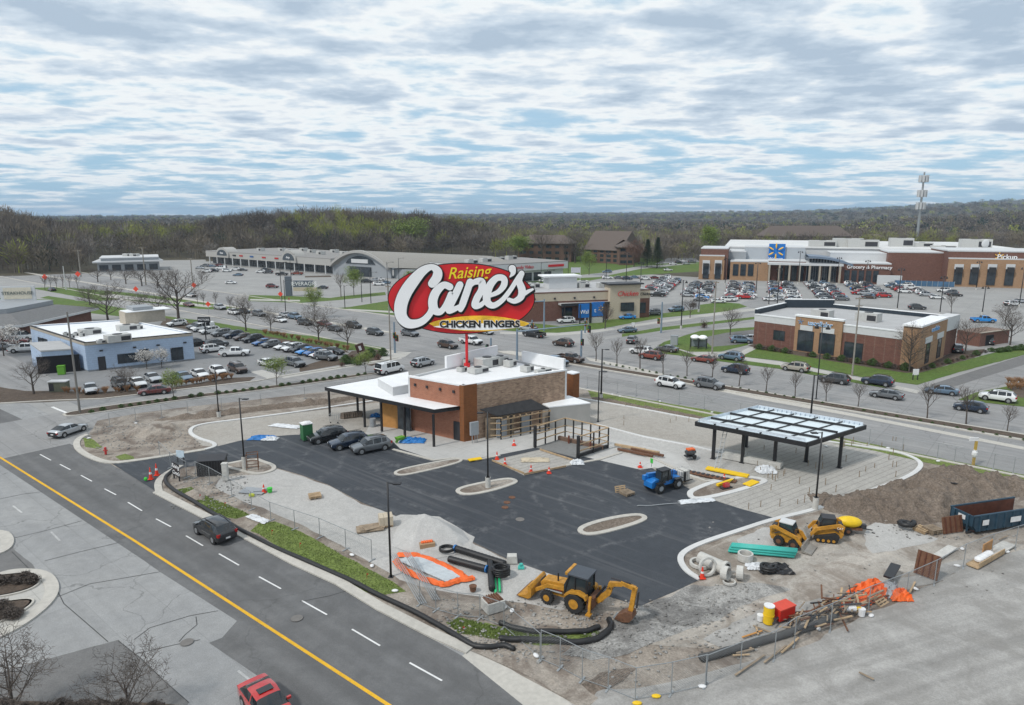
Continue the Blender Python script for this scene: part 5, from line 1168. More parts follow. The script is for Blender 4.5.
# small brick bin store beyond it
Z0,Z1=G(979,347),G(1008,343);t=thing('bin_store','small red brick bin store with an open dark doorway beyond the phone shop','shed',Z0);zn=Vector((-(Z1[1]-Z0[1]),Z1[0]-Z0[0])).normalized()
MB().prism([lc(t,p) for p in (Z0,Z1,(Z1[0]+zn.x*5,Z1[1]+zn.y*5),(Z0[0]+zn.x*5,Z0[1]+zn.y*5))],0,3.,bottom=True).build('brick_walls',b_dk,t);opening(t,'doorway',Z0,Z1,.32,2.8,.1,2.4,mat('painted_interior_shade',(.008,.008,.01),.9));wallbox(t,'coping',Z0,Z1,3.,3.15,m_copper,.4,out=.1)  # doorway is closed by a near-black pane, painting the shade within
# ---------------------------------------------------------------- the superstore
t=thing('superstore_building','very long brick and grey superstore with a blue square sign behind the crowded lot','building',G(700,279));
wa,wb=G(697,279),G(730,278);wd_=Vector((wb[0]-wa[0],wb[1]-wa[1])).normalized();AX=Vector((math.cos(R(-19)),math.sin(R(-19))));AN=Vector((-AX.y,AX.x));W0=Vector(G(700,279))
def WP(px,off=0.):   # point of the facade line seen at column px, moved back by off
    k=(px-512)/F;# x/y=k*dfactor -> iterate
    s_=0.
    for _ in range(40):
        p=W0+AX*s_;d=p.y*cp+CH*sp*1.;s_+=(k*(p.y*cp+(CH-4)*sp)-p.x)/(AX.x-k*AX.y)
    p=W0+AX*s_+AN*off;return (p.x,p.y)
def blk(name,p0,p1,z,m,off=0.,dep=20.,cap=m_lgray,z0=0.):
    a,b=WP(p0,off),WP(p1,off);q=[a,b,(b[0]+AN.x*dep,b[1]+AN.y*dep),(a[0]+AN.x*dep,a[1]+AN.y*dep)]
    MB().prism([lc(t,p) for p in q],z0,z,bottom=True).build(name,m,t)
    if cap: MB().prism([lc(t,lerp(p,q[2],-.004)) for p in q],z,z+.5,bottom=True).build(name+'_coping',cap,t)
    return a,b
def wz(px,py,off=0.):
    p=WP(px,off);v=(352.5-py)/F;return CH+(v*p[1]*cp-p[1]*sp)/(cp+v*sp)
blk('main_hall',722,1060,wz(860,249,30),m_lgray,30,100,cap=mat('store_roof',(.62,.62,.61),.8,var=.12,scale=.08))
blk('left_pavilion',700,727,wz(713,249),b_dk,0,22);a,b=blk('pavilion_front',699,724,wz(713,256),b_ora,-1.2,1.2)
for k in (706,718):
    A_,B_=WP(k-3.6,-1.25),WP(k+3.6,-1.25);wallbox(t,'arch_surround',A_,B_,2.5,wz(k,260),m_lgray,.3,out=.2);opening(t,'window',A_,B_,.5,2.6,.4,wz(k,264),bars=2,out=.3);wallbox(t,'awning',A_,B_,wz(k,266),wz(k,263),m_memb,.8,out=1.2,s0=.1,s1=.9)
blk('grey_link',727,745,wz(736,252,12),m_mgray,12,20)
blk('grey_gable',743,806,wz(780,248,14),mat('pale_blue_grey_panel',(.40,.43,.46),.6,var=.05),14,20)
blk('low_brick_front',730,768,wz(745,262),b_ora,0,14);blk('entrance_front',768,806,wz(790,262),b_dk,3,11)
blk('lobby_front',806,838,wz(820,264),b_dk,2,12)
blk('grocery_front',838,890,wz(860,264,-1),b_dk,-1,25);blk('white_upper_wall',832,892,wz(860,254,12),m_lgray,12,16)
blk('brick_wall_right',890,948,wz(920,253,8),b_dk,8,30);blk('pickup_wing',946,1070,wz(985,252),b_dk,0,30);blk('pickup_front',946.6,1070,wz(985,259.5,-1),b_ora,-1,1)
for k in (733,740.5,748): 
    A_,B_=WP(k,-.05),WP(k+5,-.05);opening(t,'window',A_,B_,.5,2.3,2.,wz(k,264),bars=2,out=.15)
for k in (778,785,792,799): 
    A_,B_=WP(k,2.9),WP(k+5,2.9);opening(t,'window',A_,B_,.5,2.1,.3,wz(k,266),bars=2,out=.15)
for k in range(5):
    A_,B_=WP(844+k*7.2,-1.05),WP(849+k*7.2,-1.05);opening(t,'window',A_,B_,.5,2.,1.,wz(850,270),bars=2,out=.15)
for A0,B0_ in ((807,820),(823,836)):
    A_,B_=WP(A0,1.9),WP(B0_,1.9);opening(t,'glazed_lobby',A_,B_,.5,5.6,.2,wz(815,266),bars=6,out=.2,fm=m_lgray)
a,b=WP(767,-3),WP(842,-3);MB().prism([lc(t,p) for p in (a,b,(b[0]+AN.x*6,b[1]+AN.y*6),(a[0]+AN.x*6,a[1]+AN.y*6))],wz(800,265.5,-3),wz(800,263.5,-3),bottom=True).build('front_canopy',m_lgray,t)
for k in range(8): p=WP(769+k*10,-2.8);MB().box((0,0,0),(.6,.6,wz(800,265.6,-3))).build('canopy_column',m_copper,t,loc=(*lc(t,p),0))
# curved clerestory roof
mb=MB();A_,B_=WP(807,1),WP(852,1);n=12
zb_=wz(820,263.5,1);zt=wz(820,256,1)
for i in range(n+1):
    s=i/n;p=lerp(A_,B_,s);z=zb_+(zt-zb_)*(1-s**2.2);
    for o_ in (-2.5,14): mb.v.append((*lc(t,(p[0]+AN.x*o_,p[1]+AN.y*o_)),z));
    for o_ in (-2.5,14): mb.v.append((*lc(t,(p[0]+AN.x*o_,p[1]+AN.y*o_)),z-.9));
for i in range(n):
    a=4*i;mb.f+=[(a,a+4,a+5,a+1),(a+2,a+3,a+7,a+6),(a,a+2,a+6,a+4),(a+1,a+5,a+7,a+3)];mb.m+=[0]*4
mb.build('curved_roof',mat('blue_grey_roof',(.17,.22,.29),.5,.2,var=.06),t)
A_,B_=WP(808,3),WP(843,3);wallbox(t,'clerestory_glazing',A_,B_,zb_,zb_+(zt-zb_)*.62,m_bglass,.4,s0=0,s1=.85,out=1.)
for k in range(10): wallbox(t,'clerestory_mullion',A_,B_,zb_,zb_+(zt-zb_)*.66,m_lgray,.3,s0=.01+k*.085,s1=.018+k*.085,out=1.3)
for k in (957,973,990,1008):
    A_,B_=WP(k-4.5,-1.05),WP(k+4.5,-1.05);wallbox(t,'arch_surround',A_,B_,wz(k,269),wz(k,264),m_lgray,.4,out=.3);opening(t,'window',A_,B_,.5,3.,1.,wz(k,268),bars=3,out=.2);wallbox(t,'awning',A_,B_,wz(k,272),wz(k,267),m_memb,1.,out=1.4,s0=.14,s1=.86)
A_,B_=WP(768,13.4),WP(785,13.4);wallbox(t,'blue_sign',A_,B_,wz(776,260.5,13),wz(776,243.8,13),m_wblue,.6,out=.5)
wdg=R(-19);wn=-AN
a=Vector(WP(775.5,13))+wn*.9;spark(t,lc(t,a),wz(776,251,13),3.4,wdg,m_wyel);text('Walmart',1.7,m_swh,t,(*lc(t,a),wz(776,258.7,13)),(math.pi/2,0,wdg),.1)
a=Vector(WP(868,-1))+wn*.4;text('Grocery & Pharmacy',2.0,m_swh,t,(*lc(t,a),wz(868,267.3,-1)),(math.pi/2,0,wdg),.1,off=.02)
a=Vector(WP(1004,0))+wn*.4;text('Pickup',2.6,m_swh,t,(*lc(t,a),wz(1004,257,0)),(math.pi/2,0,wdg),.1,off=.03);a=Vector(WP(996,0))+wn*.4;spark(t,lc(t,a),wz(996,256.6,0),1.7,wdg,m_wyel)
for k,off,wd3 in ((829,40,(12,5,3)),(858,42,(13,5,4)),(874,38,(13,4,3.5)),(925,55,(10,6,4)),(1008,48,(12,6,4)),(950,55,(9,4,2.)),(966,40,(10,3,1.2))):
    p=WP(k,off);hvac(t,None,wd3,wz(860,249,30)+.5,wdg,p)
p=WP(1018,45);o=MB().ball((0,0,0),(2.,.6,2.),12,7).build('satellite_dish',m_lgray,t,loc=(*lc(t,p),wz(860,249,30)+2.6))
A_,B_=WP(884,-1.6),WP(893,-1.6);
tag(MB().box((0,0,0),(9,.8,4)).build('notice_board',m_lgray,loc=(*WP(888,-4),0.05),rz=wdg),'white board standing at the corner of the brick superstore wall','board')
# blue screened fence by the superstore wall
A_,B_=WP(893,-5),WP(952,-5);t2=thing('screened_fence','low blue screened fence along the dark brick superstore wall','fence',A_)
wallbox(t2,'screen',A_,B_,.1,2.2,mat('blue_screen',(.06,.13,.22),.8,var=.3,scale=.3),.1)
for k in range(12): MB().cyl((0,0,0),.1,2.3,6).build('post',m_steel,t2,loc=(*lc(t2,lerp(A_,B_,k/11)),0))
# ---------------------------------------------------------------- strip mall and the arched hall
M0=G(213,263);M1=G(338,274);t=thing('shopping_strip','long low pale shopping strip with two arched gables below the bare wooded hill','building',M0)
md=Vector((M1[0]-M0[0],M1[1]-M0[1])).normalized();mn=Vector((-md.y,md.x));dep=45
MB().prism([lc(t,p) for p in (M0,M1,(M1[0]+mn.x*dep,M1[1]+mn.y*dep),(M0[0]+mn.x*dep,M0[1]+mn.y*dep))],0,4.6,bottom=True).build('shop_block',m_mgray,t)
a,b=(M0[0]-mn.x*4,M0[1]-mn.y*4),(M1[0]-mn.x*4,M1[1]-mn.y*4)
MB().prism([lc(t,p) for p in (a,b,(b[0]+mn.x*6,b[1]+mn.y*6),(a[0]+mn.x*6,a[1]+mn.y*6))],4.2,7.4,bottom=True).build('pale_fascia',mat('pale_grey_fascia',(.38,.37,.35),.8,var=.06),t)
roofpoly(t,'roof',[a,b,(M1[0]+mn.x*dep,M1[1]+mn.y*dep),(M0[0]+mn.x*dep,M0[1]+mn.y*dep)],7.7,mat('grey_brown_roof',(.25,.24,.23),.9),.25)
for k in range(26):
    s=(k+.5)/26;opening(t,'shop_window',M0,M1,s,4.4,.3,3.8,bars=3)
for k in range(14): MB().box((0,0,0),(.5,.5,4.2)).build('column',m_lgray,t,loc=(*lc(t,lerp(a,b,(k+.5)/14)),0))
def gable(s,hw,zc,name='arched_gable'):
    c=Vector(lerp(a,b,s))-mn*.4;mb=MB();n=16;pr=[(-hw,4.4)]+[(-hw*math.cos(math.pi*k/n),6.0+zc*math.sin(math.pi*k/n)) for k in range(n+1)]+[(hw,4.4)]
    mb.ext(pr,-.5,6);o=mb.build(name,mat('grey_arch',(.38,.37,.35),.8),t,loc=(*lc(t,c),0),rz=math.atan2(md.y,md.x))
    pr=[(-hw*.8*math.cos(math.pi*k/n),5.6+zc*.78*math.sin(math.pi*k/n)) for k in range(n+1)];MB().ext(pr,-.7,-.52).build('gable_face',mat('slate_face',(.06,.075,.09),.6),o)
    text('shops',1.6,m_swh,o,(0,-.75,7.),(math.pi/2,0,0),.05)
gable(.17,7.,4.2);gable(.72,6.5,4.6)
for k in range(9): 
    p=Vector(lerp(M0,M1,.25+.08*k))+mn*(14+8*(k%3));hvac(t,None,(4.5,3,1.8),7.7,math.atan2(md.y,md.x),p)
for s,c_ in ((.33,'red'),(.42,'blue'),(.52,'red'),(.62,'red'),(.27,'dark gray')):
    p=Vector(lerp(a,b,s))-mn*.15;MB().box((0,0,0),(3.6,.2,.8)).build('shop_sign',PNT[c_],t,loc=(*lc(t,p),5.6),rz=math.atan2(md.y,md.x))
H0=G(333,274.5);H1=G(391,278.5);t=thing('arched_hall','large hall with a curved grey roof and arched front ending the shopping strip','building',H0)
hd=Vector((H1[0]-H0[0],H1[1]-H0[1])).normalized();hn=Vector((-hd.y,hd.x));LL=(Vector(H1)-Vector(H0)).length
mb=MB();n=20;dd2=62;sl=Vector((.93,.36));
prf=[(LL*k/n,5.+7.2*math.sin(math.pi*k/n)**.85) for k in range(n+1)]
for (x,z) in prf:
    for dpt in (0,dd2): p=Vector(H0)+hd*x+(hn*.35+hd*.94).normalized()*dpt if dpt else Vector(H0)+hd*x-hn*1.5;mb.v.append((*lc(t,p),z if not dpt else z*.86))
for i in range(n): a_=2*i;mb.f.append((a_,a_+2,a_+3,a_+1));mb.m.append(0)
mb.build('curved_roof',mat('brownish_grey_roof',(.27,.26,.24),.8,var=.06),t,recalc=False)
pf=[(0,0)]+[(x,z-.25) for x,z in prf]+[(LL,0)];MB().ext(pf,0,1.).build('front_wall',m_mgray,t,rz=math.atan2(hd.y,hd.x))
pf2=[(x,z+.15) for x,z in prf]+[(x,z-1.1) for x,z in reversed(prf)];MB().ext(pf2,-2.,-.1).build('arch_rib',mat('grey_arch',(.38,.37,.35),.8),t,rz=math.atan2(hd.y,hd.x))
pf3=[(LL*.25+LL*.5*k/12,6.+3.6*math.sin(math.pi*k/12)**.6) for k in range(13)];MB().ext(pf3,-.4,-.05).build('fanlight',m_bglass,t,rz=math.atan2(hd.y,hd.x))
MB().box((LL*.5,-.5,6.3),(11,.3,1.8)).build('name_sign',m_lgray,t,rz=math.atan2(hd.y,hd.x));MB().box((LL*.5,-.3,.2),(14,.4,4.4)).build('entrance_glazing',m_bglass,t,rz=math.atan2(hd.y,hd.x))
text('ARROWHEAD',1.2,m_dsteel,t,tuple(Vector((*lc(t,Vector(H0)+hd*LL*.5-hn*.75),7.2))),(math.pi/2,0,math.atan2(hd.y,hd.x)),.05) if 0 else None
MB().prism([lc(t,Vector(H1)+hd*x_+hn*y_) for x_,y_ in ((0,2),(46,-4),(60,30),(10,40))],0,4.4,bottom=True).build('side_wing',m_mgray,t)
# pale shop row right of the hall
N0,N1=G(440,288),G(563,279);N0=G(470,286)
t=thing('grey_shop_row','low light grey shop row with small red lettering behind the tan fast food restaurant','building',N0);nd=Vector((N1[0]-N0[0],N1[1]-N0[1])).normalized();nn_=Vector((-nd.y,nd.x))
MB().prism([lc(t,p) for p in (N0,N1,Vector(N1)+nn_*30,Vector(N0)+nn_*30)],0,5,bottom=True).build('shop_block',m_lgray,t);MB().prism([lc(t,p) for p in (Vector(N0)-nn_*2,Vector(N1)-nn_*2+nd,Vector(N1)+nn_*31+nd,Vector(N0)+nn_*31)],5,8,bottom=True).build('fascia',m_lgray,t);roofpoly(t,'roof',[Vector(N0)-nn_*2,Vector(N1)-nn_*2+nd,Vector(N1)+nn_*31+nd,Vector(N0)+nn_*31],8.3,mat('grey_brown_roof',(.25,.24,.23),.9),.28)
for s in (.3,.42,.6,.7,.82): opening(t,'shop_window',N0,N1,s,4,.3,3.9,bars=2)
na=ang(N0,N1);p=Vector(lerp(N0,N1,.52))-nn_*2.2;text('Family Video',2.1,mat('sign_red_letters',(.55,.02,.03),.5),t,(*lc(t,p),6.5),(math.pi/2,0,na),.05);p=Vector(lerp(N0,N1,.88))-nn_*2.2;MB().box((0,0,0),(9,.3,1.)).build('shop_sign',m_sred,t,loc=(*lc(t,p),6.),rz=na)
for k in range(4): p=Vector(lerp(N0,N1,.15+.2*k))+nn_*(10+4*k);hvac(t,None,(5,3,1.6),8.3,na,p)
# flat roofed shop far left
V0,V1=G(98,272),G(160,270);t=thing('flat_roof_shop','low flat roofed shop with a pale roof edge behind the roadside trees on the left','building',V0)
vd=Vector((V1[0]-V0[0],V1[1]-V0[1])).normalized();vn=Vector((-vd.y,vd.x));pp=[V0,V1,Vector(V1)+vn*26,Vector(V0)+vn*26];MB().prism([lc(t,p) for p in pp],0,4.6,bottom=True).build('walls',m_mgray,t);MB().prism([lc(t,p) for p in (Vector(V0)-vn*2-vd*2,Vector(V1)-vn*2+vd*2,pp[2],pp[3])],4.6,5.3,bottom=True).build('roof_edge',m_lgray,t)
MB().prism([lc(t,lerp(p,pp[2],.06)) for p in pp],5.3,6.6,bottom=True).build('upper_block',m_mgray,t);MB().prism([lc(t,lerp(p,pp[2],.04)) for p in pp],6.6,7.0,bottom=True).build('upper_roof',m_lgray,t)
for k in range(5): opening(t,'window',V0,V1,.1+.2*k,4,.5,3.4,bars=3)
hvac(t,None,(5,3,1.4),7.,0,lerp(pp[0],pp[2],.5));hvac(t,None,(4,3,1.4),7.,0,lerp(pp[1],pp[3],.4))
# ---------------------------------------------------------------- brick apartment blocks
b_apt=brick_mat('apartment_brick',(.155,.088,.062),(.13,.072,.052),(.16,.12,.1),var=.15)
m_aroof=mat('brown_shingle_roof',(.12,.095,.082),.9,var=.15)
def apart(lbl,pA,pB,hpx,dep,rh,nw,gab=False):
    A_,B_=G(*pA),G(*pB);t=thing('apartment_block',lbl,'building',A_);d=Vector((B_[0]-A_[0],B_[1]-A_[1])).normalized();n_=Vector((-d.y,d.x));h=HT(*pA,hpx)
    q=[Vector(A_),Vector(B_),Vector(B_)+n_*dep,Vector(A_)+n_*dep];MB().prism([lc(t,p) for p in q],0,h,bottom=True).build('brick_walls',b_apt,t)
    e=1.;qo=[q[0]-d*e-n_*e,q[1]+d*e-n_*e,q[2]+d*e+n_*e,q[3]-d*e+n_*e];r0=(q[0]+q[3])/2+d*(dep*.4 if not gab else -e);r1=(q[1]+q[2])/2-d*(dep*.4 if not gab else -e)
    mb=MB();mb.add([(*lc(t,p),h) for p in qo]+[(*lc(t,r0),h+rh),(*lc(t,r1),h+rh)]+[(*lc(t,p),h-.4) for p in qo],[(0,1,5,4),(1,2,5),(2,3,4,5),(3,0,4),(0,6,7,1),(1,7,8,2),(2,8,9,3),(3,9,6,0),(9,8,7,6)]);mb.build('roof',m_aroof,t)
    for k in range(nw):
        for f_ in range(3): 
            z=1.+f_*h/3.05;opening(t,'window',A_,B_,(k+.6)/(nw+.2),2.6 if k%3 else 3.6,z,z+1.7,bars=2)
    return t
apart('three storey brown brick apartment block behind bare trees with a wide lawn in front',(518,261),(571,262),243,16,5,6)
apart('brown brick apartment block with a tall gabled roof right of the bright green tree',(585,262),(619,264),249,22,11,5,True)
apart('narrow brick apartment wing beside the reddish tree',(619,265),(634,265),247,14,4,2)
apart('far apartment block with a long shingle roof behind the superstore roof',(764,247.5),(850,247.5),236,20,9,9)
apart('lone far apartment wing with a pale gable behind the superstore roof',(852,247.5),(890,247.5),241,18,6,4)
# ---------------------------------------------------------------- mobile phone mast
mx,my=G(916,247);hm=HT(916,247,172);t=thing('phone_mast','tall grey phone mast with three rings of antennas rising behind the superstore','mast',(mx,my,0))
MB().tube([(0,0,0),(0,0,hm)],[1.3,.7],12).build('pole',m_steel,t)
for z,r_ in ((hm-6,6.),(hm-19,6.),(hm-30,6.)):
    o=MB().ring((0,0,0),r_*.5,r_*.56,.3,3*6).build('platform',m_steel,t,loc=(0,0,z-3))
    for k in range(9):
        q=2*math.pi*k/9;MB().box((0,0,0),(1.5,.7,6.2)).build('antenna_panel',m_lgray,t,loc=(r_*.62*math.cos(q),r_*.62*math.sin(q),z-3.),rz=q+math.pi/2)
# ---------------------------------------------------------------- vehicles on the roads
RT,LT=-40,140
g='vehicles on the main road'
car(215,536,'suv','black',140,'black hatchback suv driving on the dark near road beside the verge')
rc=car(268,714,'sedan','red',-48,'bright red car with a dark sunroof at the bottom edge of the photo');MB().box((0,0,0),(.5,.85,.02)).build('sunroof',m_glass,rc,loc=(-.2,0,1.462))
car(69,434,'sedan','silver',75,'silver sedan turning at the kerb corner where the side street meets the near road')
for i,(px,py,k,c,h,l) in enumerate([(670,387,'suv','white',RT,'white suv with roof rails driving in the near lanes of the main road'),
(709,388,'suv','gray',RT,'grey suv directly behind the white suv in the near lanes'),
(570,362,'pickup','brown',RT,'dark brown pickup truck at the junction near the signal mast'),
(554,365,'pickup','slate blue',RT,'slate blue pickup truck just behind the white restaurant parapet'),
(448,348,'suv','brown',RT,'dark brown suv crossing below the oval sign beside the white pickup'),
(471,344,'pickup','white',RT,'white pickup truck crossing below the oval sign'),
(485,334,'sedan','silver',RT,'silver sedan right under the lower edge of the oval sign'),
(410,336,'suv','gray',RT,'grey suv left of the oval sign beside the yellow signal'),
(375,335,'suv','dark gray',RT,'dark grey suv alone between the bare verge tree and the yellow signal'),
(354,328,'suv','black',RT,'boxy black suv following behind the dark sedan'),
(335,331,'sedan','dark gray',RT,'dark sedan behind the bare verge tree left of the boxy black suv'),
(325,326,'sedan','maroon',RT,'maroon sedan partly hidden by the wide bare verge tree'),
(305,325,'suv','dark gray',RT,'dark grey suv in the queue left of the wide bare verge tree'),
(295,319,'suv','slate blue',RT,'slate blue suv in the outer lane of the queue'),
(280,322,'sedan','white',RT,'white sedan low in the queue beside the bare tree'),
(286,317,'sedan','silver',RT,'silver sedan in the outer lane above the white sedan'),
(259,316,'suv','gray',RT,'grey suv between the two thin bare verge trees'),
(244,313,'sedan','navy',RT,'navy sedan behind the white suv in the far queue'),
(234,314.5,'suv','white',RT,'white suv behind the bare tree right of the orange diamond sign'),
(220,309.5,'suv','silver',RT,'silver suv right of the lowest orange diamond sign'),
(189,306.5,'sedan','maroon',RT,'maroon sedan behind the big bare tree in the far lanes'),
(191,297,'sedan','white',LT,'white sedan in the opposite lanes above the maroon sedan'),
(52,291,'sedan','dark gray',LT,'lone dark grey sedan on the far left of the main road'),
(563,346,'suv','brown',LT,'brown suv leaving the junction in the far lanes'),
(534,337,'pickup','black',LT,'black pickup truck right of the oval sign at the junction'),
(528,331,'suv','silver',LT,'silver suv beside the oval sign tip'),
(627,332.5,'sedan','slate blue',195,'slate blue sedan turning out of the crossing road'),
(632,343,'suv','gray',70,'grey suv seen from behind entering the crossing road'),
(641,354,'suv','white',LT,'white suv in the far lanes behind the rust red suv'),
(651,359,'suv','rust red',LT,'rust red suv behind the bare median tree in the far lanes'),
(667,351.5,'sedan','gray',LT,'grey sedan in the kerb lane beside the bus shelter'),
(703,362,'sedan','rust red',LT,'rust red sedan in the kerb lane left of the tall grey pole'),
(731,360,'suv','slate blue',LT,'slate blue suv in the kerb lane right of the tall grey pole'),
(735,373,'suv','navy',LT,'navy suv in the inner lane in front of the slate blue suv'),
(795,371,'suv','beige',LT,'beige boxy off road suv in front of the phone shop'),
(834,383,'suv','dark gray',LT,'dark grey suv partly behind a bare median tree'),
(877,385,'suv','navy',LT,'navy suv with red tail lights below the sidewalk corner'),
(886,398,'sedan','gray',LT,'low grey sedan in the inner lane with red tail lights'),
(941,394,'sedan','slate blue',150,'slate blue sedan turning at the shop drive mouth'),
(970,411,'hatch','navy',LT,'navy hatchback with white wheels between two bare median trees'),
(997,401,'suv','white',LT,'white suv near the right edge beside the grass corner'),
(155,394,'sedan','maroon',-158,'maroon sedan driving on the side street behind the hedged median'),
(390,373,'van','white',50,'white van with side windows behind the flat canopy'),
(423,366,'suv','silver',50,'silver suv right behind the white van beyond the restaurant roof')]):
    car(px,py,k,c,h,l,g if h in(RT,LT) else None,far=py<330)
# site vehicles
for px,py,c,l in ((328,441,'black','black suv parked furthest left in front of the restaurant'),(349,447,'navy','dark navy suv parked in the middle of the three by the restaurant'),(371,451,'gray','grey suv parked nearest the road in front of the restaurant')):
    car(px,py,'suv',c,-140 if 0 else 212,l,'suvs parked in front of the restaurant')
# left lot
g='cars parked in the left car park'
for px,py,k,c,h,l in [(197,329,'suv','gray',230,'first grey suv at the left end of the back row'),(203,331,'van','white',230,'white van near the left end of the back row'),(210,333.5,'suv','white',230,'white suv beside the white van in the back row'),
(222,336,'suv','gray',230,'grey suv right of the white suv in the back row'),(234,338,'suv','navy',230,'navy suv between the grey and brown ones in the back row'),(243,340,'hatch','brown',230,'brown hatchback left of the long black suv'),(253,342,'suv','black',230,'long black suv in the middle of the back row'),
(263,345,'sedan','blue',230,'blue sedan right of the long black suv'),(271,347,'hatch','gray',230,'grey hatchback right of the blue sedan'),(285,349,'sedan','white',230,'white sedan after the gap in the back row'),(293,351,'suv','white',230,'white suv right of the white sedan after the gap'),
(300,352,'hatch','black',230,'black hatchback between the white suv and blue car'),(307,354,'sedan','bright blue',230,'bright blue sedan in the back row'),(314,355.5,'hatch','blue',230,'deep blue hatchback near the right end of the back row'),(321,357,'sedan','white',230,'white sedan at the right end of the back row'),(334,354,'sedan','black',-30,'black sedan pointing right at the end of the lot'),
(326,360,'suv','gray',-25,'grey suv parked at the lot corner nearest the bush bed'),(177,326,'suv','white',230,'white suv behind the blue building parapet'),
(197,346,'suv','black',40,'black suv beside the blue building corner'),(213,352,'suv','white',40,'white suv left of the big white pickup'),(217,347,'suv','dark gray',40,'dark grey suv behind the white one beside the blue building'),(235,356,'pickup','white',10,'big white pickup truck on the small grass edge'),
(184,380,'sedan','slate blue',-45,'slate blue sedan in the front row beside the dry grass'),(200,377,'sedan','white',-45,'white sedan second in the front row'),(218,374,'hatch','white',-45,'white hatchback third in the front row'),(238,372,'suv','brown',-45,'brown suv at the right end of the front row'),
(268,366,'sedan','white',-40,'white sedan behind the green leafing tree'),(295,366,'suv','gray',-40,'grey suv right of the green leafing tree'),
(91,392,'sedan','silver',-55,'silver sedan nosed into the dry grass bed'),(121,388,'suv','black',-45,'black suv behind the dark bare shrub tree'),(138,386,'sedan','white',-45,'white sedan right of the dark bare shrub tree'),(153,381,'sedan','silver',-45,'silver sedan behind the maroon car on the side street'),
(25,352,'pickup','white',20,'white work truck behind the garage annex'),(14,345,'pickup','maroon',20,'maroon work truck behind the white blossom tree'),(20,340,'van','white',20,'white van parked behind the work trucks'),(3,350,'suv','gray',20,'grey suv at the far left behind the blossom tree')]:
    car(px,py,k,c,h,l,g,far=py<345)
# strip mall lot
g='cars in the shopping strip car park'
mall=[(207,272.5,'suv','white','white suv'),(214,272,'suv','black','black suv'),(221.5,269.5,'van','white','white van'),(227,272,'suv','white','second white suv'),(236,270.5,'suv','white','bright white suv'),(243,271,'sedan','dark gray','dark sedan'),(238,276,'sedan','slate blue','slate blue sedan'),(231,284,'sedan','white','lone white sedan'),(261,273,'suv','white','white suv left of the dark pair'),(266,270.5,'sedan','black','black sedan'),(268,273.5,'suv','dark gray','dark grey suv'),(282,275.5,'pickup','black','black pickup'),(297,275,'pickup','rust red','rust red pickup'),(272.5,288,'suv','maroon','lone maroon suv'),(322,289,'sedan','dark gray','dark sedan behind the sign tree'),(367,283,'suv','black','black suv'),(374,281.5,'sedan','silver','silver sedan'),(380,280.5,'sedan','white','white sedan'),(385,284,'sedan','slate blue','slate blue sedan'),(200,269,'sedan','silver','silver sedan'),(205,267,'suv','gray','grey suv'),(212,267,'sedan','slate blue','slate blue sedan'),(218,266.5,'suv','maroon','maroon suv'),(379,285.5,'suv','white','second white suv'),(519,275,'sedan','navy','navy sedan'),(552,276.5,'sedan','black','black sedan'),(524,280.5,'sedan','slate blue','slate blue sedan'),(544,282,'sedan','white','white sedan')]
import itertools
for i,(px,py,k,c,l) in enumerate(mall):
    where='near the left gable' if px<232 else 'below the left gable' if px<250 else 'before the middle shops' if px<300 else 'in front of the arched hall' if px<400 else 'in front of the grey shop row'
    near=[m for m in mall if m is not mall[i] and abs(m[0]-px)<14];
    nx=min([m for m in mall if m is not mall[i]],key=lambda m:(m[0]-px)**2+4*(m[1]-py)**2)
    side='left of' if nx[0]>px else 'right of'
    car(px,py,k,c,0 if i%2 else 180,f'{l} {where.replace("in front of","before")}, {side} the {nx[4].split(" ")[0] if nx[4].split(" ")[0] not in ("second","lone") else nx[4]} {NAMEK[nx[2]].split("_")[0]}',g,far=True)
# chicken restaurant cars and others around
for px,py,k,c,h,l in [(551,320,'suv','black',200,'black suv queueing left of the order canopy'),(566,323,'suv','white',195,'white suv under the left end of the order canopy'),(627,319,'sedan','bright blue',190,'bright blue car right of the order canopy'),(653,315,'suv','gray',190,'grey suv at the corner of the tan restaurant'),(676,311.5,'suv','slate blue',200,'slate blue suv parked below the crowded lot'),
(741,343,'suv','slate blue',-10,'slate blue suv parked beside the phone shop wall'),(753,341,'sedan','silver',-10,'silver sedan tight against the phone shop wall'),(957,352,'suv','black',60,'black suv behind the corner of the phone shop'),(988,344,'suv','dark gray',60,'dark grey suv inside the brick bin store mouth'),
(607,273,'suv','slate blue',180,'slate blue suv at the lawn edge behind the tan restaurant'),(668,271,'sedan','white',0,'white sedan alone on the road beside the dark spruces'),
(983,322.5,'pickup','bright blue',-12,'bright blue pickup truck on the road behind the phone shop'),(917,309.5,'suv','dark gray',-12,'dark grey suv alone on the lane behind the phone shop roof'),(937,299,'sedan','white',-15,'white sedan on the lot lane left of the pole'),(1012,306,'suv','white',10,'white suv at the right edge of the superstore lot'),(1020,303,'sedan','silver',10,'silver sedan at the right edge of the superstore lot')]:
    car(px,py,k,c,h,l,far=py<325)
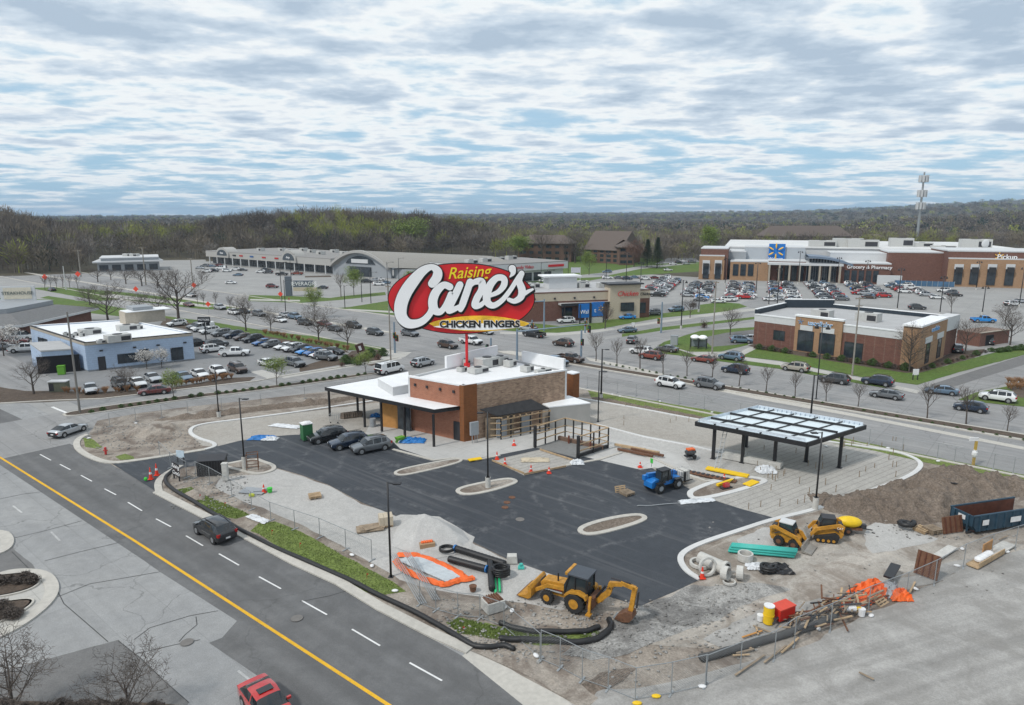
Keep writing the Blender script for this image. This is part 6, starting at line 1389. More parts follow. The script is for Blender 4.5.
# superstore lot: columns of parked cars
ORD=['first','second','third','fourth','fifth','sixth','seventh','eighth','ninth','tenth','eleventh','twelfth','thirteenth','fourteenth','fifteenth','sixteenth','seventeenth','eighteenth','nineteenth','twentieth']
O_=Vector(G(640,296));ax_=Vector((math.cos(R(-19)),math.sin(R(-19))));ay_=Vector((-ax_.y,ax_.x))
rn=random.Random(21);cols=['white','white','white','silver','silver','silver','gray','gray','dark gray','dark gray','black','black','navy','slate blue','slate blue','bright blue','red','beige','brown','silver','white','gray','white','silver']
def prj(x,y):
    d=y*cp+CH*sp;return 512+F*x/d,352.5-F*(y*sp-CH*cp)/d
row=0;xx=-14.;pair=0;total=0
rows=[]
while xx<150:
    rows.append(xx);pair+=1;xx+=5.4 if pair%2 else 9.6
for ri,xo in enumerate(rows):
    n_=0
    for j in range(-8,26):
        p=O_+ax_*xo+ay_*(j*2.95);px,py=prj(p.x,p.y)
        inn=(650<px<792 and 276<py<301.5) or (792<=px<905 and 282<py<306-.09*(px-792)) or (905<=px<1000 and 284.5<py<297)
        if py<284 and 695<px: inn=False
        if px<700 and py>297: inn=False
        if px>740 and py>301 and px<800: inn=False
        occ=.86 if px<800 else .66 if px<905 else .5
        if not inn or rn.random()>occ: continue
        k=rn.choice(['sedan','sedan','suv','suv','suv','hatch','pickup' if rn.random()<.5 else 'suv']);c=rn.choice(cols);n_+=1;total+=1
        if total>225: continue
        if n_>20: continue
        car(0,0,k,c,-19+(0 if rn.random()<.6 else 180)+rn.uniform(-2,2),f'{c} {NAMEK[k].split("_")[0]}, {ORD[n_-1]} counted from the front of the {ORD[min(ri,19)]} superstore parking column','cars parked in the superstore lot',world=(p.x+rn.uniform(-.3,.3),p.y),far=True)
print('lot cars',total)
for px,py,k,c,h,l in ((745,299,'pickup','red',-10,'red pickup truck at the front of the superstore lot'),(858,294.5,'sedan','red',-12,'red sedan by the planted island of the superstore lot'),(883,297.5,'suv','red',-12,'red suv right of the planted island in the superstore lot'),(838,279.5,'sedan','black',-19,'black sedan waiting at the superstore entrance'),(770,301,'sedan','white',-12,'white sedan at the front edge right of the red pickup'),(727,301.5,'suv','white',-10,'white suv at the front edge left of the red pickup'),(718,303,'sedan','white',-10,'low white sedan on the island front of the superstore lot')):
    car(px,py,k,c,h,l,far=True)
for i,(px,py,c) in enumerate(((673,265,'white'),(679,263.5,'dark gray'),(686,264.5,'silver'),(692,263,'gray'),(683,262,'white'),(607,279,'white'),(619,279,'gray'),(627,280,'navy'),(635,278.5,'slate blue'),(645,280,'white'),(655,279,'maroon'))):
    car(px,py,'suv' if i%2 else 'sedan',c,0,f'{c} {"suv" if i%2 else "sedan"}, {ORD[i] if i<5 else ORD[i-5]} from the left in the small {"woodland lot" if i<5 else "row behind the tan restaurant"}','cars in the small far lots',far=True)
# ---------------------------------------------------------------- trees
g='young bare trees on the main road median'
for i,(px,py,yt) in enumerate([(596,361,331),(617,365,337),(640,369,336),(663,373,342),(687,376,347),(712,380,350),(739,386,358),(766,391,363),(795,397,369),(826,402,374),(858,407,380),(927,419,380),(966,424,384),(1007,432,402)]):
    tree(px,py,yt,'street%d'%(i%3+1),f'young bare tree on the median, {ORD[i]} from the junction end of its row',name='street_tree',group=g,wk=1.25)
for px,py,yt,k,l,wk in [(140,312,288,'wide2','wide bare tree on the left verge, leftmost of the roadside row',1.),(159,315,287,'wide1','rounded bare tree just left of the biggest verge tree',1.),(179,322,266,'bare2','biggest bare verge tree with a thick forked trunk',1.15),(246,331,294,'bare1','thin bare tree at the back row of the left car park',1.1),(271,331,304,'wide2','low bare tree beside the back row of the left car park',.9),
(319,343,300,'wide1','wide bare tree on the grass verge in front of the long queue',1.),(348,349,316,'bare3','bare tree on the verge behind the tilted brown sign',1.1),(90,305,283,'bare3','bare tree behind the brick steakhouse',1.2),(108,320,279,'wide1','spreading bare tree between the steakhouse and the blue building',1.3),
(126,284,267,'bare1','bare tree in front of the flat roofed shop, rightmost',1.7),(142,286,266,'bare3','bare tree right of the flat roofed shop by the utility pole',1.7),(158,288,268,'bare2','bare tree on the mall verge with a leaning trunk',1.7),(98,282,267,'bare2','bare tree in front of the flat roofed shop, leftmost',1.6),(111,280,267,'bare1','bare tree in the middle before the flat roofed shop',1.6),(176,285,266,'bare1','bare tree on the mall verge left of the orange diamond sign',1.3),(202,284,268,'bare3','bare tree on the mall verge right of the orange diamond sign',1.1),
(34,394,355,'bare1','bare grey tree in the dry grass bed left of the cabinet',1.25),(125,392,363,'wide1','dark dense bare shrub tree in front of the blue building',1.1),
(909,372,318,'cone1','tall dense conical bare tree in front of the phone shop',1.0),(965,354,317,'bare2','bare tree between the phone shop and the brick bin store',1.),(1010,345,310,'bare3','bare tree right of the brick bin store',1.1),
(605,329,300,'bare1','bare tree at the corner of the tan fast food restaurant',1.),(690,318,297,'bare2','small bare tree on the crossing road verge',1.),(730,335,305,'bare3','bare tree beside the bus shelter pole',.9),(704,328,318,'wide2','tiny bare tree on the crossing road median',1.),(951,314,292,'street1','thin bare tree in the superstore lot lane',1.2),(341,297,270,'street2','thin bare tree left of the budding green tree by the mall',1.),
(16,722,630,'wide1','large bare tree at the bottom left corner',1.0),(130,722,645,'wide2','dark bare spreading tree right of the bottom left corner tree',1.0),(1005,326,300,'wide1','bare tree on the planted island of the superstore lot',1.),
(565,262,236,'bare1','tall bare tree between the two brick apartment blocks',1.),(542,262,228,'bare2','tall bare tree in front of the left apartment block',1.),(575,263,230,'bare3','pale bare tree just left of the gabled apartment block',1.1),(708,262,222,'budding2','very tall budding tree behind the superstore left corner',.8)]:
    tree(px,py,yt,k,l,name='bare_tree' if 'bud' not in k else 'budding_tree',wk=wk)
for i,(px,py) in enumerate([(45,290),(51,289),(57,289),(63,288),(70,288),(78,289),(198,305),(204,306),(216,306),(230,310)]):
    tree(px,py,py-15,'street%d'%(i%3+1),f'small bare tree on the far median, {ORD[i]} from the left',name='street_tree',group='small bare trees on the far median',wk=1.2)
for px,py,yt,k,l,wk in [(174,400,368,'green2','bright green leafing tree in front of the maroon car',.95),(277,386,355,'green1','green leafing tree on the hedged median of the side street',1.05),(366,374,350,'green3','green leafing tree beside the tilted brown sign',1.1),(354,296,265,'budding1','tall green budding tree in front of the arched hall',.9),(315,318,283,'green4','green leafing tree beside the shop listing sign',.7),(589,275,249,'budding3','bright green tree on the lawn left of the gabled apartments',.9),(412,292,268,'green5','green leafing tree behind the letter c of the oval sign',1.),(413,254,215,'budding4','big yellow green tree standing out of the dark woods',1.4),(50,256,238,'budding5','wide yellow green tree at the foot of the left woods',2.6),(520,262,234,'budding6','yellow green tree left of the apartment blocks',1.2)]:
    tree(px,py,yt,k,l,name='leafing_tree',wk=wk)
tree(147,369,347,'blossom1','white blossom tree against the blue wall, left of the pair',name='blossom_tree');tree(162,368,346,'blossom2','white blossom tree against the blue wall, right of the pair',name='blossom_tree');tree(4,356,322,'blossom3','large white blossom tree at the left edge',name='blossom_tree',wk=1.2);tree(243,312,291,'blossom4','pale blossom tree beside the shopping strip verge',name='blossom_tree')
tree(657,268,237,'spruce1','dark conical spruce, the taller one on the right of the pair',name='spruce_tree',wk=1.15);tree(647,267,239,'spruce2','dark conical spruce left of the taller one',name='spruce_tree',wk=1.3);tree(634,267,238,'rusty1','reddish bare tree beside the dark spruces',name='bare_tree',wk=1.2)
# hedges and planting
hd=[(85,415),(98,411.5),(187,398),(256,390),(320,381),(375,373.5)]
n=0
for a,b in zip(hd,hd[1:]):
    A_,B_=G(*a),G(*b);L_=math.dist(A_,B_);k=int(L_/1.15)
    for i in range(k):
        if (n*7)%11 in (3,4) : n+=1;continue
        p=lerp(A_,B_,(i+.5)/k);shrub(0,0,'hedge','low clipped green shrub in the row along the side street median','clipped shrubs on the side street median',random.uniform(.7,1.05),world=p);n+=1
for i in range(46):
    s=i/45;p=lerp(G(62,394) if i<16 else G(165,388),G(135,392) if i<16 else G(232,378),(i/15 if i<16 else (i-16)/29));
    shrub(0,0,'grass','tuft of dry orange ornamental grass in the bed before the left car park','ornamental grass tufts by the left car park',random.uniform(.8,1.3),'grass tuft','grass_tuft',world=(p[0]+random.uniform(-.8,.8),p[1]+random.uniform(-.8,.8)))
for i in range(40):
    p=lerp(G(262,333),G(350,351),i/39);shrub(0,0,'grass','tuft of dry grass in the strip along the back row of the left lot','ornamental grass strip behind the left lot',random.uniform(.9,1.4),'grass tuft','grass_tuft',world=(p[0]+random.uniform(-.6,.6),p[1]+random.uniform(-.6,.6)))
for i,(px,py,s) in enumerate([(346,364,1.3),(352,361,1.4),(357,365,1.2),(378,360,1.3),(383,356,1.2),(342,367,1.),(371,357,1.3)]):
    shrub(px,py,'bush' if i%2==0 else 'brown','dense garden shrub in the mulch bed under the tilted brown sign','shrubs under the tilted brown sign',s)
for i in range(34):
    p=lerp(G(752,348),G(912,371),i/33);
    if i in (9,10,11,14,15): continue
    shrub(0,0,['brown','bush','dark'][i%3],'rounded shrub in the mulch bed along the phone shop front wall','shrubs along the phone shop front',random.uniform(.7,1.1),world=(p[0]+.3,p[1]-.9))
for i in range(14):
    p=lerp(G(921,371),G(985,353),i/13);shrub(0,0,['brown','dark','bush'][i%3],'low shrub in the mulch bed on the drive side of the phone shop','shrubs on the drive side of the phone shop',random.uniform(.5,.8),world=p)
for i in range(12): p=lerp(G(992,352),G(1024,349),i/11);shrub(0,0,'hedge','green hedge shrub in front of the brick bin store','hedge shrubs by the bin store',1.5,world=(p[0],p[1]+random.uniform(-1,1)))
for i in range(14): shrub(1008+(i%7)*3.,383+(i//7)*5+(i%3),'grass','tuft of orange grass in the bed at the right edge','orange grass tufts at the right edge',1.2,'grass tuft','grass_tuft')
for i in range(20):
    a=random.uniform(0,1);shrub(-30+66*a,580+random.uniform(-1,5)+3*(1-a),'dark','leafless brown shrub in the upper planting bed of the corner island','leafless shrubs in the corner island',random.uniform(.5,.8),world=None,z=.2)
for i in range(14): shrub(-20+42*random.random(),611+random.uniform(-2,10),'dark','leafless brown shrub in the lower planting bed of the corner island','leafless shrubs in the lower island bed',random.uniform(.5,.8),z=.2)
for i in range(18): shrub(-10+18*i+random.uniform(-5,5),712+random.uniform(-4,6),'dark','leafless shrub under the bare trees at the bottom left','leafless shrubs at the bottom left edge',random.uniform(.7,1.1)) if i<10 else None
for i in range(46):
    p=lerp(G(604,364),G(1024,441),i/45);shrub(0,0,'hedge','small tuft of green planting on the main road median','green tufts on the main road median',random.uniform(.3,.6),'plant','median_plant',world=(p[0],p[1]))
shrub(786,311,'bush','round olive shrub at the end of the crossing road','',1.6);shrub(704,328,'brown','brown shrub on the crossing road median','',1.5);shrub(693,307,'dark','dark evergreen shrub below the crowded superstore lot','',1.6)
# ---------------------------------------------------------------- lamp poles
lamp_pole(391,577,482,'black lamp pole standing in the verge beside the orange barrier fabric',base=0,rz=R(-5));lamp_pole(245,470,398,'black lamp pole on the concrete base beside the dark bin store gate',rz=R(-10),base=1.6)
lamp_pole(488,488,412,'black lamp pole in the kerbed island in front of the restaurant',rz=R(180),base=1.2);lamp_pole(601,400,349,'thick black lamp pole on a concrete base at the back of the loop lane',r=.14,base=1.);lamp_pole(598,422,371,'thin black lamp pole beside the cold store block',base=0)
lamp_pole(815,510,432,'black lamp pole on a concrete base behind the yellow loaders',rz=R(180),base=1.3);lamp_pole(810,425,375,'black pole rising behind the pale canopy deck',r=.13,base=.0);lamp_pole(219,417,368,'black lamp pole at the left loop by the white side street',base=.8)
lamp_pole(816,399,324,'double headed bell lamp pole on the median in front of the phone shop',heads=2,style='bell',base=0,rz=R(-35),group=None)
for i,(px,py,yt) in enumerate([(756,293,262),(798,284,251),(837,285,257),(865,292,260),(932,280,255),(976,290,261),(1019,307,267),(897,311,268),(777,306,268),(768.5,307,290),(939.6,315,276),(982,315,286),(698.6,312,285),(681,329,280),(640,300,262),(626,285,252),(606,281,252),(725,285,258)]):
    lamp_pole(px,py,yt,f'dark lamp pole of the superstore lot, {ORD[i]} in the set, double headed',group='superstore lot lamp poles',heads=2,style='bell',base=.9,r=.14)
for i,(px,py,yt) in enumerate([(345,308,285),(282,301,262),(286,316,280),(362,302,268),(371,303,272),(399,281,258),(291,277,254),(388,298,262),(541,292,262),(568,285,252),(659,267,247),(547,306,270)]):
    lamp_pole(px,py,yt,f'thin dark lamp pole near the shopping strip, {ORD[i]} in the set',group='shopping strip lamp poles',heads=1,style='cobra',base=0,r=.12)
# tilt of orange footings is left out; utility and signal poles
util_pole(80,413,312,'tall tapered steel pole on a concrete footing at the side street median nose',arms=(),m=mat('weathered_steel',(.20,.19,.175),.7,.2),r=.17,name='street_lamp');util_pole(712,354,281,'tall grey utility pole beside the bus shelter',arms=((.3,1.2),));util_pole(852,376,297,'tall grey utility pole with transformers in front of the phone shop',arms=((.3,1.4),(1.6,1.2)))
util_pole(391,367,285,'tall grey utility pole at the near left corner of the junction',arms=((.3,1.),));util_pole(66,290,266,'slim white pole on the far left verge',arms=(),m=m_lgray,r=.2)
for i,(px,py,yt) in enumerate([(28.5,271,252),(34.5,270,252),(41,268,252)]): util_pole(px,py,yt,f'wooden pole of the three pole power frame on the left, {ORD[i]} from the left',arms=((.3,5.),(2.5,4.)),r=.3,group='three pole power frame')
util_pole(81,277,250,'wooden utility pole left of the flat roofed shop',arms=((.4,4),),r=.3);util_pole(146,285,247,'tall leaning wooden utility pole behind the roadside trees',arms=((.4,3),),r=.3);util_pole(193,286,258,'wooden utility pole beside the orange diamond sign before the mall',arms=((.4,2.5),),r=.25)
def mast(px,py,yt,tip,label,col=None,heads=()):
    x,y=G(px,py);h=HT(px,py,yt);t=thing('signal_mast',label,'traffic signal',(x,y,0));m=mat('blue_grey_mast',(.22,.29,.36),.5,.3)
    MB().tube([(0,0,0),(0,0,h)],[.24,.17],12).build('pole',m,t)
    if tip:
        tx,ty,tz=tip;MB().tube([(0,0,h-.5),(tx,ty,tz)],[.16,.08],8).build('mast_arm',m,t)
    for k,(hx,hy,hz_,ye) in enumerate(heads):
        o=MB().box((0,0,0),(.42,.32,1.15)).build('signal_head',m_dsteel,t,loc=(hx,hy,hz_),rz=UA);MB().box((0,.2,-.12),(.66,.04,1.4)).build('backplate',m_yellow if ye else m_bsteel,o)
        for j,c in enumerate(((.3,.01,.01),(.3,.18,.01),(.01,.2,.05))): MB().cyl((0,-.22,.16+.37*j),.13,.06,10,axis='y').build('lens',mat('signal_lens%d'%j,c,.3),o)
    return t
h_=HT(517,361,329);ti=G(589,322,h_+1.6);b_=G(517,361);mast(517,361,329,(ti[0]-b_[0],ti[1]-b_[1],h_+1.2),'blue grey signal mast with a long arm reaching right behind the restaurant',heads=((ti[0]-b_[0],ti[1]-b_[1],h_-.4,False),))
b_=G(544,331);mast(544,331,299,(-3.2,-1.,HT(544,331,299)-.6),'blue grey signal mast with a short arm across the junction right of the oval sign',heads=((-3,-1,HT(544,331,299)-1.9,True),))
mast(395,353,322,None,'signal post with yellow backplate left of the oval sign',heads=((0,-.3,3.2,True),(.5,-.3,2.6,True)));mast(491,362,338,None,'signal post with a yellow backplate behind the restaurant parapet',heads=((0,-.3,2.,True),(-.8,-.3,2.3,False)));mast(581,358,330,None,'black signal post at the median nose of the main road',heads=((.1,-.3,2.7,False),))
mast(661,333,302,None,'blue grey signal pole beside the crossing road',heads=((-.8,-.2,2.4,True),));mast(532,334,320,None,'short signal post with yellow plate at the fast food corner',heads=((0,-.3,1.5,True),));mast(585,333,318,None,'short signal post with yellow plate at the crossing road sidewalk',heads=((0,-.3,1.8,True),))
# ---------------------------------------------------------------- signs by the road
for i,(px,py,yt) in enumerate([(46,286,277),(79,283,274),(137,299,289),(195,297,285),(209,314,304),(281,302,294)]):
    x,y=G(px,py);z=HT(px,py,yt);r_=math.hypot(x,y);s=2.6*r_/683;t=thing('road_work_sign',f'orange diamond road work sign on a post, {ORD[i]} from the left','sign',(x,y,0),0,'orange diamond road work signs')
    MB().tube([(0,0,0),(0,0,z+.2)],.06,6).build('post',m_steel,t);MB().ext([(-s*.95,z),(0,z-s*.95),(s*.95,z),(0,z+s*.95)],-.12,-.08).build('sign_face',mat('orange_sign_face',(.75,.07,.03),.5,var=.03),t)
def board(px,py,y0,y1,wpx,label,m,txt=None,tm=None,post=True,rz=0.,size=.6,name='sign',depth=.25,border=None,shear=0,kind='sign',lean=0.):
    x,y=G(px,py);z0,z1=HT(px,py,y1),HT(px,py,y0);w_=wpx*math.hypot(x,y+5)/F;t=thing(name,label,kind,(x,y,0),rz)
    if post: 
        for s in (-.4,.4): MB().box((0,0,0),(.12,.12,z0+.1)).build('post',m_dsteel,t,loc=(s*w_,0,0))
    o=MB().box((0,0,0),(w_,depth,z1-z0)).build('sign_board',m,t,loc=(0,0,z0));o.rotation_euler=(0,lean,0)
    if txt:
        L_=txt.split('\n')
        for k,l in enumerate(L_): text(l,size,tm or m_swh,t,(0,-depth/2-.03,z0+(z1-z0)*(1-(k+.5)/len(L_))),(math.pi/2,0,0),.02,shear=shear)
    return t
t=board(304,296,280.5,287,19,'grey shop listing sign on a slab pylon beside the shopping strip drive',mat('slate_sign',(.10,.12,.15),.6),'BEVERAGES',m_swh,size=1.9,depth=.6,post=False,name='shop_listing_sign')
MB().box((-5.3,0,0),(2.2,1.,7.)).build('pylon',mat('slate_sign',(.1,.12,.15),.6),t);zb=HT(304,296,291);MB().box((.6,-.05,zb),(8.4,.5,1.3)).build('lower_listing_panel',m_cream,t)
board(206,343,317,322.5,11,'black sign box on a tall black pole above the left car park',m_bsteel,'MOTORS',m_swh,size=.62,name='pole_sign',post=False).location;
p_=G(206,343)
x,y=G(206,343);tt=[o for o in COL.objects if o.get('label')=='black sign box on a tall black pole above the left car park'][0];MB().tube([(0,.2,0),(0,.2,HT(206,343,318))],.13,8).build('pole',m_bsteel,tt)
t=board(364,358,343,351,8,'brown tilted square sign standing in the shrub bed of the left car park',mat('dark_brown_sign',(.06,.025,.02),.6),None,post=True,name='square_sign',depth=.4);t.rotation_euler=(0,R(-18),R(10));MB().box((0,-.25,HT(364,358,349.5)),(.5,.06,.9)).build('sign_emblem',m_lgray,t)
board(476,0,0,0,0,'x',m_white) if 0 else None
board(915,380,369,375,5,'small white square yard sign on the grass by the shop drive',m_wplast,None,depth=.06,name='yard_sign');board(622,324,322,328,0.1,'x',m_white) if 0 else None
board(606+27,331,322.5,326,3,'small white sign on the sidewalk of the crossing road',m_wplast,None,depth=.1,name='sidewalk_sign')
# bus shelter and utility cabinet
Xa,Xb=G(690,349),G(706,350);t=thing('bus_shelter','small bus shelter with a white domed roof on four dark posts','bus shelter',Xa,ang(Xa,Xb));ls=math.dist(Xa,Xb)
for x_ in (0,ls*.5,ls):
    for y_ in (0,1.8): MB().box((0,0,0),(.12,.12,2.5)).build('post',m_bsteel,t,loc=(x_,y_,0))
for y_ in (1.8,): MB().box((ls/2,y_,.3),(ls,.04,1.9)).build('glass_wall',mat('shelter_glass',(.20,.23,.25),.1),t)
MB().box((ls*.5,.9,.45),(ls*.6,.4,.08)).build('bench',m_dsteel,t)
for x_ in (ls*.25,ls*.75): MB().ball((x_,.9,2.5),(ls*.29,1.3,.5),12,6).build('domed_roof',m_swh,t)
tag(MB().box((0,0,0),(1.5,1.,2.)).box((0,0,2.02),(1.6,1.1,.1)).build('utility_cabinet',m_mgray,loc=(*G(674,345),.06),rz=-.4),'grey utility cabinet on the lawn left of the bus shelter','cabinet')
t=thing('electrical_housing','grey rooftopped utility cabinet in the dry grass bed by the left drive','cabinet',G(60,391),.1);MB().box((0,0,0),(2.6,1.3,1.6)).build('body',mat('olive_cabinet',(.12,.13,.09),.7),t);MB().box((0,0,1.62),(2.9,1.5,.15)).build('lid',m_lgray,t);MB().box((-.9,-.67,.2),(.7,.04,1.2)).build('door',m_dsteel,t)
# flag pole by the apartments
t=thing('flagpole','white flagpole with a small flag on the lawn behind the tan restaurant','flag',G(580,284));hf=HT(580,284,267);MB().tube([(0,0,0),(0,0,hf)],.12,6).build('pole',m_lgray,t);MB().box((-2.,0,hf-2.4),(3.8,.08,2.2)).build('flag',mat('pale_flag',(.5,.5,.55),.8),t)
HAZE=9e-5
# ---------------------------------------------------------------- fences
near=[(196,478),(210,484),(232,497),(252,510),(271,521),(295,529.5),(320,538),(346,550),(372,561)]
fence('chain link fence panels along the verge between the near road and the pale gravel',near)
fence('chain link fence panels between the orange barrier fabric and the backhoe',[(420,605),(436,611),(458,617),(480,619),(504,628),(540,660)],lower=True)
fence('chain link gate panels crossing the muddy corner below the backhoe',[(541,661),(560,669),(582,681),(608,690),(635,701),(671,695),(705,687)],lower=True,h=2.2)
fence('chain link fence along the right gravel yard in front of the lumber pile',[(706,686),(740,672),(774,660),(794,646),(830,631),(832,607) if 0 else (868,613),(906,598),(934,585),(963,568),(991,557),(1015,549),(1045,540)],h=2.1)
fence('chain link fence on the left corner of the site along the side street',[(88.5,437),(110,427),(136,422),(162,418),(188,414),(222,411),(261,406),(305,399),(345,393),(384,388)])
fence('long chain link fence between the site and the main road',[(587,388),(617,393),(636,396),(658,400),(679,404),(704,409),(740,416),(775,423.5),(810,431),(869,444),(902,452),(937,459),(954,463),(993,470),(1013,474),(1045,481)])
def one(name,label,cat,mb,m,px=None,z=.12,rz=0.,group=None,world=None,bevel=0.,smooth=False,sc=1.):
    if label in USED and not group: print('DUP',label)
    USED.add(label);p=world or G(*px);o=mb.build(name,m,loc=(p[0],p[1],z),rz=rz,bevel=bevel,smooth=smooth);o.scale=(sc,)*3;return tag(o,label,cat,group)
# folded-down fence panels leaning beside the lamp pole
t=thing('folded_fence_panels','stack of folded steel fence panels lying from the lamp pole towards the kerb','fence panels',(*G(391,566),.1))
a=lc(t,G(391,566));b=lc(t,G(420,606))
for k in range(4):
    o_=.16*k;MB().bar((a[0]+o_,a[1],.9+.02*k),(b[0]+o_,b[1],.05+.02*k),.05).bar((a[0]+.9+o_,a[1]+.5,1.0),(b[0]+.9+o_,b[1]+.5,.1),.05).build('panel_frame',m_steel,t)
# black silt sock
def sock(label,pts,r=.17,world=None,z=.18,name='silt_sock',m=None,cat='silt sock'):
    P=chaikin([G(*p) for p in pts],2);pr=[(*p,z+.03*math.sin(i*1.3)) for i,p in enumerate(P)];one(name,label,cat,MB().tube(pr,r,8),m or m_blackp,world=(0,0),z=0,smooth=True)
sock('long black silt sock behind the near road kerb from the entrance to the corner',[(174,471),(165,478),(166,485),(174,491.5),(205,509.5),(228,524),(255,539.5),(298,559.5),(340,577),(378,596.5),(434,623.5),(467,645),(483,650.5),(503,647),(514,651)],.19)
sock('upper black silt sock across the grass patch below the backhoe',[(500,625),(520,632),(538,634),(567,634),(585,634),(599,629)],.2)
sock('lower black silt sock curling up towards the backhoe bucket',[(500,641),(520,642),(541,642),(578,645),(596,642),(606,635),(612,628),(609,622)],.22)
# ---------------------------------------------------------------- heaps of earth and gravel
def heap(name,label,px,m,hmax,seed,nx=46,rough=.25,kind=None,cat='heap',peak=1.):
    P=[G(*p) for p in px];xs=[p[0] for p in P];ys=[p[1] for p in P];x0,x1,y0,y1=min(xs),max(xs),min(ys),max(ys);n=len(P)
    def dist(x,y):
        ins=False;dm=1e9;j=n-1
        for i in range(n):
            xi,yi=P[i];xj,yj=P[j]
            if (yi>y)!=(yj>y) and x<(xj-xi)*(y-yi)/(yj-yi)+xi: ins=not ins
            dx,dy=xj-xi,yj-yi;t_=max(0,min(1,((x-xi)*dx+(y-yi)*dy)/(dx*dx+dy*dy)));dm=min(dm,math.hypot(x-xi-t_*dx,y-yi-t_*dy));j=i
        return dm if ins else -dm
    st=max(x1-x0,y1-y0)/nx;mb=MB();nxx=int((x1-x0)/st)+2;nyy=int((y1-y0)/st)+2;Z={}
    for i in range(nxx):
        for j in range(nyy):
            x,y=x0+i*st,y0+j*st;d=dist(x,y)
            z=0. if d<0 else min(hmax,d*peak)*(1+.0*d)+rough*min(1,d)*(noise.fractal(Vector((x*.7,y*.7,seed)),.8,2.1,5))*1.2+.06
            mb.v.append((x,y,z if d>-st else -.05))
            Z[i,j]=d
    for i in range(nxx-1):
        for j in range(nyy-1):
            if max(Z[i,j],Z[i+1,j],Z[i,j+1],Z[i+1,j+1])>-st*.5: mb.f.append((i*nyy+j,(i+1)*nyy+j,(i+1)*nyy+j+1,i*nyy+j+1));mb.m.append(0)
    o=mb.build(name,m,recalc=False,smooth=True);return tag(o,label,cat) if not kind else tag(o,kind=kind)
heap('soil_mound','broad rough brown soil mound between the slab and the blue skip',[(806,492),(812,503),(830,512),(850,516),(870,522),(890,525),(925,524),(955,521),(975,508),(1000,500),(1050,492),(1050,485),(980,475),(940,468),(925,470),(905,480),(870,490),(830,497)],m_mound,1.0,3,120,.7,peak=.45)
heap('gravel_pile','smooth pale gravel pile at the asphalt edge behind the black pipes',[(395,530),(402,523),(418,520),(440,521),(462,530),(470,541),(462,547),(440,550),(410,553),(392,546)],m_gpile,2.5,5,50,.05,peak=.7)
heap('dirt_heap','low dirt heap by the loop kerb in the left corner of the site',[(125,430),(150,425),(185,424),(180,432),(150,438),(128,437)],m_dirt,.5,8,40,.3,peak=.4)
heap('dirt_heap','long spoil bank beside the chain link fence of the side street',[(150,421),(200,414),(262,407),(330,400),(384,391),(384,394),(330,404),(262,411),(200,419)],m_mound,.6,9,90,.3,peak=.5)
heap('dirt_heap','narrow dirt bank along the verge of the main road',[(592,397),(650,407.5),(700,417),(760,428),(758,430),(700,419.5),(650,410),(592,400)],m_mound,.5,10,80,.25,peak=.5)
heap('rubble_heap','small mound of brown spoil in the grass by the site entrance',[(184,494),(195,489),(206,494),(204,500),(190,501)],m_dirt,.35,11,24,.2,peak=.5)
# loose clods and stones
st=MB();rn=random.Random(4)
for i in range(2600):
    px,py=rn.uniform(440,1020),rn.uniform(520,690)
    zone=(py>585 and px<760 and py<660) or (px>800 and 485<py<540) or (rn.random()<.10)
    if py>626+(px-432)*.5 or not zone or (py>600 and px>760) or (px<700 and py<600): continue
    x,y=G(px,py);r_=rn.uniform(.04,.13);st.ball((x,y,.09),(r_,r_*rn.uniform(.6,1),r_*.6),5,3,jit=.3,rnd=rn)
for i in range(900):
    px,py=rn.choice([(rn.uniform(95,200),rn.uniform(424,450)),(rn.uniform(170,250),rn.uniform(470,510)),(rn.uniform(430,600),rn.uniform(605,665))]);
    if py>622+(px-432)*.5 and px>400: continue
    x,y=G(px,py);r_=rn.uniform(.05,.14);st.ball((x,y,.06),(r_,r_*rn.uniform(.6,1),r_*.6),5,3,jit=.3,rnd=rn)
tag(st.build('loose_stones',m_stone),'loose stones and clods scattered over the bare earth of the site','stones',kind='stuff')
# grass blades on the verge patches
gb=MB();rn=random.Random(8)
polys=[[(177,490),(190,487),(210,498),(245,512),(249,515),(236,519),(215,514),(190,502)],[(258,524),(275,522),(300,532),(345,556),(392,582),(405,592),(380,597),(350,588),(300,560),(270,541),(252,531)],[(446,623),(460,618),(500,628),(560,636),(600,632),(598,638),(540,645),(495,640),(460,634)]]
for pl in polys:
    P=[G(*p) for p in pl];xs=[p[0] for p in P];ys=[p[1] for p in P]
    for k in range(13000):
        x,y=rn.uniform(min(xs),max(xs)),rn.uniform(min(ys),max(ys));ins=False;j=len(P)-1
        for i in range(len(P)):
            if (P[i][1]>y)!=(P[j][1]>y) and x<(P[j][0]-P[i][0])*(y-P[i][1])/(P[j][1]-P[i][1])+P[i][0]: ins=not ins
            j=i
        if not ins or noise.noise(Vector((x*.6,y*.6,2)))<-.4: continue
        a=rn.uniform(0,6.28);h=rn.uniform(.05,.13);w_=rn.uniform(.02,.05);o=len(gb.v)
        gb.v+=[(x-w_*math.cos(a),y-w_*math.sin(a),.03),(x+w_*math.cos(a),y+w_*math.sin(a),.03),(x+rn.uniform(-.06,.06),y+rn.uniform(-.06,.06),.03+h)];gb.f.append((o,o+1,o+2));gb.m.append(0)
tag(gb.build('verge_grass',mat('grass_blades',(.14,.195,.045),.8,var=.3,scale=.6),recalc=False),'uneven green grass growing on the verge patches beside the near road','grass',kind='stuff')
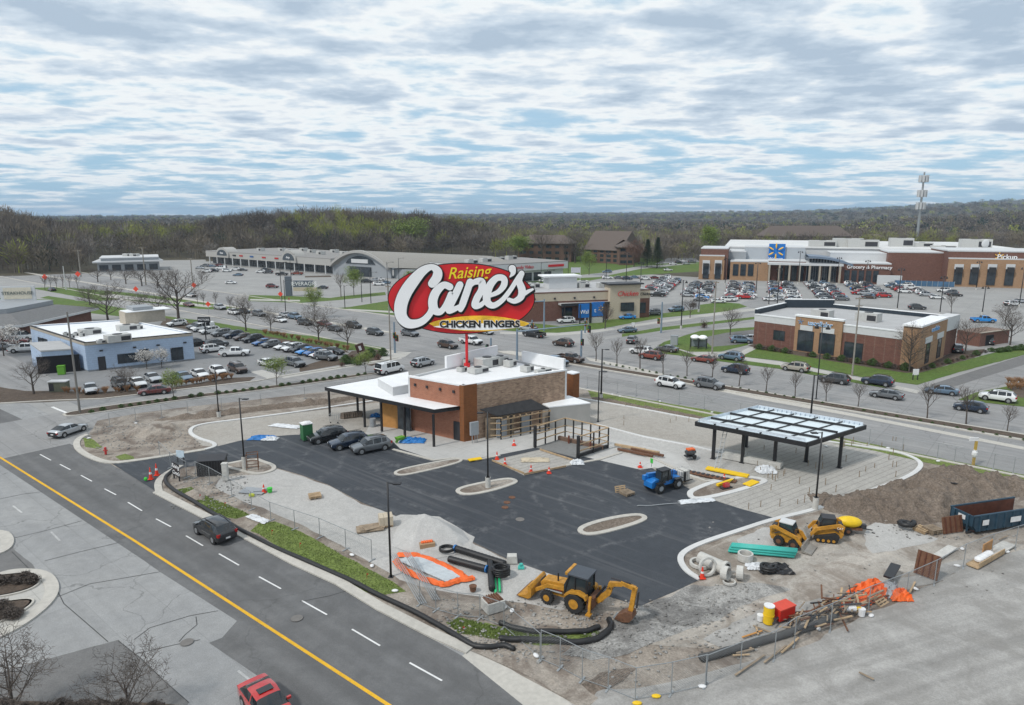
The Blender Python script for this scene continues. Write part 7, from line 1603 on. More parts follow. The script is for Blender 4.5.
# ---------------------------------------------------------------- backhoe loader
m_rust=mat('worn_rusty_steel',(.14,.065,.035),.8,var=.35,scale=3);m_cab=mat('cab_glass',(.03,.04,.045),.08)
pr=G(574,614);pf=G(546,605);hd_=ang(pr,pf)
t=thing('backhoe_loader','yellow backhoe loader with raised rear arm and glazed cab on the muddy ground','backhoe',(pr[0],pr[1],.1),hd_);t.scale=(1.04,)*3
# wheel contact points belong to the left side (camera side); shift the body to the other side
off=Vector((math.sin(hd_),-math.cos(hd_)))*(-.95);off=-off if off.y<0 else off
t.location.x+=off.x;t.location.y+=off.y
def wheel(t,x,y,r,w_,hub,rr=.5,m=m_tyre):
    s=1 if y>0 else -1;o=MB().tube([(0,-w_/2,0),(0,-w_/2+.05,0),(0,w_/2-.05,0),(0,w_/2,0)],[r*.9,r,r,r*.9],20).build('wheel',m,t,loc=(x,y,r))
    q=MB();
    for k in range(18):
        a=2*math.pi*k/18
        q.box((r*math.cos(a),0,r*math.sin(a)-.03),(.06,w_*.9,.06))
    MB().tube([(0,-w_/2-.015,0),(0,w_/2+.015,0)],r*rr,14).build('rim',hub,o);q.build('tread',m,o);return o
for s in (1,-1): wheel(t,0,s*.85,.72,.45,m_yellow);wheel(t,2.15,s*.80,.48,.32,m_yellow)
MB().box((.9,0,.55),(3.6,.8,.45)).build('chassis',m_yellow,t,bevel=.03)
MB().ext([(.75,.95),(2.85,.95),(2.9,1.25),(2.7,1.5),(.75,1.68)],-.42,.42).build('hood',m_yellow,t,bevel=.03);MB().box((2.9,0,.9),(.06,.7,.5)).build('grille',m_dsteel,t)
for s in (1,-1): MB().ext([(-.95,1.25),(-.85,1.5),(-.3,1.66),(.35,1.55),(.75,1.2),(.62,1.15),(.3,1.42),(-.3,1.52),(-.78,1.38),(-.85,1.22)],s*.62,s*1.08).build('fender',m_yellow,t)
MB().ext([(-.75,1.),(.85,1.),(.95,1.7),(.55,2.55),(-.75,2.55)],-.66,.66).build('cab_glass',m_cab,t)
for x_,x2 in ((-.77,-.77),(.1,.06),(.92,.53)):
    for s in (1,-1): MB().bar((x_,s*.68,.95),(x2,s*.68,2.56),.08).build('cab_pillar',m_bsteel,t)
MB().box((-.13,0,2.56),(1.55,1.5,.14)).build('cab_roof',mat('dark_grey_roof',(.06,.07,.085),.5),t,bevel=.03);MB().box((.72,0,2.56),(.22,1.46,.17)).build('roof_visor',m_yellow,t)
MB().tube([(1.6,.2,1.55),(1.6,.2,2.2)],.06,8).build('exhaust',m_bsteel,t)
for s in (1,-1):
    MB().bar((.95,s*.55,1.35),(2.2,s*.6,1.25),.16,.26).bar((2.15,s*.6,1.3),(3.35,s*.6,.55),.16,.24).build('loader_arm',m_yellow,t);MB().tube([(1.1,s*.55,.95),(2.5,s*.6,.95)],.06,8).build('loader_ram',m_steel,t)
MB().ext([(3.3,.25),(3.25,.95),(3.4,1.15),(3.55,1.1),(3.5,.6),(3.75,.32),(4.35,.18),(4.35,.1),(3.5,.1)],-1.15,1.15).build('loader_bucket',m_yellow,t);MB().box((4.38,0,.08),(.14,2.32,.06)).build('bucket_edge',m_rust,t)
MB().box((1.7,.46,1.0),(1.,.05,.12)).build('red_stripe',PNT['red'],t)
MB().box((-1.1,0,.55),(.4,1.7,.7)).build('swing_frame',m_rust,t)
for s in (1,-1): MB().bar((-1.15,s*.8,1.5),(-1.15,s*1.0,.35),.16).box((-1.15,s*1.05,.25),(.35,.4,.1)).build('stabiliser',m_yellow,t)
MB().bar((-1.3,0,.85),(-2.15,0,1.75),.3,.4).bar((-2.1,0,1.65),(-2.35,0,2.5),.28,.38).bar((-2.25,0,2.4),(-3.1,0,2.62),.26,.3).build('boom',m_yellow,t,bevel=.02)
MB().bar((-3.0,0,2.72),(-4.05,0,2.55),.24,.3).bar((-4.0,0,2.65),(-3.75,0,.85),.24,.32).build('stick',m_yellow,t,bevel=.02)
MB().tube([(-2.3,0,2.85),(-3.7,0,2.85)],.07,8).build('boom_ram',m_dsteel,t);MB().tube([(-4.25,0,2.4),(-4.15,0,1.2)],.07,8).build('bucket_ram',m_dsteel,t);MB().tube([(-1.3,.15,1.2),(-1.95,.15,2.2)],.08,8).build('lift_ram',m_bsteel,t)
MB().ext([(-3.95,.9),(-3.5,.85),(-3.05,.55),(-2.75,.2),(-2.8,.12),(-3.3,.05),(-3.8,.2),(-4.05,.55)],-.38,.38).build('bucket',m_rust,t)
mb=MB()
for k in range(5): mb.box((-2.75,-.32+.16*k,.12),(.25,.06,.1))
mb.build('bucket_teeth',m_steel,t)
for s in (1,-1):
    text('CAT',.3,m_bsteel,t,(-2.25,s*.20,2.15),(math.pi/2,0,0 if s<0 else math.pi),.004,'decal');text('CAT',.24,m_bsteel,t,(1.9,s*.445,1.25),(math.pi/2,0,0 if s<0 else math.pi),.004,'decal')
# ---------------------------------------------------------------- blue telehandler
m_tb=mat('machine_blue',(.012,.16,.48),.4,var=.1,coat=.3);m_blk=m_bsteel
t=thing('telehandler','bright blue telescopic handler carrying a wire caged pallet on the dark asphalt','telehandler',(*G(663,489),.1),R(32));wb_=2.3
for s in (1,-1): wheel(t,-1.25,s*.85,.55,.36,m_mgray,.5);wheel(t,1.25,s*.85,.55,.36,m_mgray,.5)
MB().ext([(-2.2,.6),(-2.2,1.2),(-1.6,1.45),(-.2,1.35),(1.9,1.1),(1.95,.6)],-.6,.6).build('chassis',m_tb,t,bevel=.03)
MB().ext([(-1.2,1.1),(-1.2,2.2),(-.9,2.3),(.1,2.3),(.35,1.2)],-.05,-.85).build('cab_glass',m_cab,t);MB().box((-.5,-.45,2.28),(1.3,.9,.1)).build('cab_roof',m_blk,t)
for x_ in (-1.2,-.2,.35): MB().bar((x_,-.88,1.1),(x_*.85,-.88,2.3),.06).build('cab_pillar',m_blk,t)
MB().bar((-2.0,.35,1.75),(1.9,.35,1.35),.34,.4).bar((1.9,.35,1.35),(2.6,.35,.9),.26,.3).build('telescopic_boom',m_tb,t,bevel=.02);MB().box((2.65,0,.3),(.1,1.2,1.1)).build('fork_carriage',m_blk,t)
for s in (-.4,.4): MB().box((3.3,s,.28),(1.2,.12,.06)).build('fork',m_blk,t)
MB().box((-2.05,.55,1.2),(.5,.4,.5)).build('engine_cover',m_tb,t);MB().tube([(-1.1,.7,2.35),(-1.1,.7,2.9)],.02,5).build('flag_staff',m_blk,t);MB().box((-1.1,.7,2.75),(.03,.35,.5)).build('warning_flag',mat('bright_green_flag',(.05,.5,.05),.6),t)
for x_ in (-1.25,1.25):
    for s in (1,-1): MB().box((x_,s*.9,1.12),(1.05,.4,.06)).build('mudguard',m_blk,t)
o=MB();o.box((0,0,0),(1.2,1.1,1.05));ca=thing('caged_pallet','grey wire caged pallet held on the forks of the blue telescopic handler','pallet',(*G(681,483),.45),R(32))
o.build('load',m_cbase,ca,bevel=.03);mb=MB()
for k in range(5):
    for s in (-1,1): mb.bar((-.62+.31*k,s*.58,0),(-.62+.31*k,s*.58,1.15),.03);mb.bar((s*.64,-.56+.28*k,0),(s*.64,-.56+.28*k,1.15),.03)
mb.build('cage',m_steel,ca);MB().box((0,0,-.14),(1.3,1.2,.12)).build('pallet_base',m_wood2,ca)
# ---------------------------------------------------------------- loaders
def skid(px,py,hd,label,track):
    t=thing('tracked_loader' if track else 'skid_steer_loader',label,'loader',(*G(px,py),.1),hd)
    if track:
        for s in (1,-1):
            pr_=[(-.95,.12),(-.75,.0),(.7,.0),(1.0,.25),(.85,.45),(.1,.62),(-.75,.85),(-1.05,.65)];o=MB().ext(pr_,s*.55,s*.95).build('track',m_tyre,t)
            for k in range(4): MB().cyl((-.6+.42*k,s*.97 if s>0 else s*.97-.0,.2),.13,.05*s,8,axis='y').build('roller',m_yellow,o)
    else:
        for s in (1,-1): wheel(t,-.6,s*.72,.42,.3,m_rust);wheel(t,.62,s*.72,.42,.3,m_rust)
    MB().ext([(-1.3,.35),(-1.45,.7),(-1.4,1.35),(-.75,1.5),(.6,1.05),(.95,.75),(.95,.35)],-.55,.55).build('body',m_yellow,t,bevel=.03)
    MB().box((-1.43,0,.55),(.08,.9,.8)).build('rear_grille',m_dsteel,t)
    MB().ext([(-.75,1.2),(-.7,1.98),(.3,2.0),(.55,1.6),(.65,.75),(-.2,.7)],-.46,.46).build('cab_glass',m_cab,t)
    MB().box((-.2,0,1.98),(1.15,1.02,.12)).build('cab_roof',m_lgray if not track else m_dsteel,t,bevel=.03)
    for x_,x2 in ((-.75,-.7),(.68,.32)):
        for s in (1,-1): MB().bar((x_,s*.48,1.),(x2,s*.48,2.0),.08).build('cab_pillar',m_bsteel,t)
    for s in (1,-1):
        MB().ext([(-1.35,1.05),(-1.45,1.5),(-1.1,1.72),(-.9,1.7),(.9,1.2),(1.45,.4),(1.3,.32),(.7,.98),(-.9,1.4)],s*.60,s*.78).build('lift_arm',m_yellow,t);MB().tube([(-1.,s*.7,1.0),(-.2,s*.7,1.45)],.05,6).build('lift_ram',m_dsteel,t)
    MB().ext([(1.35,.02),(1.3,.6),(1.42,.62),(1.55,.2),(2.15,.08),(2.15,.02)],-.95,.95).build('bucket',mat('scoured_steel',(.34,.32,.29),.5,.5,var=.2),t);MB().box((-1.2,.0,1.5),(.3,.6,.1)).build('beacon_bar',m_dsteel,t)
    for s in (1,-1): text('CAT' if track else '262',.26,m_bsteel if not track else m_swh,t,(-1.05,s*.79,1.35),(math.pi/2,0,0 if s<0 else math.pi),.004,'decal')
    return t
skid(788,545,R(-38),'dirty yellow wheeled skid steer loader with a grey roof and bucket lowered',False)
skid(824,539,R(165),'yellow tracked loader with black cab beside the wheeled loader',True)
t=thing('water_tank_trailer','small trailer with a bright yellow tank behind the tracked loader','trailer',(*G(848,533),.1),R(-10))
MB().ball((0,0,1.0),(1.1,.6,.5),14,8).build('tank',mat('bright_yellow_tank',(.75,.50,.01),.5),t,smooth=True);MB().box((0,0,.4),(2.1,.9,.14)).build('frame',m_rust,t)
for s in (1,-1): wheel(t,-.2,s*.6,.32,.18,m_rust)
MB().bar((1.,0,.45),(2.0,0,.35),.08).build('tow_bar',m_bsteel,t);MB().box((1.2,0,.5),(.45,.4,.35)).build('pump',m_dsteel,t)
# ---------------------------------------------------------------- blue skip
A_,B_=G(975,536),G(1044,525);hd_=ang(A_,B_)
t=thing('blue_skip','dark blue open roll off skip with white stickers and a rusty inside','skip',(*A_,.12),hd_);m_skip=mat('skip_blue_paint',(.022,.055,.085),.6,var=.3,scale=1.5)
Ls,Ws,Hs=7.2,2.4,1.75
for y_ in (0,Ws-.1):
    MB().ext([(0,.25),(-.35,.75),(-.35,Hs),(Ls,Hs),(Ls,.25)],y_,y_+.1).build('side_wall',m_skip,t)
    mb=MB();mb.bar((-.38,y_+.05,Hs),(Ls,y_+.05,Hs),.16,.12);mb.build('top_rail',m_skip,t)
    mb=MB()
    for k in range(8): mb.box((.35+.95*k,y_+(-.05 if y_==0 else .15),.3),(.12,.1,Hs-.35))
    mb.build('side_rib',m_skip,t)
mb=MB();mb.add([(0,0,.25),(0,Ws,.25),(-.35,Ws,.75),(-.35,0,.75),(-.35,0,Hs),(-.35,Ws,Hs)],[(0,1,2,3),(3,2,5,4)]);o=mb.build('front_wall',m_skip,t);md=o.modifiers.new('s','SOLIDIFY');md.thickness=.08
MB().box((Ls/2,Ws/2,.22),(Ls,Ws-.24,.08)).build('rusty_floor',mat('dark_rust',(.10,.035,.02),.9,var=.3),t)
for y_ in (.0+.12,Ws-.13): MB().box((Ls/2-.1,y_,.3),(Ls,.03,Hs-.36)).build('rusty_lining',mat('dark_rust',(.10,.035,.02),.9,var=.3),t)
for y_ in (.5,Ws-.5): MB().box((Ls/2-.2,y_,0),(Ls+.6,.16,.22)).build('runner',m_dsteel,t);MB().bar((-.44,y_,.15),(-.44,y_,Hs),.14).build('end_post',m_skip,t)
for x_,z_,w_ in ((.9,1.05,.7),(4.4,.95,1.2)): MB().box((x_,-.12,z_-.2),(w_,.02,.5)).build('sticker',m_wplast,t)
MB().box((-.37,1.2,1.1),(.02,.7,.4)).build('sticker',m_wplast,t)
# ---------------------------------------------------------------- portable toilet, pedestals, bins
t=thing('portable_toilet','green and white portable toilet at the edge of the asphalt by the parked suvs','portable toilet',(*G(307,440),.1),R(-55))
MB().box((0,0,0),(1.25,1.25,2.1)).build('cabin',mat('dark_green_plastic',(.03,.14,.05),.55,var=.12),t,bevel=.03);MB().box((-.64,0,.1),(.04,.95,1.85)).build('door',mat('pale_blue_door',(.42,.52,.60),.5),t);MB().box((0,0,2.1),(1.35,1.35,.1)).ball((0,0,2.2),(.6,.6,.18),10,5).build('roof',m_wplast,t);MB().box((0,0,-.02),(1.3,1.3,.1)).build('base',m_dsteel,t)
t=thing('refuse_bin_screen','black slatted refuse container with sloping lid beside the left lamp pole','container',(*G(213,474),.1),R(10));MB().box((0,0,0),(2.9,1.6,1.7)).build('body',m_bsteel,t,bevel=.04);MB().add([(-1.5,-.85,1.72),(1.5,-.85,1.72),(1.5,.85,1.95),(-1.5,.85,1.95),(-1.5,.85,1.72),(1.5,.85,1.72)],[(0,1,2,3),(3,2,5,4),(0,3,4),(1,5,2)]).build('lid',m_dsteel,t)
mb=MB()
for k in range(10): mb.box((-1.3+.29*k,-.83,.1),(.05,.05,1.5))
mb.build('front_slat',m_dsteel,t)
one('utility_pedestal','white utility pedestal right of the black refuse container','pedestal',MB().box((0,0,0),(.55,.45,1.8)).box((0,0,1.82),(.62,.52,.12)).box((0,-.24,.5),(.3,.03,.6)),m_cbase,(226,481))
t=thing('scaffold_frame','rusty scaffold frame with an orange cone top beside the left lamp pole','scaffold',(*G(253,470),.1),.3)
for x_ in (-.6,.6):
    for y_ in (-.4,.4): MB().box((x_,y_,0),(.08,.08,1.9)).build('upright',m_rust,t)
for z_ in (.4,1.1,1.85): MB().box((0,-.4,z_),(1.3,.06,.06)).box((0,.4,z_),(1.3,.06,.06)).box((.6,0,z_),(.06,.8,.06)).build('cross_rail',m_rust,t)
b=board(177,480,463,476,13,'black banner with white script lettering tied to the fence at the site entrance',m_bsteel,'Raising\nCane\'s',m_swh,size=.62,depth=.05,name='banner',rz=R(-40),shear=.4,kind='banner')
board(181,463,450.5,457.5,8,'pale blue blank board on the entrance fence',mat('pale_blue_board',(.55,.66,.74),.6),None,depth=.06,name='blank_board',rz=R(-15),kind='board')
fence('short chain link panels across the site entrance behind the banner',[(160,456.5),(171,468),(187,478)],feet=True)
def cone(px,py,label,group='traffic cones around the site',h=.8):
    t=thing('traffic_cone',label,'traffic cone',(*G(px,py),.1),0,group);MB().cyl((0,0,.04),.2,h,12,r2=.04).build('cone',m_redc,t);MB().box((0,0,0),(.5,.5,.05)).build('base',m_redc,t);MB().cyl((0,0,.04+h*.42),.137,h*.18,12,r2=.11).build('reflective_band',m_wplast,t);return t
for px,py,l,h in ((151,480,'tall orange cone at the site entrance, left of the pair',1.3),(157,476,'tall orange cone at the site entrance, right of the pair',1.3),(702,579,'orange cone at the asphalt corner beside the concrete rings',.9),(549,474,'small orange cone lower right of the formed bay',.7),(531,473,'orange and white cone lying near the formed bay edge',.8),(514,446,'orange cone in front of the timber lean to',.7),(404,440,'small orange cone by the blue tarpaulin',.5),(640,468,'small red cone at the sidewalk kerb near the blue machine',.6),(724,480,'small red cone on the yellow panels island',.6),(505,466,'orange marker post top left of the formed bay',.9),(497,460,'orange marker post by the walk island',.9)): cone(px,py,l,h=h)
one('green_jug','small bright green jug beside the entrance cones','jug',MB().ball((0,0,.22),(.2,.2,.22)),mat('bright_green_flag',(.05,.5,.05),.6),(146,482))
def hydrant(px,py,l):
    t=thing('fire_hydrant',l,'hydrant',(*G(px,py),.1));MB().cyl((0,0,0),.14,.75,10).ball((0,0,.75),.17).build('barrel',PNT['red'],t);MB().cyl((-.25,0,.5),.08,.5,8,axis='x').build('outlet',PNT['red'],t)
hydrant(106,455,'red fire hydrant on the left corner grass');hydrant(289,300.5,'red fire hydrant on the lawn under the shop listing sign')
# ---------------------------------------------------------------- pipes and materials near the gravel pile
def pipe(a,b,r,m,l,name='pipe',z=None,group=None,cap=None,seg=True):
    A_,B_=G(*a),G(*b);z=z or .1+r;n=14 if seg else 1;pts=[(*lerp(A_,B_,i/ (2*n)),z) for i in range(2*n+1)];rs=[r*(1.0 if i%2 else .93) for i in range(2*n+1)] if seg else [r]*(2*n+1)
    USED.add(l);o=MB().tube(pts,rs,12).build(name,m,smooth=True);tag(o,l,'pipe',group)
    if cap: q=MB().tube([(*B_,z),(*lerp(B_,A_,-.03),z)],r*1.06,12).build('pipe_cap',cap,o);q.parent=o
    return o
m_cap=mat('blue_pipe_cap',(.02,.15,.4),.5);m_teal=mat('teal_pvc_pipe',(.05,.42,.36),.45,var=.05);m_gpvc=mat('green_pvc_pipe',(.02,.42,.16),.45)
pipe((505,568),(456,552.5),.28,m_blackp,'longer black corrugated pipe with a blue cap lying behind the other',cap=m_cap);pipe((449,563),(486,573),.28,m_blackp,'shorter black corrugated pipe with a blue end in front of the longer one',cap=m_cap);pipe((490,566),(492,593),.27,m_blackp,'black corrugated pipe lying towards the camera beside the green pipes',cap=None)
pipe((495,578),(496,599),.10,m_gpvc,'left one of two thin green plastic pipes',seg=False);pipe((499,578),(500,594),.10,m_gpvc,'right one of two thin green plastic pipes',seg=False)
def coil(px,py,R_,r,n,l,m=m_blackp,name='pipe_coil'):
    mb=MB();pts=[];k=28*n
    for i in range(k+1): a=2*math.pi*i/28;pts.append((R_*math.cos(a)*(1+.03*(i%3)),R_*math.sin(a),r+i/28*r*1.6))
    mb.tube(pts,r,6);return one(name,l,'coil',mb,m,(px,py),.1,smooth=True)
coil(447,552,.6,.08,2,'thin black hose coil beside the gravel pile');coil(501,577,.62,.11,4,'thick stack of coiled black pipe beside the crossed pipes')
one('stone_block','pale rough block at the asphalt edge by the pipe coil','block',MB().box((0,0,0),(.9,.7,.6),tp=.85),m_cbase,(512,563));one('drain_fitting','small teal pipe fitting beside the pipe coil','fitting',MB().cyl((0,0,0),.2,.5,10,axis='x').cyl((.25,0,0),.15,.35,8),m_teal,(518,569))
t=thing('drain_box','square concrete drain box with a rusty iron grate on top','drain box',(*G(493,610),.1),.5);MB().box((0,0,0),(1.4,1.2,.8)).build('box',m_cbase,t,bevel=.03);mb=MB()
for k in range(6): mb.box((-.5+.2*k,0,.84),(.08,1.0,.1))
mb.box((0,0,.80),(1.2,1.,.05));mb.build('grate',m_rust,t)
one('clay_pot','small rusty brown bucket beside the orange fabric','bucket',MB().cyl((0,0,0),.22,.4,12,r2=.3),m_rust,(473,592))
t=thing('cable_box','open cardboard box of orange fittings at the foot of the gravel pile','box',(*G(427,548),.1),.3);MB().box((0,0,0),(1.3,.8,.45)).build('carton',mat('cardboard',(.36,.24,.14),.9),t)
for k in range(5): MB().ball((-.4+.2*k,.0,.5),(.13,.2,.12)).build('fitting',m_orange,t)
# orange barrier fabric with pale liner sheets inside
def drape(name,label,pts,w_,m,hh,seed,cat='barrier',px=True):
    P=chaikin([G(*p) for p in pts],2);l=offs(P,w_/2);r=offs(P,-w_/2);mb=MB();rn=random.Random(seed);K=5
    for i in range(len(P)):
        for k in range(K):
            q=lerp(l[i],r[i],k/(K-1));mb.v.append((q[0]+rn.uniform(-.08,.08),q[1]+rn.uniform(-.08,.08),.12+(hh*math.sin(math.pi*k/(K-1))+rn.uniform(0,hh*.7))*(1 if 0<k<K-1 else .2)))
    for i in range(len(P)-1):
        for k in range(K-1): mb.f.append((i*K+k,i*K+k+1,(i+1)*K+k+1,(i+1)*K+k));mb.m.append(0)
    return one(name,label,cat,mb,m,world=(0,0),z=0)
drape('orange_barrier_mesh','upper strip of crumpled orange barrier fabric beside the black pipes',[(398,556),(415,557),(425,559),(440,565),(455,573),(468,581)],.75,m_orange,.16,1);drape('orange_barrier_mesh','lower strip of crumpled orange barrier fabric nearest the fence',[(396,562),(402,570),(418,578),(437,585),(445,587),(458,582),(474,580)],.6,m_orange,.18,2)
for i,(a,b) in enumerate((((402,561),(450,582)),((408,560),(456,580)),((414,560),(462,578)))):
    A_,B_=G(*a),G(*b);d=ang(A_,B_);one('liner_sheet','long pale grey liner board lying inside the orange fabric ring','board',MB().box((0,0,0),(math.dist(A_,B_),.75,.07)),mat('pale_liner',(.46,.50,.52),.6),world=lerp(A_,B_,.5),z=.14+.01*i,rz=d,group='pale liner boards inside the orange fabric')
def pallet(px,py,rz,l,n=1,m=m_wood,tilt=0.,group=None,load=None):
    t=thing('wooden_pallet' if n==1 else 'pallet_stack',l,'pallet',(*G(px,py),.11),rz,group)
    for j in range(n):
        mb=MB()
        for k in range(6): mb.box((0,-.5+.2*k,.1),(1.2,.12,.03))
        for k in (-.5,0,.5): mb.box((k,0,0),(.1,1.1,.1))
        mb.build('deck',m,t,loc=(0,0,.15*j))
    if tilt: t.rotation_euler=(tilt,0,rz);t.location.z=.12
    return t
pallet(315,498,.4,'single orange toned pallet lying on the pale gravel',2);pallet(620,492,.3,'pallet leaning upright against lumber on the dark asphalt',1,tilt=R(70));pallet(627,495,.6,'flat pallet behind the leaning one on the dark asphalt',2,m_wood2)
t=pallet(386,526,.3,'shrink wrapped pallet of pale blocks behind the near lamp pole',1);mb=MB()
for i in range(3):
    for j in range(3): mb.box((-.42+.42*i,-.38+.38*j,.15),(.40,.36,.85))
mb.build('block_load',m_cream,t,bevel=.02);
one('sheet_stack','stack of pale plywood sheets on the gravel by the near lamp pole','sheets',MB().box((0,0,0),(2.4,1.3,.12)).box((.2,.1,.13),(2.2,1.2,.05),rz=.06).box((.1,-.1,.19),(1.4,.9,.05),rz=.3),m_wood2,(370,530),rz=.3)
one('steel_plate','grey steel plate lying on the pale gravel by the red cone','plate',MB().box((0,0,0),(2.6,1.5,.06)).box((.6,.1,.07),(1.2,.7,.1),rz=.4),m_mgray,(254,492),rz=-.2);cone(264,493,'red cone lying on the grey steel plate')
one('green_bucket','green bucket next to the grey steel plate','bucket',MB().cyl((0,0,0),.22,.45,12,r2=.28),mat('bright_green_flag',(.05,.5,.05),.6),(270,493));one('yellow_tool','green and yellow tool case left of the steel plate','tool',MB().box((0,0,0),(.5,.3,.22)),mat('yellow_tool',(.5,.55,.02),.5),(252,497))
# crumpled sheets
def crumple(px,py,sx,sy,h,m,label,cat='tarpaulin',seed=1,name='tarpaulin',rz=0.,z=.1):
    rn=random.Random(seed);mb=MB();n=12
    for i in range(n+1):
        for j in range(n+1):
            u,v=i/n-.5,j/n-.5;e=1-max(abs(u),abs(v))*2;mb.v.append((u*sx+rn.uniform(-.06,.06)*sx,v*sy+rn.uniform(-.06,.06)*sy,max(.02,h*(e**.5)*(.4+.6*rn.random()))))
    for i in range(n):
        for j in range(n): mb.f.append((i*(n+1)+j,(i+1)*(n+1)+j,(i+1)*(n+1)+j+1,i*(n+1)+j+1));mb.m.append(0)
    return one(name,label,cat,mb,m,(px,py),z,rz)
m_btarp=mat('blue_tarp',(.015,.16,.45),.55,var=.2);m_wfab=mat('white_poly_sheet',(.62,.64,.66),.6,var=.12)
crumple(413,442,3.2,1.7,.7,m_btarp,'crumpled blue tarpaulin heap under the flat canopy',seed=3);crumple(262,439,3.2,1.6,.5,m_btarp,'crumpled blue tarpaulin beside the loop kerb',seed=4);crumple(270,440,2.,1.2,.5,m_wfab,'white sheet beside the blue tarpaulin on the asphalt edge',seed=5,name='white_sheet',cat='sheet');crumple(376,417,1.6,1.2,.6,m_btarp,'small blue bundle behind the canopy posts',seed=6)
crumple(697,502,3.6,.9,.3,m_wfab,'white sheet spread at the tip of the long kerbed island',seed=7,name='white_sheet',cat='sheet',rz=.2);crumple(766,472,2.2,1.6,.9,m_wfab,'white sheet bundled over the kerb end under the canopy',seed=8,name='white_sheet',cat='sheet');crumple(577,464,1.6,1.1,.6,m_wfab,'white plastic bundle at the corner of the enclosure slab',seed=9,name='white_sheet',cat='sheet');crumple(285,427,4.5,1.2,.4,m_wfab,'long white sheet bundled on the inner loop kerb',seed=10,name='white_sheet',cat='sheet',rz=-.3);crumple(258,520,2.6,.8,.35,m_wfab,'white sheet blown against the chain link fence on the verge',seed=12,name='white_sheet',cat='sheet',rz=-.6)
one('green_wheelbarrow','bright green wheelbarrow beside the blue tarpaulin heap','wheelbarrow',MB().box((0,0,.35),(.9,.6,.35),tp=1.25).tube([(-.5,-.05,.2),(-.5,.05,.2)],.2,10).bar((.3,.25,.4),(1.,.3,.6),.05).bar((.3,-.25,.4),(1.,-.3,.6),.05).bar((.4,.2,0),(.4,.2,.4),.05).bar((.4,-.2,0),(.4,-.2,.4),.05),mat('bright_green_bin',(.12,.33,.03),.6),(400,443),rz=.8)
crumple(371,437,1.2,.8,.25,mat('bright_green_bin',(.12,.33,.03),.6),'small green sheet behind the middle parked suv',seed=21,name='green_sheet',cat='sheet')
one('grey_barrel','grey barrel standing between the canopy posts','barrel',MB().cyl((0,0,0),.4,1.1,14).ring((0,0,.5),.4,.42,.06),m_mgray,(373,427));
t=thing('shopping_trolley','wire mesh cart standing by the left end canopy post','cart',(*G(335,423),.1));mb=MB()
for k in range(6): mb.bar((-.6+.24*k,-.4,.3),(-.7+.28*k,-.5,1.2),.03).bar((-.6+.24*k,.4,.3),(-.7+.28*k,.5,1.2),.03)
for z_ in (.3,.75,1.2): mb.box((0,-.45,z_),(1.3,.03,.03)).box((0,.45,z_),(1.3,.03,.03)).box((-.65,0,z_),(.03,.9,.03)).box((.65,0,z_),(.03,.9,.03))
mb.build('basket',m_steel,t)
for x_ in (-.5,.5): MB().cyl((x_,-.4,.1),.1,.05,8,axis='y').build('wheel',m_tyre,t)
rn=random.Random(31)
for i in range(9):
    p=lerp(G(343,419),G(360,417),i/8);one('stone_stack','dark stack of paving stones under the left canopy','stones',MB().box((0,0,0),(.7,.5,.5)).box((.05,0,.51),(.6,.45,.25)),m_mound,world=p,rz=rn.uniform(-.3,.3),group='stacks of paving stones under the left canopy')
# yellow panels, grates, lumber by the drive-through canopy
def slab(px,py,d,m,l,rz,name='board',cat='board',z=.18,group=None): return one(name,l,cat,MB().box((0,0,0),d),m,(px,py),z,rz,group,bevel=.01)
m_ybr=mat('bright_yellow_paint',(.78,.50,.01),.6,var=.08)
slab(727,474,(4.6,.9,.16),m_ybr,'stack of long bright yellow panels under the canopy edge',R(-33),'yellow_formwork','formwork');slab(725,485,(2.6,.3,.25),m_ybr,'thin bright yellow beam on the kerbed lane island',R(35),'yellow_beam','beam');slab(751,485,(1.8,.9,.1),m_ybr,'small bright yellow panel at the right end of the lane island',R(40),'yellow_plate','plate');slab(475,461,(1.6,.7,.1),m_ybr,'yellow warning mat at the sidewalk edge in front of the restaurant',R(25),'yellow_mat','mat')
t=thing('slot_drain','long slotted iron trench drain in the pale slab','drain',(*G(710,478),.17),R(-33));MB().box((0,0,0),(5.6,.8,.1)).build('frame',m_rust,t);mb=MB()
for k in range(10): mb.box((-2.4+.53*k,.1,.1),(.3,.5,.06))
mb.build('slot',m_dsteel,t)
t=thing('plate_compactor','small red and black compactor standing on the lane island','compactor',(*G(726,489),.12),.4);MB().box((0,0,0),(1.3,.5,.12)).build('base_plate',m_dsteel,t);MB().box((0,0,.15),(.6,.4,.4)).build('engine',PNT['red'],t);MB().bar((.3,0,.4),(1.1,0,.9),.05).build('handle',m_bsteel,t)
t=thing('mortar_mixer','orange topped black mixer standing on the pale slab behind the blue machine','mixer',(*G(690,460),.2),.3);MB().ball((0,0,.8),(.75,.5,.4),12,6).build('drum',PNT['black'],t);MB().box((0,0,1.05),(.9,.6,.18)).build('cover',m_orange,t)
for s in (1,-1): MB().cyl((.3,.4*s,.25),.25,.1*s,10,axis='y').build('wheel',m_tyre,t)
MB().box((0,0,.25),(1.3,.7,.15)).build('frame',m_dsteel,t)
t=thing('ladder','tall aluminium ladder leaning against the front beam of the steel canopy','ladder',(*G(716,472),.15));tp=G(729,416,4.9);a_=(tp[0]-t.location.x,tp[1]-t.location.y)
for s in (-.22,.22): MB().bar((s,0,0),(a_[0]+s,a_[1],4.75),.06).build('stile',m_steel,t)
mb=MB()
for k in range(1,14): q=k/14;mb.bar((a_[0]*q-.22,a_[1]*q,4.75*q),(a_[0]*q+.22,a_[1]*q,4.75*q),.04)
mb.build('rungs',m_steel,t)
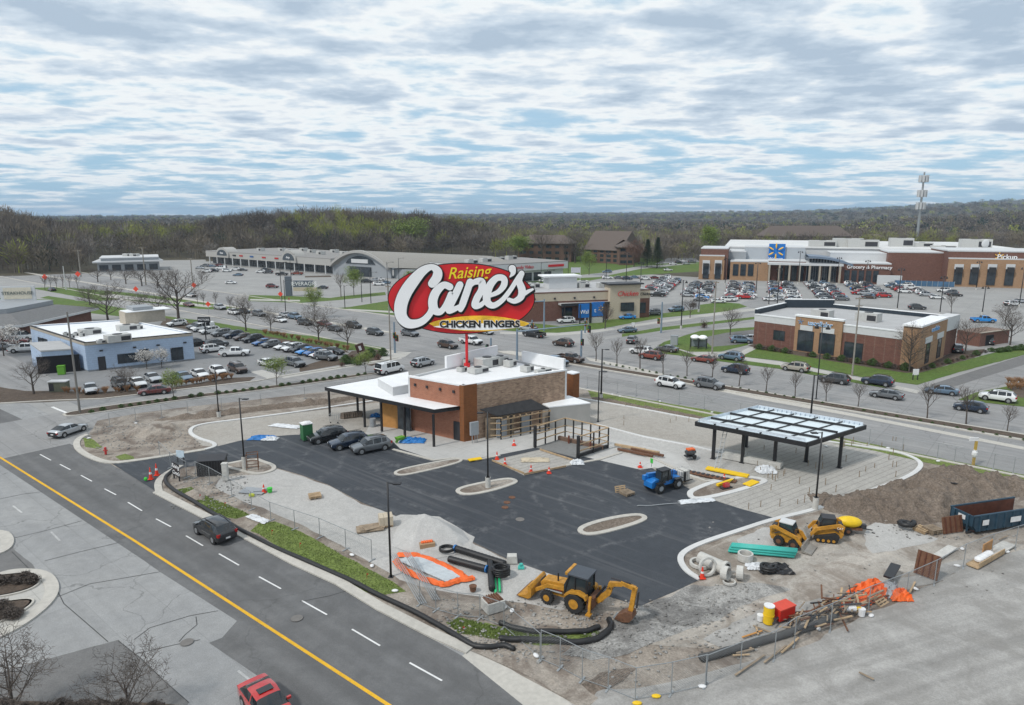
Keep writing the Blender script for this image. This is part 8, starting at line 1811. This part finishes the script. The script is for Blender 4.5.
for i,(px,py,l_,r_) in enumerate(((635,455,4.5,-33),(640,452,4.8,-30),(647,455,4.2,-36),(630,450,4.,-30))): slab(px,py,(l_,.3,.25),m_wood if i%2 else m_rust,'long timber beam lying on the pale slab right of the enclosure frame',R(r_),'timber_beam','beam',.2+.02*i,'timber beams right of the enclosure frame')
one('kerb_footing','low new concrete footing under the steel canopy','footing',MB().box((0,0,0),(6.5,1.4,.6)),m_cbase,(752,463),rz=R(-33),bevel=.03)
pipe((540,468),(560,462),.12,m_cbase,'short grey roll lying in the formed bay',seg=False) if 0 else None
crumple(535,461,3.2,1.4,.35,mat('tan_sheet',(.50,.43,.32),.8),'tan sheet lying folded in the formed bay',seed=15,name='tan_sheet',cat='sheet')
for i,(a,b) in enumerate((((492,462),(524,475)),((524,476),(566,468)),((540,451),(580,464)))): A_,B_=G(*a),G(*b);one('formwork_board','long thin timber form board edging the formed bay','board',MB().box((0,0,0),(math.dist(A_,B_),.08,.2)),m_wood,world=lerp(A_,B_,.5),rz=ang(A_,B_),group='form boards around the formed bay')
# survey stakes in the slab
rn=random.Random(12);ns=0
for i in range(400):
    if ns>=64: break
    px,py=rn.uniform(620,915),rn.uniform(400,512)
    ok=(py<430 and px<770 and py>402+.06*(px-600)*1.2) or (px>745 and py>425+.0*(px) and py<512-.25*(px-770) and px<905)
    if not ok or (690<px<870 and 405<py<443): continue
    ns+=1;one('survey_stake','thin wooden survey stake standing in the slab base','stake',MB().box((0,0,0),(.06,.06,rn.uniform(.5,.9))),m_wood2,(px,py),.02,group='survey stakes in the slab base')
sock('long straight white conduit lying on the asphalt below the blue machine',[(637,507),(660,506),(689,503)],.05,z=.12,name='conduit',m=m_steel,cat='conduit')
# ---------------------------------------------------------------- concrete rings, teal pipes, heaps
def cring(px,py,R_,h,l,rot=(0,0,0)):
    o=MB().ring((0,0,0),R_*.78,R_,h,20).build('concrete_ring',m_cbase);p=G(px,py);o.rotation_euler=rot;o.location=(p[0],p[1],.12 if not rot[0] else .12+R_);USED.add(l);return tag(o,l,'ring')
cring(700,566,.85,.25,'flat concrete ring half behind the standing pipe',(0,0,0));cring(706,576,.75,.25,'concrete ring standing upright beside the orange cone',(R(80),0,.3));cring(722,580,.55,.5,'short concrete ring standing on edge in front of the concrete pipe',(R(85),0,.9));cring(736,580,.55,.5,'short concrete ring standing upright rightmost of the group',(R(88),0,1.2));cring(745,561,.62,.6,'concrete ring lying flat against the teal pipes');cring(729,584,.5,.15,'thin concrete ring lying flat in front of the others')
t=thing('concrete_pipe','grey concrete pipe with a bell end lying behind the concrete rings','pipe',(*G(712,571),.7),R(-50));MB().tube([(-1.2,0,0),(1.0,0,0),(1.05,0,0),(1.3,0,0)],[.5,.5,.6,.6],18).build('barrel',m_cbase,t);MB().tube([(1.2,0,0),(1.32,0,0)],.45,16).build('bore_shade_disc',m_bsteel,t)  # black end disc paints the shaded hollow of the pipe
k=0
for j in range(3):
    for i in range(4-j//2): pipe((728,553.5-.0),(794,559.5),.11,m_teal,'long teal plastic pipe in the bundle below the loaders',seg=False,z=.25+.21*j,group='teal pipes in the bundle').location=(.0+.1*j+.23*i*.5,.23*i,0)
crumple(757,568,1.8,1.,.45,m_wfab,'heap of white bags with a yellow cap in front of the teal pipes',seed=31,name='bag_heap',cat='bags');crumple(775,571,2.6,1.4,.7,m_bsteel,'heap of black plastic sheeting in front of the teal pipes',seed=32,name='black_sheeting',cat='sheeting');coil(768,572,.55,.12,2,'small black hose coil beside the black sheeting')
one('yellow_barrel','bright yellow barrel with a white lid beside the red crate','barrel',MB().cyl((0,0,0),.36,1.25,16).ring((0,0,.6),.36,.39,.06),m_ybr,(768,624));MB().cyl((0,0,1.27),.37,.06,16).build('lid',m_wplast,[o for o in COL.objects if o.name.startswith('yellow_barrel')][0])
t=thing('red_crate','bright red plastic crate beside the yellow barrel','crate',(*G(782,619),.12),R(28));MB().box((0,0,.1),(1.55,.9,.8)).build('body',mat('crate_red',(.55,.02,.012),.5,var=.08),t,bevel=.04);MB().box((0,0,.92),(1.6,.95,.08)).build('lid',mat('crate_lid_red',(.62,.06,.03),.5),t)
one('white_bucket','white bucket with a blue label left of the yellow barrel','bucket',MB().cyl((0,0,0),.2,.45,12,r2=.24),m_wplast,(760,622))
# lumber pile
rn=random.Random(77);LB_=G(790,630);LE=G(872,596)
for i in range(95):
    s=rn.random();p=lerp(LB_,LE,s);p=(p[0]+rn.uniform(-1.2,1.0),p[1]+rn.uniform(-1.1,.9));L_=rn.uniform(.7,2.4);m=rn.choice([m_wood,m_wood2,m_wood2,m_rust,m_rust,m_dsteel])
    mb=MB().box((0,0,0),(L_,rn.uniform(.06,.15),rn.uniform(.04,.09)));o=one('lumber_offcut','weathered board in the tangled lumber pile behind the right yard fence','board',mb,m,world=p,z=.15+rn.uniform(0,.9)*(1-abs(s-.55)),rz=R(38)+rn.uniform(-.7,.7),group='boards in the tangled lumber pile');o.rotation_euler.y=rn.uniform(-.22,.22)
for i,(px,py,L_,r_,m) in enumerate(((750,668,4.0,38,m_wood2),(775,657,3.4,40,m_wood2),(790,648,3.0,42,m_wood),(748,646,1.6,35,m_wood),(742,650,1.5,-10,m_wood),(745,654,1.7,20,m_wood2),(741,658,1.4,5,m_wood),(752,637,2.2,25,m_wood3),(762,632,1.6,-40,m_wood2),(757,634,1.,80,m_wood),(866,679,1.1,-50,m_wood2),(912,590,2.6,50,m_wood),(905,596,2.4,55,m_wood2),(1003,540,1.8,30,m_wood2))):
    slab(px,py,(L_*.8,.13,.06),m,'loose board lying on the gravel near the right yard fence',R(r_),'loose_board','board',.2,'loose boards near the right yard fence')
sock('long grey rolled fabric lying on the ground below the lumber pile',[(700,662),(722,656),(750,648),(775,640),(810,630),(835,620)],.26,name='rolled_fabric',m=mat('dark_grey_fabric',(.07,.07,.07),.9),cat='roll',z=.25)
crumple(872,594,3.4,2.,1.2,m_orange,'large crumpled orange sheet on top of the lumber pile',seed=41,name='orange_sheet',cat='sheet',rz=.5);crumple(853,603,3.2,1.3,.7,m_orange,'lower crumpled orange sheet hanging off the lumber pile',seed=42,name='orange_sheet',cat='sheet',rz=.4);crumple(899,598,1.6,1.3,.9,m_orange,'orange bundle at the right end of the lumber pile',seed=43,name='orange_sheet',cat='sheet');crumple(890,594,1.6,1.5,1.2,m_mgray,'grey plastic bundle between the orange sheets',seed=44,name='grey_sheet',cat='sheet')
t=pallet(880,603,.6,'pale slatted pallet leaning under the orange sheets',1,m_wood,tilt=R(30));one('funnel','white container with a yellow cap lying on the lumber pile','container',MB().cyl((0,0,0),.2,.7,10,axis='x').cyl((.7,0,0),.13,.35,10,axis='x',mi=1),[m_wplast,m_ybr],(845,616),.6);one('paint_bucket','white and blue bucket standing in front of the lumber pile','bucket',MB().cyl((0,0,0),.22,.55,12,r2=.26),m_wplast,(861,617),.12)
slab(891,580,(2.6,.7,.15),m_bsteel,'dark ribbed plank sticking out behind the orange sheets',R(50),'dark_plank','plank',.7)
def formpanel(px,py,w_,h,rz,l):
    t=thing('rusty_form_panel',l,'form panel',(*G(px,py),.12),rz);MB().box((0,0,.0),(w_,.08,h)).build('face',m_rust,t)
    for k in range(4): MB().box((-w_/2+w_*(k+.5)/4,-.08,.05),(.08,.1,h-.1)).build('rib',mat('dark_rust',(.10,.035,.02),.9,var=.3),t)
    t.rotation_euler=(R(-14),0,rz)
formpanel(925,578,1.7,1.9,R(-50),'rusty form panel leaning beside the right yard fence');formpanel(953,534,2.2,1.5,R(15),'rusty form panel standing next to the blue skip')
pallet(932,533,.3,'stack of flattened pallets left of the rusty panel by the skip',3,m_wood2);pallet(922,532,.5,'low pallet stack next to the black drain pipe',2,m_wood)
o=coil(906,529,.55,.24,1,'black drain pipe elbow curled beside the pallets')
t=thing('lumber_trough','long plywood trough of white bags behind the right fence','trough',(*G(985,561),.15),R(33));MB().box((0,0,0),(4.6,.9,.12)).build('floor',m_wood,t);MB().box((0,-.45,.1),(4.6,.08,.4)).build('side_board',m_wood,t);MB().box((1.4,.45,.1),(1.8,.08,.9)).build('back_board',m_wood3,t)
for k in range(5): MB().ball((-1.2+.45*k,0,.35),(.4,.35,.25),8,5).build('bag',m_wplast,t)
slab(1000,551,(3.4,1.0,.12),m_cbase,'pale slab lying behind the plywood trough',R(33),'pale_slab','slab');slab(944,555,(3.2,.7,.15),m_cbase,'grey slab piece on the gravel left of the trough',R(36),'grey_slab','slab');crumple(925,483+8,.1,.1,.1,m_bsteel,'x') if 0 else None
o=slab(955,491,(2.6,1.3,.1),m_bsteel,'dark plywood sheet lying on the soil mound',R(-30),'dark_sheet','sheet',.95)
t=thing('flagged_post','yellow striped sign post wrapped in white plastic at the verge of the main road','post',G(973,466));MB().box((0,0,0),(.22,.22,3.)).build('post',mat('yellow_brown_post',(.45,.30,.06),.7),t);MB().ball((0,0,1.5),(.35,.3,.5),8,5).build('plastic_wrap',m_wplast,t);MB().box((-.3,0,3.),(1.,.12,.4)).build('sign_head',m_wplast,t)
# sandbags on fence feet
for i,(px,py) in enumerate([(702,688),(871,617),(818,630),(915,590),(957,567),(1007,553),(962,550),(372,567),(352,556),(395,592),(504,609),(512,612),(536,657),(620,397),(712,413),(792,428),(826,447),(888,449),(938,462),(612,395),(660,402),(760,422),(136,424),(89,439)]):
    one('sandbag','white sandbag lying at the foot of a chain link fence','sandbag',MB().ball((0,0,.07),(.27,.17,.09),8,5),m_wplast,(px,py),.06,rz=i*.7,group='white sandbags at the fence feet')
for px,py,l in ((656,698,'yellow sandbag at the bottom of the gate fence, upper one'),(637,705,'yellow sandbag at the bottom edge of the photo')): one('sandbag',l,'sandbag',MB().ball((0,0,.08),(.30,.17,.10),8,5),m_ybr,(px,py),.06)
# manhole covers
for px,py,l in ((297,619,'round iron manhole cover in the dark near road lane'),(187,643,'round iron manhole cover in the pale left lane'),(520,520,'round iron manhole cover in the dark site asphalt')): one('manhole_cover',l,'manhole',MB().cyl((0,0,0),.42,.02,20),mat('old_iron',(.16,.15,.14),.7),(px,py),.06)
for i,(px,py) in enumerate(((507,503),(512,498),(505,508))): one('rust_mark_cover','small rusty drain cover in the dark site asphalt','drain cover',MB().cyl((0,0,0),.35,.03,14),m_rust,(px,py),.06,group='rusty drain covers in the site asphalt')
# small red marker flags on the verge
rn=random.Random(5)
for i,(px,py) in enumerate([(200,499),(225,507),(272,535),(300,548),(367,579),(463,633)]): one('marker_flag','tiny red marker flag in the verge grass','flag',MB().box((0,0,0),(.02,.02,.45)).box((.06,0,.33),(.12,.02,.1)),PNT['red'],(px,py),.05,group='red marker flags on the verge')
# ---------------------------------------------------------------- air
hm_=bpy.data.materials.new('haze_air');hm_.use_nodes=True;nt=hm_.node_tree;nt.nodes.remove(nt.nodes['Principled BSDF'])
pv=nt.nodes.new('ShaderNodeVolumePrincipled');pv.inputs['Color'].default_value=(.62,.80,1,1);pv.inputs['Density'].default_value=HAZE;pv.inputs['Anisotropy'].default_value=.1
nt.links.new(pv.outputs[0],nt.nodes['Material Output'].inputs['Volume'])
zt_=max(v.co.z for v in bpy.data.objects['ground'].data.vertices)
tag(MB().box((0,0,-40),(29000,29000,40+max(zt_+25,110))).build('haze',hm_),kind='stuff')
